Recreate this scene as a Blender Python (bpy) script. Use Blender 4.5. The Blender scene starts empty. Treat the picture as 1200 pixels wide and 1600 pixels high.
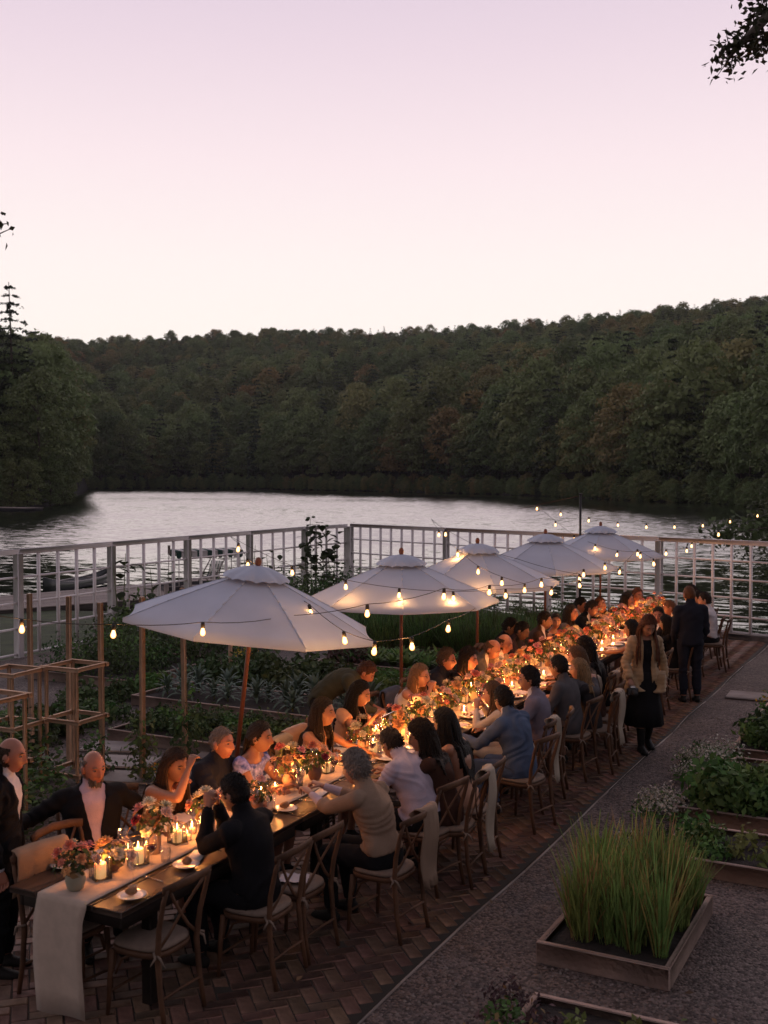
import bpy, math, random
import numpy as np
from mathutils import Vector, Matrix, Euler
R = math.radians
random.seed(7)
rng = np.random.default_rng(11)
S = bpy.context.scene
COL = S.collection

# ---------------------------------------------------------------- camera
F, H, HOR = 1700.0, 3.3, 744.0           # focal length in photo pixels, eye height, horizon row
PITCH = math.atan((800 - HOR) / F)
YAW = math.atan(884 / F)                 # the camera looks a little left of the table's direction (+Y)
cam = bpy.data.cameras.new('camera')
cam.sensor_fit = 'VERTICAL'
cam.sensor_height = 36.0
cam.lens = 36.0 * F / 1600
cam.clip_start, cam.clip_end = 0.1, 4000
cam.dof.use_dof = True
cam.dof.focus_distance = 13.5
cam.dof.aperture_fstop = 3.4
cam_o = bpy.data.objects.new('camera', cam)
COL.objects.link(cam_o)
cam_o.location = (0, 0, H)
cam_o.rotation_euler = (math.pi / 2 - PITCH, 0, YAW)
S.camera = cam_o

# ---------------------------------------------------------------- world: dusk sky
w = bpy.data.worlds.new('World')
S.world = w
w.use_nodes = True
nt = w.node_tree
nt.nodes.clear()
def N(t, typ, **kw):
    n = t.nodes.new(typ)
    for k, v in kw.items():
        setattr(n, k, v)
    return n
def ramp(n, stops):
    e = n.color_ramp.elements
    while len(e) > 1:
        e.remove(e[0])
    e[0].position = stops[0][0]; e[0].color = (*stops[0][1], 1)
    for p, c in stops[1:]:
        q = e.new(p); q.color = (*c, 1)
tc = N(nt, 'ShaderNodeTexCoord')
sep = N(nt, 'ShaderNodeSeparateXYZ')
nt.links.new(tc.outputs['Generated'], sep.inputs[0])
asn = N(nt, 'ShaderNodeMath', operation='ARCSINE')
nt.links.new(sep.outputs['Z'], asn.inputs[0])
mr = N(nt, 'ShaderNodeMapRange')
mr.inputs['From Min'].default_value = 0.0
mr.inputs['From Max'].default_value = math.pi / 2
nt.links.new(asn.outputs[0], mr.inputs['Value'])
front = N(nt, 'ShaderNodeValToRGB')      # towards the afterglow
ramp(front, [(0.0, (1.12, .99, .88)), (.07, (1.12, 1.03, .96)), (.12, (1.08, .97, .94)), (.175, (1.02, .86, .89)), (.235, (.88, .725, .81)),
             (.30, (.72, .595, .725)), (.42, (.48, .42, .54)), (.62, (.31, .29, .38)), (1.0, (.258, .222, .25))])
back = N(nt, 'ShaderNodeValToRGB')       # the sky opposite the glow, already blue-grey
ramp(back, [(0.0, (.22, .19, .21)), (.12, (.27, .235, .27)), (.4, (.255, .222, .245)), (1.0, (.258, .222, .25))])
nt.links.new(mr.outputs[0], front.inputs[0])
nt.links.new(mr.outputs[0], back.inputs[0])
dot = N(nt, 'ShaderNodeVectorMath', operation='DOT_PRODUCT')
ga = YAW + R(8)
dot.inputs[1].default_value = (-math.sin(ga), math.cos(ga), 0)
nt.links.new(tc.outputs['Generated'], dot.inputs[0])
mr2 = N(nt, 'ShaderNodeMapRange')
mr2.interpolation_type = 'SMOOTHSTEP'
mr2.inputs['From Min'].default_value = -0.75
mr2.inputs['From Max'].default_value = 0.80
nt.links.new(dot.outputs['Value'], mr2.inputs['Value'])
mx = N(nt, 'ShaderNodeMix', data_type='RGBA')
nt.links.new(mr2.outputs[0], mx.inputs['Factor'])
nt.links.new(back.outputs[0], mx.inputs['A'])
nt.links.new(front.outputs[0], mx.inputs['B'])
bg = N(nt, 'ShaderNodeBackground')
bg.inputs['Strength'].default_value = 1.0
nt.links.new(mx.outputs['Result'], bg.inputs['Color'])
wo = N(nt, 'ShaderNodeOutputWorld')
nt.links.new(bg.outputs[0], wo.inputs[0])

# the last glow of the sun that has gone behind the hill: very weak, very soft
sun = bpy.data.lights.new('sun', 'SUN')
sun.energy = 0.10
sun.angle = R(40)
sun.color = (1.0, .80, .74)
sun_o = bpy.data.objects.new('sun', sun)
COL.objects.link(sun_o)
gd = Vector((-math.sin(ga) * math.cos(R(22)), math.cos(ga) * math.cos(R(22)), math.sin(R(22))))
sun_o.rotation_euler = gd.to_track_quat('Z', 'Y').to_euler()

vs = S.view_settings
vs.view_transform = 'Standard'; vs.look = 'None'; vs.exposure = 0.0; vs.gamma = 1.0
vs.use_curve_mapping = False
cy = S.cycles
cy.use_denoising = True
cy.max_bounces = 8; cy.diffuse_bounces = 3; cy.glossy_bounces = 4; cy.transmission_bounces = 6; cy.transparent_max_bounces = 24
cy.caustics_reflective = False; cy.caustics_refractive = False
cy.sample_clamp_indirect = 4.0

# ---------------------------------------------------------------- projecting photograph points on to the ground
C0 = np.array([0, 0, H])
FWD = np.array([-math.sin(YAW) * math.cos(PITCH), math.cos(YAW) * math.cos(PITCH), -math.sin(PITCH)])
RGT = np.array([math.cos(YAW), math.sin(YAW), 0.0])
UPV = np.cross(RGT, FWD)
def ray(px, py): return FWD * F + RGT * (px - 600) + UPV * (800 - py)
def at(px, py, z=0.0):
    d = ray(px, py); return C0 + d * ((z - H) / d[2])
def atd(px, py, dist): return C0 + ray(px, py) / F * dist
def atx(px, py, X):
    d = ray(px, py); return C0 + d * (X / d[0])
def pix(p):
    q = np.asarray(p, float) - C0; z = q @ FWD
    return 600 + F * (q @ RGT) / z, 800 - F * (q @ UPV) / z, z

# ---------------------------------------------------------------- scene bookkeeping
def tag(o, label=None, cat=None, group=None, kind=None):
    if label: o['label'] = label
    if cat: o['category'] = cat
    if group: o['group'] = group
    if kind: o['kind'] = kind
    return o
def link(o, parent=None):
    COL.objects.link(o)
    if parent is not None: o.parent = parent
    return o
def empty(name, loc=(0, 0, 0), rz=0.0):
    o = bpy.data.objects.new(name, None)
    o.empty_display_size = .1
    o.location = loc; o.rotation_euler = (0, 0, rz)
    return link(o)
def copy_tree(o, parent=None):
    c = o.copy(); link(c); c.parent = parent
    for ch in list(o.children): copy_tree(ch, c)
    return c

# ---------------------------------------------------------------- mesh builder
def rot_to(d):
    return Vector(d).to_track_quat('Z', 'Y').to_matrix()
class MB:
    def __init__(s): s.v = []; s.f = []; s.m = []; s.n = 0
    def add(s, v, f, m=0):
        v = np.asarray(v, float).reshape(-1, 3)
        s.v.append(v)
        k = s.n
        s.f.extend([tuple(i + k for i in q) for q in f])
        s.m.extend([m] * len(f)); s.n += len(v)
        return s
    def box(s, c, size, rz=0.0, m=0, rot=None, bev=0.0):
        x, y, z = [a / 2 for a in size]
        if bev > 0:
            b = min(bev, x * .9, y * .9, z * .9); v = []
            for sx in (-1, 1):
                for sy in (-1, 1):
                    for sz in (-1, 1):
                        v += [(sx * (x - b), sy * (y - b), sz * z), (sx * (x - b), sy * y, sz * (z - b)), (sx * x, sy * (y - b), sz * (z - b))]
            f = CH_F
        else:
            v = [(-x, -y, -z), (x, -y, -z), (x, y, -z), (-x, y, -z), (-x, -y, z), (x, -y, z), (x, y, z), (-x, y, z)]
            f = BX_F
        v = np.array(v)
        if rot is not None: v = v @ np.array(rot).T
        elif rz:
            c_, s_ = math.cos(rz), math.sin(rz)
            v = v @ np.array([[c_, s_, 0], [-s_, c_, 0], [0, 0, 1]])
        return s.add(v + np.array(c), f, m)
    def bar(s, a, b, wx, wy, m=0, bev=0.0, side=None):
        """a straight bar of rectangular section from a to b"""
        a, b = np.array(a, float), np.array(b, float); d = b - a; L = np.linalg.norm(d); d /= L
        sd = np.array(side if side is not None else ((0, 0, 1) if abs(d[2]) < .9 else (0, 1, 0)), float)
        x = np.cross(sd, d); x /= np.linalg.norm(x); y = np.cross(d, x)
        return s.box((a + b) / 2, (wx, wy, L), rot=np.stack([x, y, d], 1), m=m, bev=bev)
    def tube(s, pts, rad, n=8, m=0, flat=1.0, side=None, cap=True):
        """loft of ellipses along a polyline; flat scales the section along the second axis"""
        p = np.asarray(pts, float); k = len(p)
        r = np.broadcast_to(np.asarray(rad, float), (k,)) if np.ndim(rad) <= 1 else None
        t = np.gradient(p, axis=0); t /= np.linalg.norm(t, axis=1)[:, None] + 1e-12
        sd = np.array(side if side is not None else ((1, 0, 0) if abs(t[0][0]) < .8 else (0, 1, 0)), float)
        an = np.arange(n) * 2 * math.pi / n
        V = []
        for i in range(k):
            x = sd - t[i] * (sd @ t[i]); x /= np.linalg.norm(x) + 1e-12
            y = np.cross(t[i], x); sd = x if side is None else sd
            rx, ry = (r[i], r[i] * flat) if r is not None else rad[i]
            V.append(p[i] + np.outer(np.cos(an) * rx, x) + np.outer(np.sin(an) * ry, y))
        V = np.concatenate(V); f = []
        for i in range(k - 1):
            for j in range(n):
                a, b = i * n + j, i * n + (j + 1) % n
                f.append((a, b, b + n, a + n))
        if cap:
            f.append(tuple(range(n - 1, -1, -1))); f.append(tuple(range((k - 1) * n, k * n)))
        return s.add(V, f, m)
    def lathe(s, prof, n=16, c=(0, 0, 0), m=0, capb=True, capt=False):
        V = []; an = np.arange(n) * 2 * math.pi / n
        for r, z in prof: V += [(r * math.cos(a), r * math.sin(a), z) for a in an]
        f = []
        for i in range(len(prof) - 1):
            for j in range(n):
                a, b = i * n + j, i * n + (j + 1) % n
                f.append((a, b, b + n, a + n))
        if capb: f.append(tuple(range(n - 1, -1, -1)))
        if capt: f.append(tuple(range((len(prof) - 1) * n, len(prof) * n)))
        return s.add(np.array(V) + np.array(c), f, m)
    def ball(s, c, r, n=10, k=7, m=0, rot=None):
        r = np.broadcast_to(np.asarray(r, float), (3,))
        V = [(0, 0, -1)]
        for i in range(1, k):
            ph = -math.pi / 2 + math.pi * i / k
            for j in range(n):
                a = 2 * math.pi * j / n
                V.append((math.cos(ph) * math.cos(a), math.cos(ph) * math.sin(a), math.sin(ph)))
        V.append((0, 0, 1)); f = []
        for j in range(n): f.append((0, 1 + (j + 1) % n, 1 + j))
        for i in range(k - 2):
            for j in range(n):
                a, b = 1 + i * n + j, 1 + i * n + (j + 1) % n
                f.append((a, b, b + n, a + n))
        T = len(V) - 1; o = 1 + (k - 2) * n
        for j in range(n): f.append((o + j, o + (j + 1) % n, T))
        v = np.array(V) * r
        if rot is not None: v = v @ np.array(rot).T
        return s.add(v + np.array(c), f, m)
    def mesh(s, name, mats, smooth=False):
        me = bpy.data.meshes.new(name)
        v = np.concatenate(s.v) if s.v else np.zeros((0, 3))
        fast_mesh(me, v, s.f)
        for mt in (mats if isinstance(mats, (list, tuple)) else [mats]): me.materials.append(mt)
        if any(s.m): me.polygons.foreach_set('material_index', np.array(s.m, np.int32))
        if smooth: me.polygons.foreach_set('use_smooth', np.ones(len(me.polygons), bool))
        me.update()
        return me
    def build(s, name, mats, parent=None, loc=None, rz=0.0, smooth=False):
        o = bpy.data.objects.new(name, s.mesh(name, mats, smooth))
        if loc is not None: o.location = loc
        if rz: o.rotation_euler = (0, 0, rz)
        return link(o, parent)
def fast_mesh(me, v, f):
    v = np.asarray(v, np.float32)
    me.vertices.add(len(v)); me.vertices.foreach_set('co', v.ravel())
    if isinstance(f, np.ndarray):
        cnt = np.full(len(f), f.shape[1], np.int32); idx = f.ravel().astype(np.int32)
    else:
        cnt = np.array([len(q) for q in f], np.int32); idx = np.fromiter((i for q in f for i in q), np.int32, int(cnt.sum()))
    me.loops.add(len(idx)); me.loops.foreach_set('vertex_index', idx)
    me.polygons.add(len(cnt))
    st = np.zeros(len(cnt), np.int32); st[1:] = np.cumsum(cnt)[:-1]
    me.polygons.foreach_set('loop_start', st)
    me.update(calc_edges=True)
    me.validate()
BX_F = [(0, 3, 2, 1), (4, 5, 6, 7), (0, 1, 5, 4), (1, 2, 6, 5), (2, 3, 7, 6), (3, 0, 4, 7)]
def _chf():
    from itertools import product
    idx = {}; k = 0
    for sx, sy, sz in product((-1, 1), repeat=3):
        idx[(sx, sy, sz)] = (k, k + 1, k + 2); k += 3      # z-face, y-face, x-face vertices
    P = {}
    f = []
    g = lambda a, b, c, q: idx[(a, b, c)][q]
    for sz in (-1, 1):
        q = [g(-1, -1, sz, 0), g(1, -1, sz, 0), g(1, 1, sz, 0), g(-1, 1, sz, 0)]; f.append(tuple(q if sz > 0 else q[::-1]))
    for sy in (-1, 1):
        q = [g(-1, sy, -1, 1), g(1, sy, -1, 1), g(1, sy, 1, 1), g(-1, sy, 1, 1)]; f.append(tuple(q if sy < 0 else q[::-1]))
    for sx in (-1, 1):
        q = [g(sx, -1, -1, 2), g(sx, 1, -1, 2), g(sx, 1, 1, 2), g(sx, -1, 1, 2)]; f.append(tuple(q if sx > 0 else q[::-1]))
    for a in (-1, 1):
        for b in (-1, 1):
            f.append((g(-1, a, b, 0), g(1, a, b, 0), g(1, a, b, 1), g(-1, a, b, 1)))
            f.append((g(a, -1, b, 0), g(a, 1, b, 0), g(a, 1, b, 2), g(a, -1, b, 2)))
            f.append((g(a, b, -1, 1), g(a, b, 1, 1), g(a, b, 1, 2), g(a, b, -1, 2)))
    for t in idx.values(): f.append(t)
    return f
CH_F = _chf()
def quads_obj(name, V, mats, parent=None, mi=None, smooth=False):
    """V: (n,4,3) loose quads"""
    me = bpy.data.meshes.new(name)
    n = len(V)
    fast_mesh(me, V.reshape(-1, 3), np.arange(n * 4).reshape(n, 4))
    for mt in (mats if isinstance(mats, (list, tuple)) else [mats]): me.materials.append(mt)
    if mi is not None: me.polygons.foreach_set('material_index', np.asarray(mi, np.int32))
    return link(bpy.data.objects.new(name, me), parent)
def mobj(name, me, parent=None, loc=(0, 0, 0), rz=0.0):
    o = bpy.data.objects.new(name, me); o.location = loc; o.rotation_euler = (0, 0, rz)
    return link(o, parent)

# ---------------------------------------------------------------- materials
def mat(name, col, rough=.6, var=0.0, vscale=6.0, bump=0.0, bscale=40.0, obj_var=0.0, island=0.0, col2=None, spec=.5, trans=0.0, metal=0.0,
        sheen=0.0, sss=0.0, coords='Object', stretch=None, hue_var=0.0):
    m = bpy.data.materials.new(name); m.use_nodes = True
    t = m.node_tree; b = t.nodes['Principled BSDF']
    b.inputs['Roughness'].default_value = rough
    b.inputs['Specular IOR Level'].default_value = spec
    b.inputs['Metallic'].default_value = metal
    if sheen: b.inputs['Sheen Weight'].default_value = sheen
    if sss:
        b.inputs['Subsurface Weight'].default_value = sss
        b.inputs['Subsurface Radius'].default_value = (.03, .015, .008)
        b.inputs['Subsurface Scale'].default_value = 1.0
    tcn = N(t, 'ShaderNodeTexCoord'); vec = tcn.outputs[coords]
    if stretch:
        mp = N(t, 'ShaderNodeMapping'); mp.inputs['Scale'].default_value = stretch
        t.links.new(vec, mp.inputs[0]); vec = mp.outputs[0]
    src = None
    if var or col2:
        nz = N(t, 'ShaderNodeTexNoise'); nz.inputs['Scale'].default_value = vscale; nz.inputs['Detail'].default_value = 5
        t.links.new(vec, nz.inputs['Vector'])
        rp = N(t, 'ShaderNodeValToRGB')
        a = tuple(max(0, c * (1 - var)) for c in col); z = tuple(min(1, c * (1 + var)) for c in (col2 or col))
        ramp(rp, [(.32, a), (.68, z)])
        t.links.new(nz.outputs['Fac'], rp.inputs[0]); src = rp.outputs[0]
    if obj_var or island or hue_var:
        hs = N(t, 'ShaderNodeHueSaturation')
        if src: t.links.new(src, hs.inputs['Color'])
        else: hs.inputs['Color'].default_value = (*col, 1)
        amt = obj_var or island
        if island:
            g = N(t, 'ShaderNodeNewGeometry'); rnd = g.outputs['Random Per Island']
        else:
            g = N(t, 'ShaderNodeObjectInfo'); rnd = g.outputs['Random']
        r1 = N(t, 'ShaderNodeMapRange'); r1.inputs['To Min'].default_value = 1 - amt; r1.inputs['To Max'].default_value = 1 + amt
        t.links.new(rnd, r1.inputs['Value']); t.links.new(r1.outputs[0], hs.inputs['Value'])
        if hue_var:
            wn = N(t, 'ShaderNodeTexWhiteNoise', noise_dimensions='1D'); t.links.new(rnd, wn.inputs['W'])
            r2 = N(t, 'ShaderNodeMapRange'); r2.inputs['To Min'].default_value = .5 - hue_var; r2.inputs['To Max'].default_value = .5 + hue_var
            t.links.new(wn.outputs['Value'], r2.inputs['Value']); t.links.new(r2.outputs[0], hs.inputs['Hue'])
        src = hs.outputs[0]
    if src: t.links.new(src, b.inputs['Base Color'])
    else: b.inputs['Base Color'].default_value = (*col, 1)
    if bump:
        nb = N(t, 'ShaderNodeTexNoise'); nb.inputs['Scale'].default_value = bscale; nb.inputs['Detail'].default_value = 4
        t.links.new(vec, nb.inputs['Vector'])
        bp = N(t, 'ShaderNodeBump'); bp.inputs['Strength'].default_value = bump; bp.inputs['Distance'].default_value = .02
        t.links.new(nb.outputs['Fac'], bp.inputs['Height']); t.links.new(bp.outputs[0], b.inputs['Normal'])
    if trans:
        tr = N(t, 'ShaderNodeBsdfTranslucent'); ms = N(t, 'ShaderNodeMixShader'); ms.inputs[0].default_value = trans
        if src: t.links.new(src, tr.inputs[0])
        else: tr.inputs[0].default_value = (*col, 1)
        out = t.nodes['Material Output']
        t.links.new(b.outputs[0], ms.inputs[1]); t.links.new(tr.outputs[0], ms.inputs[2]); t.links.new(ms.outputs[0], out.inputs[0])
    return m
def emit(name, col, strength):
    m = bpy.data.materials.new(name); m.use_nodes = True
    t = m.node_tree; b = t.nodes['Principled BSDF']
    b.inputs['Base Color'].default_value = (*col, 1)
    b.inputs['Emission Color'].default_value = (*col, 1); b.inputs['Emission Strength'].default_value = strength
    return m
def thin_glass(name, tint=(1, 1, 1), rough=.02, base=.06):
    m = bpy.data.materials.new(name); m.use_nodes = True
    t = m.node_tree; t.nodes.remove(t.nodes['Principled BSDF']); out = t.nodes['Material Output']
    tr = N(t, 'ShaderNodeBsdfTransparent'); tr.inputs[0].default_value = (*tint, 1)
    gl = N(t, 'ShaderNodeBsdfGlossy'); gl.inputs['Roughness'].default_value = rough
    fr = N(t, 'ShaderNodeLayerWeight'); fr.inputs['Blend'].default_value = .25
    mrr = N(t, 'ShaderNodeMapRange'); mrr.inputs['To Min'].default_value = base; mrr.inputs['To Max'].default_value = .75
    ms = N(t, 'ShaderNodeMixShader')
    t.links.new(fr.outputs['Facing'], mrr.inputs['Value']); t.links.new(mrr.outputs[0], ms.inputs[0])
    t.links.new(tr.outputs[0], ms.inputs[1]); t.links.new(gl.outputs[0], ms.inputs[2]); t.links.new(ms.outputs[0], out.inputs[0])
    return m
def point(name, loc, power, col, radius, parent):
    l = bpy.data.lights.new(name, 'POINT'); l.energy = power; l.color = col; l.shadow_soft_size = radius
    o = bpy.data.objects.new(name, l); o.location = loc
    return link(o, parent)

# ================================================================ SETTING
ZW = -1.5                                              # lake level below the terrace
def az_px(x, y):                                       # photo column a ground point falls in
    q = np.array([x, y, H]) - C0
    return 600 + F * (q @ RGT) / max(1e-6, q @ FWD)

# ---- lake
WV = (.04, .25, .25)                                    # ripple steepness: lee of this bank, open lake, swell
def water_mat():
    m = bpy.data.materials.new('lake_water'); m.use_nodes = True
    t = m.node_tree; b = t.nodes['Principled BSDF']
    b.inputs['Base Color'].default_value = (.006, .008, .010, 1); b.inputs['Roughness'].default_value = .03
    b.inputs['IOR'].default_value = 2.7; b.inputs['Specular IOR Level'].default_value = .5
    g = N(t, 'ShaderNodeNewGeometry')
    def noise(sc, st, det, dist=0.0):
        mp = N(t, 'ShaderNodeMapping'); mp.inputs['Scale'].default_value = st; mp.inputs['Rotation'].default_value = (0, 0, -YAW)
        t.links.new(g.outputs['Position'], mp.inputs[0])
        n = N(t, 'ShaderNodeTexNoise'); n.inputs['Scale'].default_value = sc; n.inputs['Detail'].default_value = det
        n.inputs['Distortion'].default_value = dist
        t.links.new(mp.outputs[0], n.inputs['Vector']); return n.outputs['Fac']
    # wave slopes are taken straight from noise vectors, so that distant ripples keep their steepness
    def slope(sc, st, det, k):
        mp = N(t, 'ShaderNodeMapping'); mp.inputs['Scale'].default_value = st; mp.inputs['Rotation'].default_value = (0, 0, -YAW)
        t.links.new(g.outputs['Position'], mp.inputs[0])
        n = N(t, 'ShaderNodeTexNoise'); n.inputs['Scale'].default_value = sc; n.inputs['Detail'].default_value = det; n.inputs['Roughness'].default_value = .6
        t.links.new(mp.outputs[0], n.inputs['Vector'])
        sb = N(t, 'ShaderNodeVectorMath', operation='SUBTRACT'); sb.inputs[1].default_value = (.5, .5, .5); t.links.new(n.outputs['Color'], sb.inputs[0])
        sc_ = N(t, 'ShaderNodeVectorMath', operation='SCALE'); t.links.new(sb.outputs[0], sc_.inputs[0])
        if isinstance(k, float): sc_.inputs['Scale'].default_value = k
        else: t.links.new(k, sc_.inputs['Scale'])
        return sc_.outputs[0]
    n3 = noise(.02, (1, 1, 1), 3)                        # wind patches
    d = N(t, 'ShaderNodeVectorMath', operation='DOT_PRODUCT'); d.inputs[1].default_value = (-math.sin(YAW), math.cos(YAW), 0)
    t.links.new(g.outputs['Position'], d.inputs[0])
    w1 = N(t, 'ShaderNodeMapRange'); w1.interpolation_type = 'SMOOTHSTEP'
    w1.inputs['From Min'].default_value = 44; w1.inputs['From Max'].default_value = 84
    w1.inputs['To Min'].default_value = WV[0]; w1.inputs['To Max'].default_value = WV[1]
    t.links.new(d.outputs['Value'], w1.inputs['Value'])
    pm = N(t, 'ShaderNodeMapRange'); pm.inputs['From Min'].default_value = .3; pm.inputs['From Max'].default_value = .7
    pm.inputs['To Min'].default_value = .7; pm.inputs['To Max'].default_value = 1.2
    t.links.new(n3, pm.inputs['Value'])
    mu = N(t, 'ShaderNodeMath', operation='MULTIPLY'); t.links.new(w1.outputs[0], mu.inputs[0]); t.links.new(pm.outputs[0], mu.inputs[1])
    att = N(t, 'ShaderNodeAttribute'); att.attribute_name = 'lee'
    mu2 = N(t, 'ShaderNodeMath', operation='MULTIPLY'); t.links.new(mu.outputs[0], mu2.inputs[0]); t.links.new(att.outputs['Fac'], mu2.inputs[1])
    s1 = slope(3.2, (.40, 1.6, 1), 3.0, mu2.outputs[0]); s2 = slope(1.0, (.55, 1.6, 1), 3.0, WV[2]); mu3 = N(t, 'ShaderNodeMath', operation='MULTIPLY'); mu3.inputs[1].default_value = .5; t.links.new(mu2.outputs[0], mu3.inputs[0]); s3 = slope(1.0, (2.6, .28, 1), 2.0, mu3.outputs[0])
    ad0 = N(t, 'ShaderNodeVectorMath', operation='ADD'); t.links.new(s1, ad0.inputs[0]); t.links.new(s3, ad0.inputs[1])
    ad = N(t, 'ShaderNodeVectorMath', operation='ADD'); t.links.new(ad0.outputs[0], ad.inputs[0]); t.links.new(s2, ad.inputs[1])
    # wind waves lean: their long faces look to this bank
    bs_ = N(t, 'ShaderNodeVectorMath', operation='SCALE'); bs_.inputs[0].default_value = (math.sin(YAW) * .46, -math.cos(YAW) * .46, 0); t.links.new(mu2.outputs[0], bs_.inputs['Scale'])
    ad2 = N(t, 'ShaderNodeVectorMath', operation='ADD'); t.links.new(ad.outputs[0], ad2.inputs[0]); t.links.new(bs_.outputs[0], ad2.inputs[1])
    sep_ = N(t, 'ShaderNodeSeparateXYZ'); t.links.new(ad2.outputs[0], sep_.inputs[0])
    cb = N(t, 'ShaderNodeCombineXYZ'); cb.inputs[2].default_value = 1.0; t.links.new(sep_.outputs[0], cb.inputs[0]); t.links.new(sep_.outputs[1], cb.inputs[1])
    nn = N(t, 'ShaderNodeVectorMath', operation='NORMALIZE'); t.links.new(cb.outputs[0], nn.inputs[0]); t.links.new(nn.outputs[0], b.inputs['Normal'])
    return m
SHORE = [(-1500, 60), (-500, 95), (-60, 150), (60, 172), (92, 185), (125, 410), (250, 430), (400, 400), (600, 335), (800, 275), (1000, 208), (1130, 188), (1200, 165),
         (1350, 120), (1600, 85), (2600, 60)]
def shore_d(px): return float(np.interp(px, [a for a, _ in SHORE], [b for _, b in SHORE]))
RIDGE = [(-2000, 560), (0, 528), (100, 526), (400, 520), (600, 515), (750, 506), (900, 496), (1000, 489), (1200, 471), (1600, 452), (3000, 450)]
def hill_pt(px, u):
    """u = 0 at the far bank, 1 on the ridge"""
    ds = shore_d(px); base = np.array([(px - 600) / F * RGT[0] + FWD[0], (px - 600) / F * RGT[1] + FWD[1]])
    dr = 840.0 - .12 * px
    d = ds + (dr - ds) * u
    zr = (744 - float(np.interp(px, [a for a, _ in RIDGE], [b for _, b in RIDGE]))) / F * dr + H - 13
    uu = max(0.0, u)
    z = ZW + .5 * min(1, uu * 60) + (zr - ZW - .5) * (uu ** 1.05 if u <= 1 else 1 - (u - 1) * .8)
    p = base * d
    if u > 0: z += min(1, u * 8) * 5 * math.sin(p[0] * .021 + 1.3) * math.sin(p[1] * .017) * (1 - .6 * min(1, u))
    return (p[0], p[1], z if u > 0 else ZW - .6)
pxs = np.linspace(-1000, 2100, 110); us = [-.02, 0, .004, .02, .05, .1, .2, .3, .4, .5, .6, .7, .8, .9, 1.0, 1.1, 1.3]
hb = MB()
V = np.array([hill_pt(a, b) for a in pxs for b in us]); nu = len(us)
hb.add(V, [(i * nu + j, (i + 1) * nu + j, (i + 1) * nu + j + 1, i * nu + j + 1) for i in range(len(pxs) - 1) for j in range(nu - 1)])
M_floor = mat('forest_floor', (.014, .014, .009), .95, var=.4, vscale=.3)
tag(hb.build('hillside', M_floor, smooth=True), kind='structure')

# lake sheet: rows by distance so that the shelter of the far bank can be stored on it
lk = MB(); fr = [0.0, .05, .1, .2, .35, .5, .65, .75, .82, .87, .91, .94, .96, .98, 1.0, 1.06]
LP = np.linspace(-1500, 2600, 83); V = []; lee = []
for a in LP:
    ds = shore_d(a); base = np.array([(a - 600) / F * RGT[0] + FWD[0], (a - 600) / F * RGT[1] + FWD[1]])
    for f_ in fr:
        p = base * (8 + (ds - 8) * f_); V.append((p[0], p[1], ZW))
        gap = ds * (1 - f_)
        lee.append(float(np.interp(gap, [0, 16, 40, 85], [.0, .02, .55, 1.0])))
nf = len(fr)
lk.add(np.array(V), [(i * nf + j, (i + 1) * nf + j, (i + 1) * nf + j + 1, i * nf + j + 1) for i in range(len(LP) - 1) for j in range(nf - 1)])
lake = tag(lk.build('lake', water_mat(), smooth=True), kind='structure')
at_ = lake.data.attributes.new('lee', 'FLOAT', 'POINT')
if len(lake.data.vertices) == len(lee): at_.data.foreach_set('value', np.array(lee, np.float32))

# the ground runs on under the lake and behind the camera
gb = MB(); gb.box((0, 480, -4), (2000, 1200, .5))
tag(gb.build('ground', mat('earth', (.04, .033, .025), .95, var=.3, vscale=.2)), kind='structure')

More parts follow.
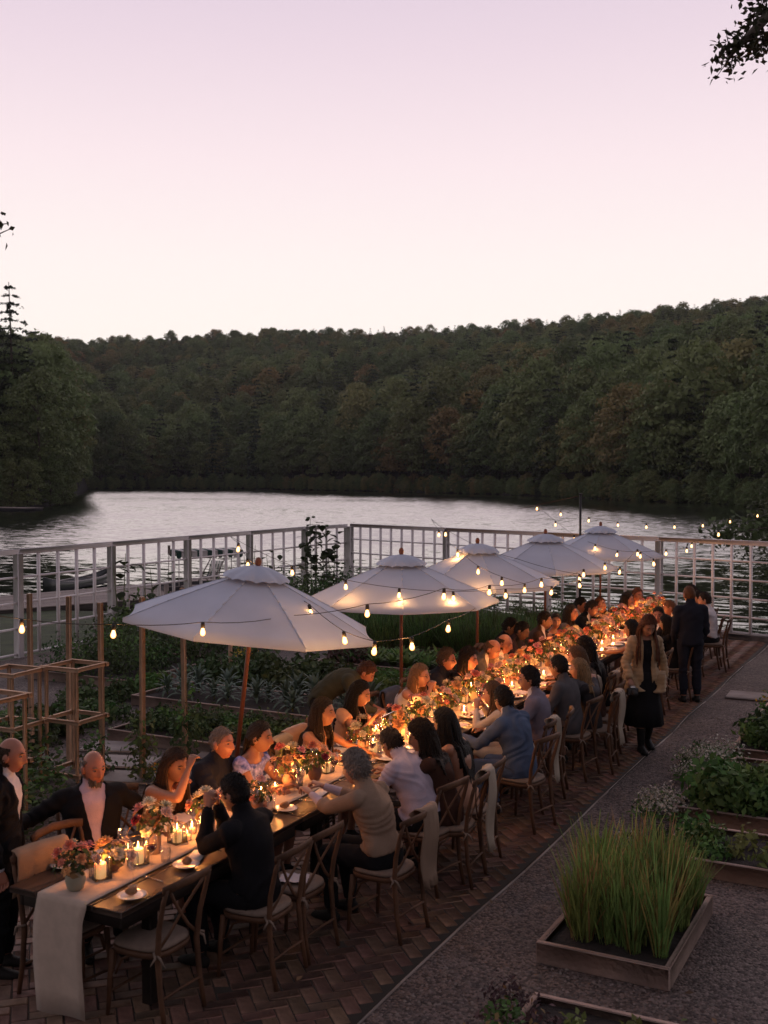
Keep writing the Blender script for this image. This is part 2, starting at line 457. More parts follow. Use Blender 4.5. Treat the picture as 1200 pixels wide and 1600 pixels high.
# ---- foliage
def leaf_mat(name, col, autumn=None, trans=.25, objv=.35, rough=.65, patch=.012, huev=.03, isl=.4):
    m = bpy.data.materials.new(name); m.use_nodes = True
    t = m.node_tree; b = t.nodes['Principled BSDF']; b.inputs['Roughness'].default_value = rough
    b.inputs['Specular IOR Level'].default_value = .25
    oi = N(t, 'ShaderNodeObjectInfo'); g = N(t, 'ShaderNodeNewGeometry')
    src = None
    mixc = N(t, 'ShaderNodeMix', data_type='RGBA'); mixc.inputs['A'].default_value = (*col, 1); mixc.inputs['B'].default_value = (*(autumn or col), 1)
    if autumn:
        nz = N(t, 'ShaderNodeTexNoise'); nz.inputs['Scale'].default_value = patch; nz.inputs['Detail'].default_value = 2
        t.links.new(oi.outputs['Location'], nz.inputs['Vector'])
        ad = N(t, 'ShaderNodeMath', operation='MULTIPLY_ADD'); ad.inputs[1].default_value = .42; t.links.new(oi.outputs['Random'], ad.inputs[0])
        t.links.new(nz.outputs['Fac'], ad.inputs[2])
        mrn = N(t, 'ShaderNodeMapRange'); mrn.inputs['From Min'].default_value = .76; mrn.inputs['From Max'].default_value = 1.04
        t.links.new(ad.outputs[0], mrn.inputs['Value']); t.links.new(mrn.outputs[0], mixc.inputs['Factor'])
    else: mixc.inputs['Factor'].default_value = 0
    hs = N(t, 'ShaderNodeHueSaturation'); t.links.new(mixc.outputs['Result'], hs.inputs['Color'])
    wn = N(t, 'ShaderNodeTexWhiteNoise', noise_dimensions='1D'); t.links.new(oi.outputs['Random'], wn.inputs['W'])
    h1 = N(t, 'ShaderNodeMapRange'); h1.inputs['To Min'].default_value = .5 - huev; h1.inputs['To Max'].default_value = .5 + huev
    t.links.new(wn.outputs['Value'], h1.inputs['Value']); t.links.new(h1.outputs[0], hs.inputs['Hue'])
    v1 = N(t, 'ShaderNodeMapRange'); v1.inputs['To Min'].default_value = 1 - objv; v1.inputs['To Max'].default_value = 1 + objv
    t.links.new(oi.outputs['Random'], v1.inputs['Value'])
    v2 = N(t, 'ShaderNodeMapRange'); v2.inputs['To Min'].default_value = 1 - isl; v2.inputs['To Max'].default_value = 1 + isl
    t.links.new(g.outputs['Random Per Island'], v2.inputs['Value'])
    vm = N(t, 'ShaderNodeMath', operation='MULTIPLY'); t.links.new(v1.outputs[0], vm.inputs[0]); t.links.new(v2.outputs[0], vm.inputs[1])
    t.links.new(vm.outputs[0], hs.inputs['Value'])
    t.links.new(hs.outputs[0], b.inputs['Base Color'])
    tr = N(t, 'ShaderNodeBsdfTranslucent'); t.links.new(hs.outputs[0], tr.inputs[0])
    ms = N(t, 'ShaderNodeMixShader'); ms.inputs[0].default_value = trans
    t.links.new(b.outputs[0], ms.inputs[1]); t.links.new(tr.outputs[0], ms.inputs[2])
    t.links.new(ms.outputs[0], t.nodes['Material Output'].inputs[0])
    return m
M_leafF = leaf_mat('hill_leaves', (.190, .250, .100), autumn=(.25, .165, .068), isl=.22, huev=.02)
M_conF = leaf_mat('conifer_needles', (.060, .088, .048), trans=.1)
M_leafB = leaf_mat('bank_leaves', (.17, .215, .085), autumn=(.21, .18, .07), patch=.03)
M_bark = mat('bark', (.09, .07, .055), .9, var=.4, vscale=3, bump=.6, bscale=8)

def leaf_cards(P, D, size, jit=.9, asp=.62, curl=0.0):
    """kite-shaped leaves at P whose faces look roughly along D"""
    n = len(P)
    nrm = D + rng.normal(0, jit, (n, 3)); nrm /= np.linalg.norm(nrm, axis=1)[:, None] + 1e-9
    a = np.cross(nrm, rng.normal(0, 1, (n, 3))); a /= np.linalg.norm(a, axis=1)[:, None] + 1e-9
    b = np.cross(nrm, a)
    s = (np.asarray(size) * rng.uniform(.65, 1.35, n))[:, None]
    q = np.stack([P - a * s * .5, P - b * s * asp * .5 + a * s * .05 + nrm * s * curl, P + a * s * .5, P + b * s * asp * .5 + a * s * .05 + nrm * s * curl], 1)
    return q
def on_ball(n):
    v = rng.normal(0, 1, (n, 3)); return v / np.linalg.norm(v, axis=1)[:, None]
def crown_quads(h, r, n, size, lobes=13, base=.28):
    P = []; D = []
    cs = []
    for i in range(lobes):
        k = i / lobes; z = base + (1 - base) * (.12 + .83 * k); a = i * 2.4 + rng.uniform(-.4, .4)
        rr = r * math.sin(math.pi * min(.97, (.22 + .70 * k))) * rng.uniform(.45, .72) * (1 if k < .85 else .5)
        cs.append((np.array([math.cos(a) * rr, math.sin(a) * rr, z * h]), r * rng.uniform(.36, .56) * (13 / lobes) ** .3))
    for c, lr in cs:
        m = n // lobes; d = on_ball(m); d[:, 2] = np.abs(d[:, 2]) * .9 + d[:, 2] * .1
        d /= np.linalg.norm(d, axis=1)[:, None]
        P.append(c + d * lr * rng.uniform(.72, 1.08, (m, 1)) * np.array([1, 1, .8])); D.append(d)
    return leaf_cards(np.concatenate(P), np.concatenate(D), size, .55)
def conifer_quads(h, r, n, size, sparse=0.0, base=.12, tiers=15, ex=.8):
    P = []; D = []
    for k in range(tiers):
        z = h * (base + (1 - base) * k / tiers); rr = r * (1 - k / tiers) ** ex + .25
        nb = max(4, int(9 * (1 - k / tiers) + 3))
        for j in range(nb):
            if rng.uniform() < sparse: continue
            a = 2 * math.pi * (j + rng.uniform(-.3, .3)) / nb; L = rr * rng.uniform(.7, 1.12)
            m = max(3, int(n / (tiers * 8) * (L / r + .35)))
            t = rng.uniform(.12, 1, m)
            p = np.stack([math.cos(a) * L * t, math.sin(a) * L * t, z + .10 * L * t - .30 * L * t * t], 1) + rng.normal(0, .10 * L * .5, (m, 3))
            P.append(p); D.append(np.tile([0, 0, 1.0], (m, 1)))
    return leaf_cards(np.concatenate(P), np.concatenate(D), size, .5, asp=.5)
def mesh_quads(name, Q, m):
    me = bpy.data.meshes.new(name); fast_mesh(me, Q.reshape(-1, 3), np.arange(len(Q) * 4).reshape(-1, 4)); me.materials.append(m); return me
def trunk_mesh(h, r, limbs=5, spread=2.5, top=.8):
    b = MB()
    b.tube([(0, 0, -.4), (.02 * h, 0, h * .3), (.01 * h, .012 * h, h * .55), (0, .02 * h, h * top)], [r, r * .75, r * .5, r * .12], 7)
    for i in range(limbs):
        z = h * (.34 + .4 * i / limbs); a = i * 2.3 + rng.uniform(0, 1)
        e = (math.cos(a) * spread, math.sin(a) * spread, z + h * .14)
        b.tube([(.01 * h, .008 * h, z), (e[0] * .5, e[1] * .5, z + h * .09), e], [r * .4, r * .25, r * .07], 5)
    return b.mesh('trunk', M_bark, True)
bank = []                                              # (crown mesh, trunk mesh, height)
for h, r, n, s, lb_ in ((15, 5.6, 2600, .66, 20), (18, 6.4, 2800, .70, 24), (13, 5.2, 2200, .62, 17)):
    bank.append((mesh_quads('crown', crown_quads(h, r, n, s, lb_, .16), M_leafF), trunk_mesh(h, .22), h))
bank_con = (mesh_quads('crown', conifer_quads(19, 3.4, 1100, .9), M_conF), trunk_mesh(19, .22, 0, 1, .97), 19)

protos = bpy.data.collections.new('forest_kinds')      # only pointed at by the forest's nodes, not linked to the scene
for i, (cm, tm, hh) in enumerate(bank + [bank_con]):
    o = bpy.data.objects.new('forest_kind', cm); protos.objects.link(o)
pts = []; scl = []
while len(pts) < 9000:
    px = rng.uniform(-160, 1360); u = rng.uniform(.004, 1.06) ** .75
    x, y, z = hill_pt(px, u)
    if rng.uniform() > .35 + .65 * min(1, (x * x + y * y) ** .5 / 700): continue
    pts.append((x, y, z - .5)); scl.append(rng.choice([rng.uniform(.45, .7), rng.uniform(.7, 1.05), rng.uniform(1.0, 1.28)], p=[.25, .45, .3]) * (1.32 - .62 * u))
for _ in range(1300):                                  # scrub hanging over the waterline
    px = rng.uniform(96, 1300); x, y, z = hill_pt(px, rng.uniform(.0005, .012)); pts.append((x, y, ZW - .9)); scl.append(rng.uniform(.14, .38))
fm = bpy.data.meshes.new('forest'); fm.vertices.add(len(pts)); fm.vertices.foreach_set('co', np.array(pts, np.float32).ravel())
a_ = fm.attributes.new('size', 'FLOAT', 'POINT'); a_.data.foreach_set('value', np.array(scl, np.float32))
forest = tag(link(bpy.data.objects.new('forest', fm)), kind='stuff')
ng = bpy.data.node_groups.new('forest_scatter', 'GeometryNodeTree')
ng.interface.new_socket('Geometry', in_out='INPUT', socket_type='NodeSocketGeometry')
ng.interface.new_socket('Geometry', in_out='OUTPUT', socket_type='NodeSocketGeometry')
gi = ng.nodes.new('NodeGroupInput'); go = ng.nodes.new('NodeGroupOutput')
ci = ng.nodes.new('GeometryNodeCollectionInfo'); ci.inputs['Collection'].default_value = protos
ci.inputs['Separate Children'].default_value = True; ci.inputs['Reset Children'].default_value = True
ip = ng.nodes.new('GeometryNodeInstanceOnPoints'); ip.inputs['Pick Instance'].default_value = True
ri = ng.nodes.new('FunctionNodeRandomValue'); ri.data_type = 'INT'
[s for s in ri.inputs if s.type == 'INT' and s.name == 'Max'][0].default_value = 3
[s for s in ri.inputs if s.type == 'INT' and s.name == 'Seed'][0].default_value = 5
rr_ = ng.nodes.new('FunctionNodeRandomValue'); rr_.data_type = 'FLOAT_VECTOR'
rr_.inputs[0].default_value = (0, 0, 0); rr_.inputs[1].default_value = (.08, .08, 6.28)
na = ng.nodes.new('GeometryNodeInputNamedAttribute'); na.data_type = 'FLOAT'; na.inputs['Name'].default_value = 'size'
L_ = ng.links.new
L_(gi.outputs[0], ip.inputs['Points']); L_(ci.outputs[0], ip.inputs['Instance'])
L_([s for s in ri.outputs if s.type == 'INT'][0], ip.inputs['Instance Index'])
L_([s for s in rr_.outputs if s.type == 'VECTOR'][0], ip.inputs['Rotation'])
L_([s for s in na.outputs if s.enabled][0], ip.inputs['Scale']); L_(ip.outputs[0], go.inputs[0])
forest.modifiers.new('scatter', 'NODES').node_group = ng

# trees along the far bank, each its own thing
def tree(cm, tm, loc, s, rz, label, group=None, name='tree'):
    t = empty(name, loc, rz); t.scale = (s, s, s); tag(t, label, 'tree', group)
    mobj('crown', cm, t); mobj('trunk', tm, t); return t
px = 118
k = 0
while px < 1240:
    x, y, z = hill_pt(px, .012 + .012 * rng.uniform())
    con = rng.uniform() < .22
    cm, tm, hh = bank_con if con else bank[k % 3]
    tree(cm, tm, (x, y, z - .3), rng.uniform(.85, 1.3) * (1.12 if px < 700 else .98), rng.uniform(0, 6.3),
         'dark conifer on the far bank, its foot just above the lake' if con else 'dark broad-crowned tree on the far bank, its foot just above the lake',
         'conifers along the far bank' if con else 'broad-leaved trees along the far bank', 'conifer_tree' if con else 'tree')
    px += 17 * rng.uniform(.7, 1.4); k += 1
# the wooded point on the left
LT = mesh_quads('crown', crown_quads(24, 7.0, 5200, .62, 22, .06), M_leafB)
LTt = trunk_mesh(24, .38)
PN = mesh_quads('crown', conifer_quads(31, 5.6, 9000, .6, .3, .05, 26, .6), M_conF); PNt = trunk_mesh(31, .4, 0, 1, .99)
CN = mesh_quads('crown', conifer_quads(22, 4.4, 2600, .8, .05, .04), M_conF)
def put(px, d, z=ZW + .3): p = atd(px, 0, d); return (p[0], p[1], z)
tree(LT, LTt, put(50, 176), .93, .4, 'big mid-green broad-leaved tree at the tip of the wooded point, leaning over the lake')
tree(PN, PNt, put(10, 186), 1.24, 1.0, 'tall thin-topped pine that rises above the ridge at the left', name='pine_tree')
tree(CN, PNt, put(44, 205), .95, 2.0, 'dark conifer behind the big green tree of the wooded point', name='conifer_tree')
tree(CN, PNt, put(-12, 178), 1.0, 3.0, 'dark conifer below the tall pine, cut by the left edge', name='conifer_tree')
tree(LT, LTt, put(-20, 170), .55, 4.0, 'low dark leafy tree overhanging the floating dock', name='tree')
tree(LT, LTt, put(188, 418), 1.12, 2.2, 'large rounded tree with a rusty top beside the cove')
tree(LT, LTt, put(232, 425), .86, 5.2, 'smaller rounded green tree right of the rusty-topped one')
tree(LT, LTt, put(150, 440), 1.1, 1.2, 'dark rounded tree between the wooded point and the rusty-topped tree')

for px, d, s_, a in ((70, 174, .42, 1), (85, 180, .5, 2), (94, 190, .36, 3), (36, 166, .38, 4), (10, 164, .36, 5), (-20, 162, .4, 6)):
    tree(LT, LTt, put(px, d, ZW - 1.5), s_, a, 'low leafy tree whose branches touch the water along the wooded point', 'low trees along the wooded point')
for k_, (px, d) in enumerate(((98, 205), (103, 235), (108, 270), (112, 310), (118, 355), (122, 395))):
    tree(bank[k_ % 3][0], bank[k_ % 3][1], put(px - 6, d, ZW), 1.0, k_, 'dark tree on the inner side of the wooded point, towards the cove', 'trees on the inner side of the point')
# far floating dock and the gravel spit
M_wood = mat('weathered_wood', (.26, .215, .19), .8, var=.25, vscale=3, bump=.3, bscale=30, stretch=(1, 1, 1))
fd = empty('floating_dock', put(8, 152, ZW)); tag(fd, 'pale floating dock on the water at the left edge under the trees', 'dock')
b = MB()
for i in range(9): b.box((-8 + i * 1.5, 0, .34), (1.46, 3.2, .06))
b.build('deck', M_wood, fd)
MB().box((-2, 0, .15), (13.2, 3.0, .3)).build('float', mat('dark_float', (.03, .03, .035), .6), fd)
# near-left lawn
M_lawn = mat('lawn', (.042, .060, .020), .9, var=.45, vscale=1.2, bump=1.0, bscale=60)
gx = np.linspace(-75, -14.9, 60); gy = np.linspace(-25, 46, 60); V = []
for x in gx:
    for y in gy:
        D = x * FWD[0] + y * FWD[1]
        V.append((x, y, -.03 - 1.25 * min(1, max(0, (D - 20) / 15)) - 1.6 * min(1, max(0, (D - 37.2) / 5)) + .03 * math.sin(x * 1.1) * math.sin(y * .9)))
lb = MB(); lb.add(np.array(V), [(i * 60 + j, (i + 1) * 60 + j, (i + 1) * 60 + j + 1, i * 60 + j + 1) for i in range(59) for j in range(59)])
tag(lb.build('lawn', M_lawn, smooth=True), kind='structure')

# boat dock: planks run across the view
dk = empty('boat_dock', (0, 0, 0)); tag(dk, 'broad weathered plank dock at the lake edge beyond the lattice fence', 'dock')
A, B_, C_, D_ = [np.array(at(*q, -1.15)) for q in ((-70, 958), (420, 921), (420, 896), (-70, 937))]
npl = 42
b = MB(); b2 = MB()
for i in range(npl):
    t0, t1 = i / npl, (i + .93) / npl
    p = [A + (D_ - A) * t0, B_ + (C_ - B_) * t0, B_ + (C_ - B_) * t1, A + (D_ - A) * t1]
    zz = rng.uniform(-.006, .006)
    top = np.array(p) + [0, 0, zz]; bot = top - [0, 0, .04]
    b.add(np.concatenate([bot, top]), BX_F)
tag(b.build('planks', mat('dock_boards', (.36, .30, .27), .75, island=.22, bump=.3, bscale=20), dk), kind='stuff')
fa = np.array([A, B_, B_, A]); fa[0, 2] = fa[1, 2] = -1.2; fa[2, 2] = fa[3, 2] = -1.62
b2.bar(A - [0, 0, .2], B_ - [0, 0, .2], .06, .28); b2.bar(A - [0, 0, .2], D_ - [0, 0, .2], .06, .28)
b2.bar(D_ - [0, 0, .2], C_ - [0, 0, .2], .06, .28)
b2.build('fascia', mat('dark_timber', (.05, .04, .035), .8), dk)
for q in ((-30, 950), (120, 944), (260, 930), (372, 908)):
    p = at(*q, -1.15); MB().tube([(p[0], p[1], -3), (p[0], p[1], -.75)], .09, 8).build('pile', M_wood, dk)

# canoe moored behind the dock
def canoe():
    c = empty('canoe', (0, 0, 0)); tag(c, 'dark green canoe moored along the plank dock behind the fence', 'canoe')
    p0, p1 = at(68, 931, ZW + .05), at(176, 909, ZW + .05); L = np.linalg.norm(p1 - p0); dx = (p1 - p0) / L
    c.location = (p0 + p1) / 2; c.rotation_euler = (0, 0, math.atan2(dx[1], dx[0]))
    b = MB(); ns = 15; nr = 9; V = []
    for i in range(ns):
        t = -1 + 2 * i / (ns - 1); wd = .46 * (1 - abs(t) ** 2.4) + .015; hh = .40 + .34 * abs(t) ** 3
        for j in range(nr):
            a = math.pi * j / (nr - 1); V.append((t * L / 2, -math.cos(a) * wd, hh - math.sin(a) ** .55 * hh * .98))
    b.add(V, [(i * nr + j, (i + 1) * nr + j, (i + 1) * nr + j + 1, i * nr + j + 1) for i in range(ns - 1) for j in range(nr - 1)])
    h = b.build('hull', mat('canoe_green', (.018, .028, .022), .35), c, smooth=True)
    so = h.modifiers.new('skin', 'SOLIDIFY'); so.thickness = .02
    for sd in (0, nr - 1): MB().tube([V[i * nr + sd] for i in range(ns)], .018, 5).build('gunwale', mat('pale_trim', (.45, .42, .40), .5), c)
    for t in (-.45, .4): MB().box((t * L / 2, 0, .36), (.16, .72, .03)).build('thwart', M_wood, c)
canoe()
# boat with a striped awning
M_green = mat('awning_green', (.012, .055, .045), .7); M_cream = mat('awning_cream', (.62, .58, .56), .7)
def awning_boat():
    d = 43.0; p0 = atd(270, 862, d); p1 = atd(372, 869, d + 1.0); L = np.linalg.norm(p1 - p0); dx = (p1 - p0) / L
    o = empty('electric_boat', (*((p0 + p1) / 2)[:2], ZW), math.atan2(dx[1], dx[0]))
    tag(o, 'small launch with green and white striped scalloped awning behind the fence', 'boat')
    zt = p0[2] - ZW
    b = MB(); n = 13
    for i in range(n):
        x0 = -L / 2 + L * i / n; b.box((x0 + L / n / 2, 0, zt + .03), (L / n, 1.5, .05), m=i % 2)
        for sy in (-.75, .75):
            w_ = L / n
            b.add([(x0, sy, zt), (x0 + w_, sy, zt), (x0 + w_, sy, zt - .16), (x0 + w_ * .75, sy, zt - .24), (x0 + w_ * .25, sy, zt - .24), (x0, sy, zt - .16)], [(0, 1, 2, 3, 4, 5)], i % 2)
    b.build('awning', [M_green, M_cream], o)
    for sx in (-.46, .46):
        for sy in (-.7, .7): MB().tube([(sx * L, sy, .45), (sx * L, sy, zt)], .02, 6).build('awning_pole', M_cream, o)
    b = MB(); ns = 11; nr = 9; V = []
    for i in range(ns):
        t = -1 + 2 * i / (ns - 1); wd = .95 * (1 - max(0, t) ** 2.2) + .03; hh = .62 + .15 * max(0, t) ** 2
        for j in range(nr):
            a = math.pi * j / (nr - 1); V.append((t * (L / 2 + .5), -math.cos(a) * wd, hh - math.sin(a) ** .5 * hh * .95 - .1))
    b.add(V, [(i * nr + j, (i + 1) * nr + j, (i + 1) * nr + j + 1, i * nr + j + 1) for i in range(ns - 1) for j in range(nr - 1)])
    b.add([V[0 + j] for j in range(nr)], [tuple(range(nr))])
    b.build('hull', mat('boat_hull', (.05, .05, .055), .4), o, smooth=True)
    MB().box((-.2, 0, .35), (L * .5, 1.3, .12)).build('bench', M_wood, o)
awning_boat()
# striped deck chair on the dock
dc = empty('deck_chair', (*at(330, 912, -1.13)[:2], -1.13), YAW + R(160)); tag(dc, 'deck chair with green and white striped canvas standing on the plank dock', 'chair')
b = MB()
for i in range(9):
    x = -.28 + .062 * i + .031
    pr = [(x, .45, .34), (x, .05, .22), (x, -.2, .36), (x, -.5, .92)]
    for a, c in zip(pr, pr[1:]): b.bar(a, c, .012, .062, m=i % 2, side=(0, 1, .3))
b.build('canvas', [M_green, M_cream], dc)
for sx in (-.33, .33):
    MB().bar((sx, .6, .02), (sx, -.55, .98), .03, .045).build('side_rail', M_wood, dc)
    MB().bar((sx * 1.08, -.5, .02), (sx * 1.08, .45, .55), .03, .045).build('leg', M_wood, dc)
b = MB(); b.tube([(.0, 0, 0), (.0, .05, 1.5)], .016, 6); b.box((0, .06, 1.62), (.13, .02, .36), bev=.01)
q = at(263, 926, -1.13); tag(b.build('paddle', M_wood, loc=(q[0], q[1], -1.13)), 'wooden paddle stuck upright beside the striped deck chair', 'paddle')

# ---- terrace
CORN = np.array([-14.75, 26.15]); RFE = np.array([-3.17, 22.72]); RD = (RFE - CORN) / np.linalg.norm(RFE - CORN)
far_r = CORN + RD * 60
def gravel_mat(name, c1, c2, sc=46.0):
    m = bpy.data.materials.new(name); m.use_nodes = True
    t = m.node_tree; b = t.nodes['Principled BSDF']; b.inputs['Roughness'].default_value = .8; b.inputs['Specular IOR Level'].default_value = .3
    g = N(t, 'ShaderNodeNewGeometry')
    v = N(t, 'ShaderNodeTexVoronoi'); v.inputs['Scale'].default_value = sc; t.links.new(g.outputs['Position'], v.inputs['Vector'])
    nz = N(t, 'ShaderNodeTexNoise'); nz.inputs['Scale'].default_value = 1.1; nz.inputs['Detail'].default_value = 6; t.links.new(g.outputs['Position'], nz.inputs['Vector'])
    sp = N(t, 'ShaderNodeSeparateColor'); t.links.new(v.outputs['Color'], sp.inputs[0])
    rp = N(t, 'ShaderNodeValToRGB'); ramp(rp, [(0, c1), (.55, tuple((a + b_) / 2 for a, b_ in zip(c1, c2))), (1, c2)])
    t.links.new(sp.outputs[0], rp.inputs[0])
    mm = N(t, 'ShaderNodeMix', data_type='RGBA', blend_type='MULTIPLY'); mm.inputs['Factor'].default_value = .7
    r2 = N(t, 'ShaderNodeValToRGB'); ramp(r2, [(.3, (.55, .5, .5)), (.7, (1.25, 1.2, 1.2))]); t.links.new(nz.outputs['Fac'], r2.inputs[0])
    t.links.new(rp.outputs[0], mm.inputs['A']); t.links.new(r2.outputs[0], mm.inputs['B']); t.links.new(mm.outputs['Result'], b.inputs['Base Color'])
    bp = N(t, 'ShaderNodeBump'); bp.inputs['Strength'].default_value = 1.0; bp.inputs['Distance'].default_value = .018; bp.invert = True
    t.links.new(v.outputs['Distance'], bp.inputs['Height']); t.links.new(bp.outputs[0], b.inputs['Normal'])
    return m
M_grav = gravel_mat('garden_gravel', (.045, .036, .032), (.245, .198, .174))
b = MB()
poly = [(-15.05, -15), (40, -15), (40, far_r[1] if False else CORN[1] + RD[1] / RD[0] * (40 - CORN[0])), tuple(CORN + RD * -.25)]
b.add([(x, y, 0) for x, y in poly] + [(x, y, -2.6) for x, y in poly], [(0, 1, 2, 3), (0, 4, 5, 1), (1, 5, 6, 2), (2, 6, 7, 3), (3, 7, 4, 0)])
tag(b.build('gravel_terrace', M_grav), kind='structure')
# stone kerb under the right-hand fence
cp = CORN + RD * 7.0; b = MB()
M_stone = mat('kerb_stone', (.24, .21, .20), .85, var=.3, vscale=5, bump=.6, bscale=25)
kerb = empty('stone_kerb', (0, 0, 0)); tag(kerb, 'low stone kerb that carries the right-hand lattice fence at the water', 'kerb')
for i in range(11):
    a = CORN + RD * (6.2 + i * 1.0); c = CORN + RD * (6.2 + i * 1.0 + .985)
    MB().bar((*a, .06 + rng.uniform(-.004, .004)), (*c, .06), .34, .12, bev=.015).build('kerb_stone', M_stone, kerb)

# loose pebbles on the near gravel, real relief
pb = []
for _ in range(15000):
    t = rng.uniform() ** 1.5; y = 5.0 + 10.5 * t; pb.append((rng.uniform(-3.0, -.1), y))
pb = np.array(pb); n = len(pb)
octv = np.array([(1, 0, 0), (0, 1, 0), (-1, 0, 0), (0, -1, 0), (0, 0, 1)], float)
s = rng.uniform(.006, .016, (n, 1, 1)); an = rng.uniform(0, 6.28, n); ca, sa = np.cos(an), np.sin(an)
v = octv[None] * s * np.stack([rng.uniform(.8, 1.5, n), rng.uniform(.6, 1.0, n), rng.uniform(.5, .9, n)], 1)[:, None, :]
vr = np.stack([v[..., 0] * ca[:, None] - v[..., 1] * sa[:, None], v[..., 0] * sa[:, None] + v[..., 1] * ca[:, None], v[..., 2] + .001], -1)
vr[..., 0] += pb[:, 0, None]; vr[..., 1] += pb[:, 1, None]
fc = np.array([(0, 1, 4), (1, 2, 4), (2, 3, 4), (3, 0, 4)]); ff = (fc[None] + (np.arange(n) * 5)[:, None, None]).reshape(-1, 3)
me = bpy.data.meshes.new('pebbles'); fast_mesh(me, vr.reshape(-1, 3), ff); me.materials.append(mat('pebble', (.15, .12, .105), .8, island=.65, hue_var=.02))
tag(link(bpy.data.objects.new('pebbles', me)), kind='stuff')

# ---- brick path (herringbone), bricks as pieces
PX0, PX1, PY0, PY1 = -6.35, -3.13, 3.0, 22.6
M_brick = mat('path_brick', (.185, .098, .066), .72, var=.35, vscale=9, bump=.5, bscale=60, obj_var=.28, hue_var=.018)
M_brickS = mat('path_brick_far', (.185, .098, .066), .72, var=.35, vscale=9, bump=.5, bscale=60, island=.28, hue_var=.018)
M_joint = mat('joint_sand', (.045, .036, .029), .95)
path = empty('brick_path', (0, 0, 0)); tag(path, kind='structure')
b = MB(); b.box(((PX0 + PX1) / 2, (PY0 + PY1) / 2, .002), (PX1 - PX0 + .02, PY1 - PY0, .02)); tag(b.build('path_bed', M_joint, path))
BW = .103; c45 = math.sqrt(.5); bricks = []
def inframe(x, y):
    a, c, z = pix((x, y, 0)); return -20 < a < 1220 and c < 1640 and z > 0
for i in range(-200, 400):
    for j in range(-120, 120):
        ox, oy = i + 2 * j, i - 2 * j
        for cx, cy_, vert in ((ox + 1, oy + .5, 0), (ox + .5, oy + 2, 1)):
            x = (cx - cy_) * c45 * BW - 4.6; y = (cx + cy_) * c45 * BW + 3
            if PX0 + .06 < x < PX1 - .06 and PY0 + .05 < y < PY1 - .05 and inframe(x, y):
                bricks.append((x, y, R(45) + (R(90) if vert else 0)))
bm_ = MB().box((0, 0, 0), (.2, .096, .05), bev=.006).mesh('brick', M_brick)
bricks.sort(key=lambda q: (0 if (q[0] > -3.95 or q[1] < 4.9) else 4) + q[1] - .25 * q[0])
bs = MB()
for k, (x, y, a) in enumerate(bricks):
    z = -.007 + rng.normal(0, .0022); tilt = rng.normal(0, .008, 2)
    if k < 300:
        o = mobj('brick', bm_, path, (x, y, z), a + rng.normal(0, .012)); o.rotation_euler[0] = tilt[0]; o.rotation_euler[1] = tilt[1]
    else:
        rm = Euler((tilt[0], tilt[1], a + rng.normal(0, .012))).to_matrix()
        bs.box((x, y, z), (.2, .096, .05), rot=np.array(rm), bev=.006)
tag(bs.build('bricks', M_brickS, path), kind='stuff')
b = MB()
yy = PY0
prev = (PX1 + .012, PY0)
M_edge = mat('edging_strip', (.26, .21, .18), .5, var=.5, vscale=1.3)
while yy < PY1:
    yy = min(PY1, yy + 1.1); nx = PX1 + .012 + rng.normal(0, .013)
    b.bar((*prev, -.012), (nx, yy, -.012), .010, .05); prev = (nx, yy)
tag(b.build('path_edging', M_edge), kind='structure')
# a few fallen leaves and twigs blown on to the ground
lq = np.stack([rng.uniform(-6, -.2, 170), rng.uniform(4.5, 18, 170), np.full(170, .024)], 1)
tag(quads_obj('fallen_leaves', leaf_cards(lq, np.tile([0, 0, 1.0], (170, 1)), .05, .25, asp=.6, curl=.12), mat('dead_leaf', (.16, .09, .045), .8, island=.5)), kind='stuff')
# flagstones
M_flag = mat('flagstone', (.30, .26, .24), .8, var=.2, vscale=4, bump=.4, bscale=20)
fs = empty('stepping_stones', (0, 0, 0)); tag(fs, kind='structure')
for x, y, a, sx, sy in ((-2.45, 16.85, .03, .95, .55), (-1.45, 16.9, -.02, .9, .55), (-8.35, 9.62, .3, .72, .5), (-8.95, 10.1, .32, .7, .48), (-7.85, 9.15, .3, .62, .45), (-7.6, 10.35, .35, .45, .38)):
    MB().box((x, y, .01), (sx, sy, .05), rz=a, bev=.012).build('flagstone', M_flag, fs)

# ---- lattice fence
M_paint = mat('fence_paint', (.80, .76, .77), .55, var=.08, vscale=3)
def fence(name_lbl, pts, ncell, nrail, ztop, rail_end=.06):
    f = empty('lattice_fence', (0, 0, 0)); tag(f, name_lbl, 'fence')
    pw = .135
    for p in pts[0]:
        MB().box((p[0], p[1], ztop / 2 - .02), (pw, pw, ztop - .02), rz=pts[1], bev=.01).build('post', M_paint, f)
    P = pts[0]
    for a, c in zip(P, P[1:]):
        a, c = np.array(a), np.array(c); L = np.linalg.norm(c - a); d = (c - a) / L
        for k in range(nrail):
            z = ztop * (1 - k / (nrail - .0)) if k else ztop + .0
            z = ztop - k * (ztop - rail_end) / (nrail - 1)
            if k == 0: MB().bar((*a, z), (*c, z), .062, .10, bev=.008).build('top_rail', M_paint, f)
            else: MB().bar((*(a + d * pw / 2), z), (*(c - d * pw / 2), z), .042, .035).build('rail', M_paint, f)
        n = max(1, round(L / ncell))
        for i in range(1, n):
            q = a + d * L * i / n; MB().box((q[0], q[1], ztop / 2 + .0), (.045, .052, ztop - .06), rz=pts[1]).build('baluster', M_paint, f)
lp = [(-15.0, atx(p_, 850, -15.0)[1]) for p_ in (28, 174, 293, 390, 476)]
dy = lp[1][1] - lp[0][1]
lp = [(-15.0, lp[0][1] - dy * 2), (-15.0, lp[0][1] - dy)] + lp + [tuple(CORN)]
fence('white lattice fence running from the left edge to the corner, with dock behind', (lp, 0), .49, 5, 1.93)
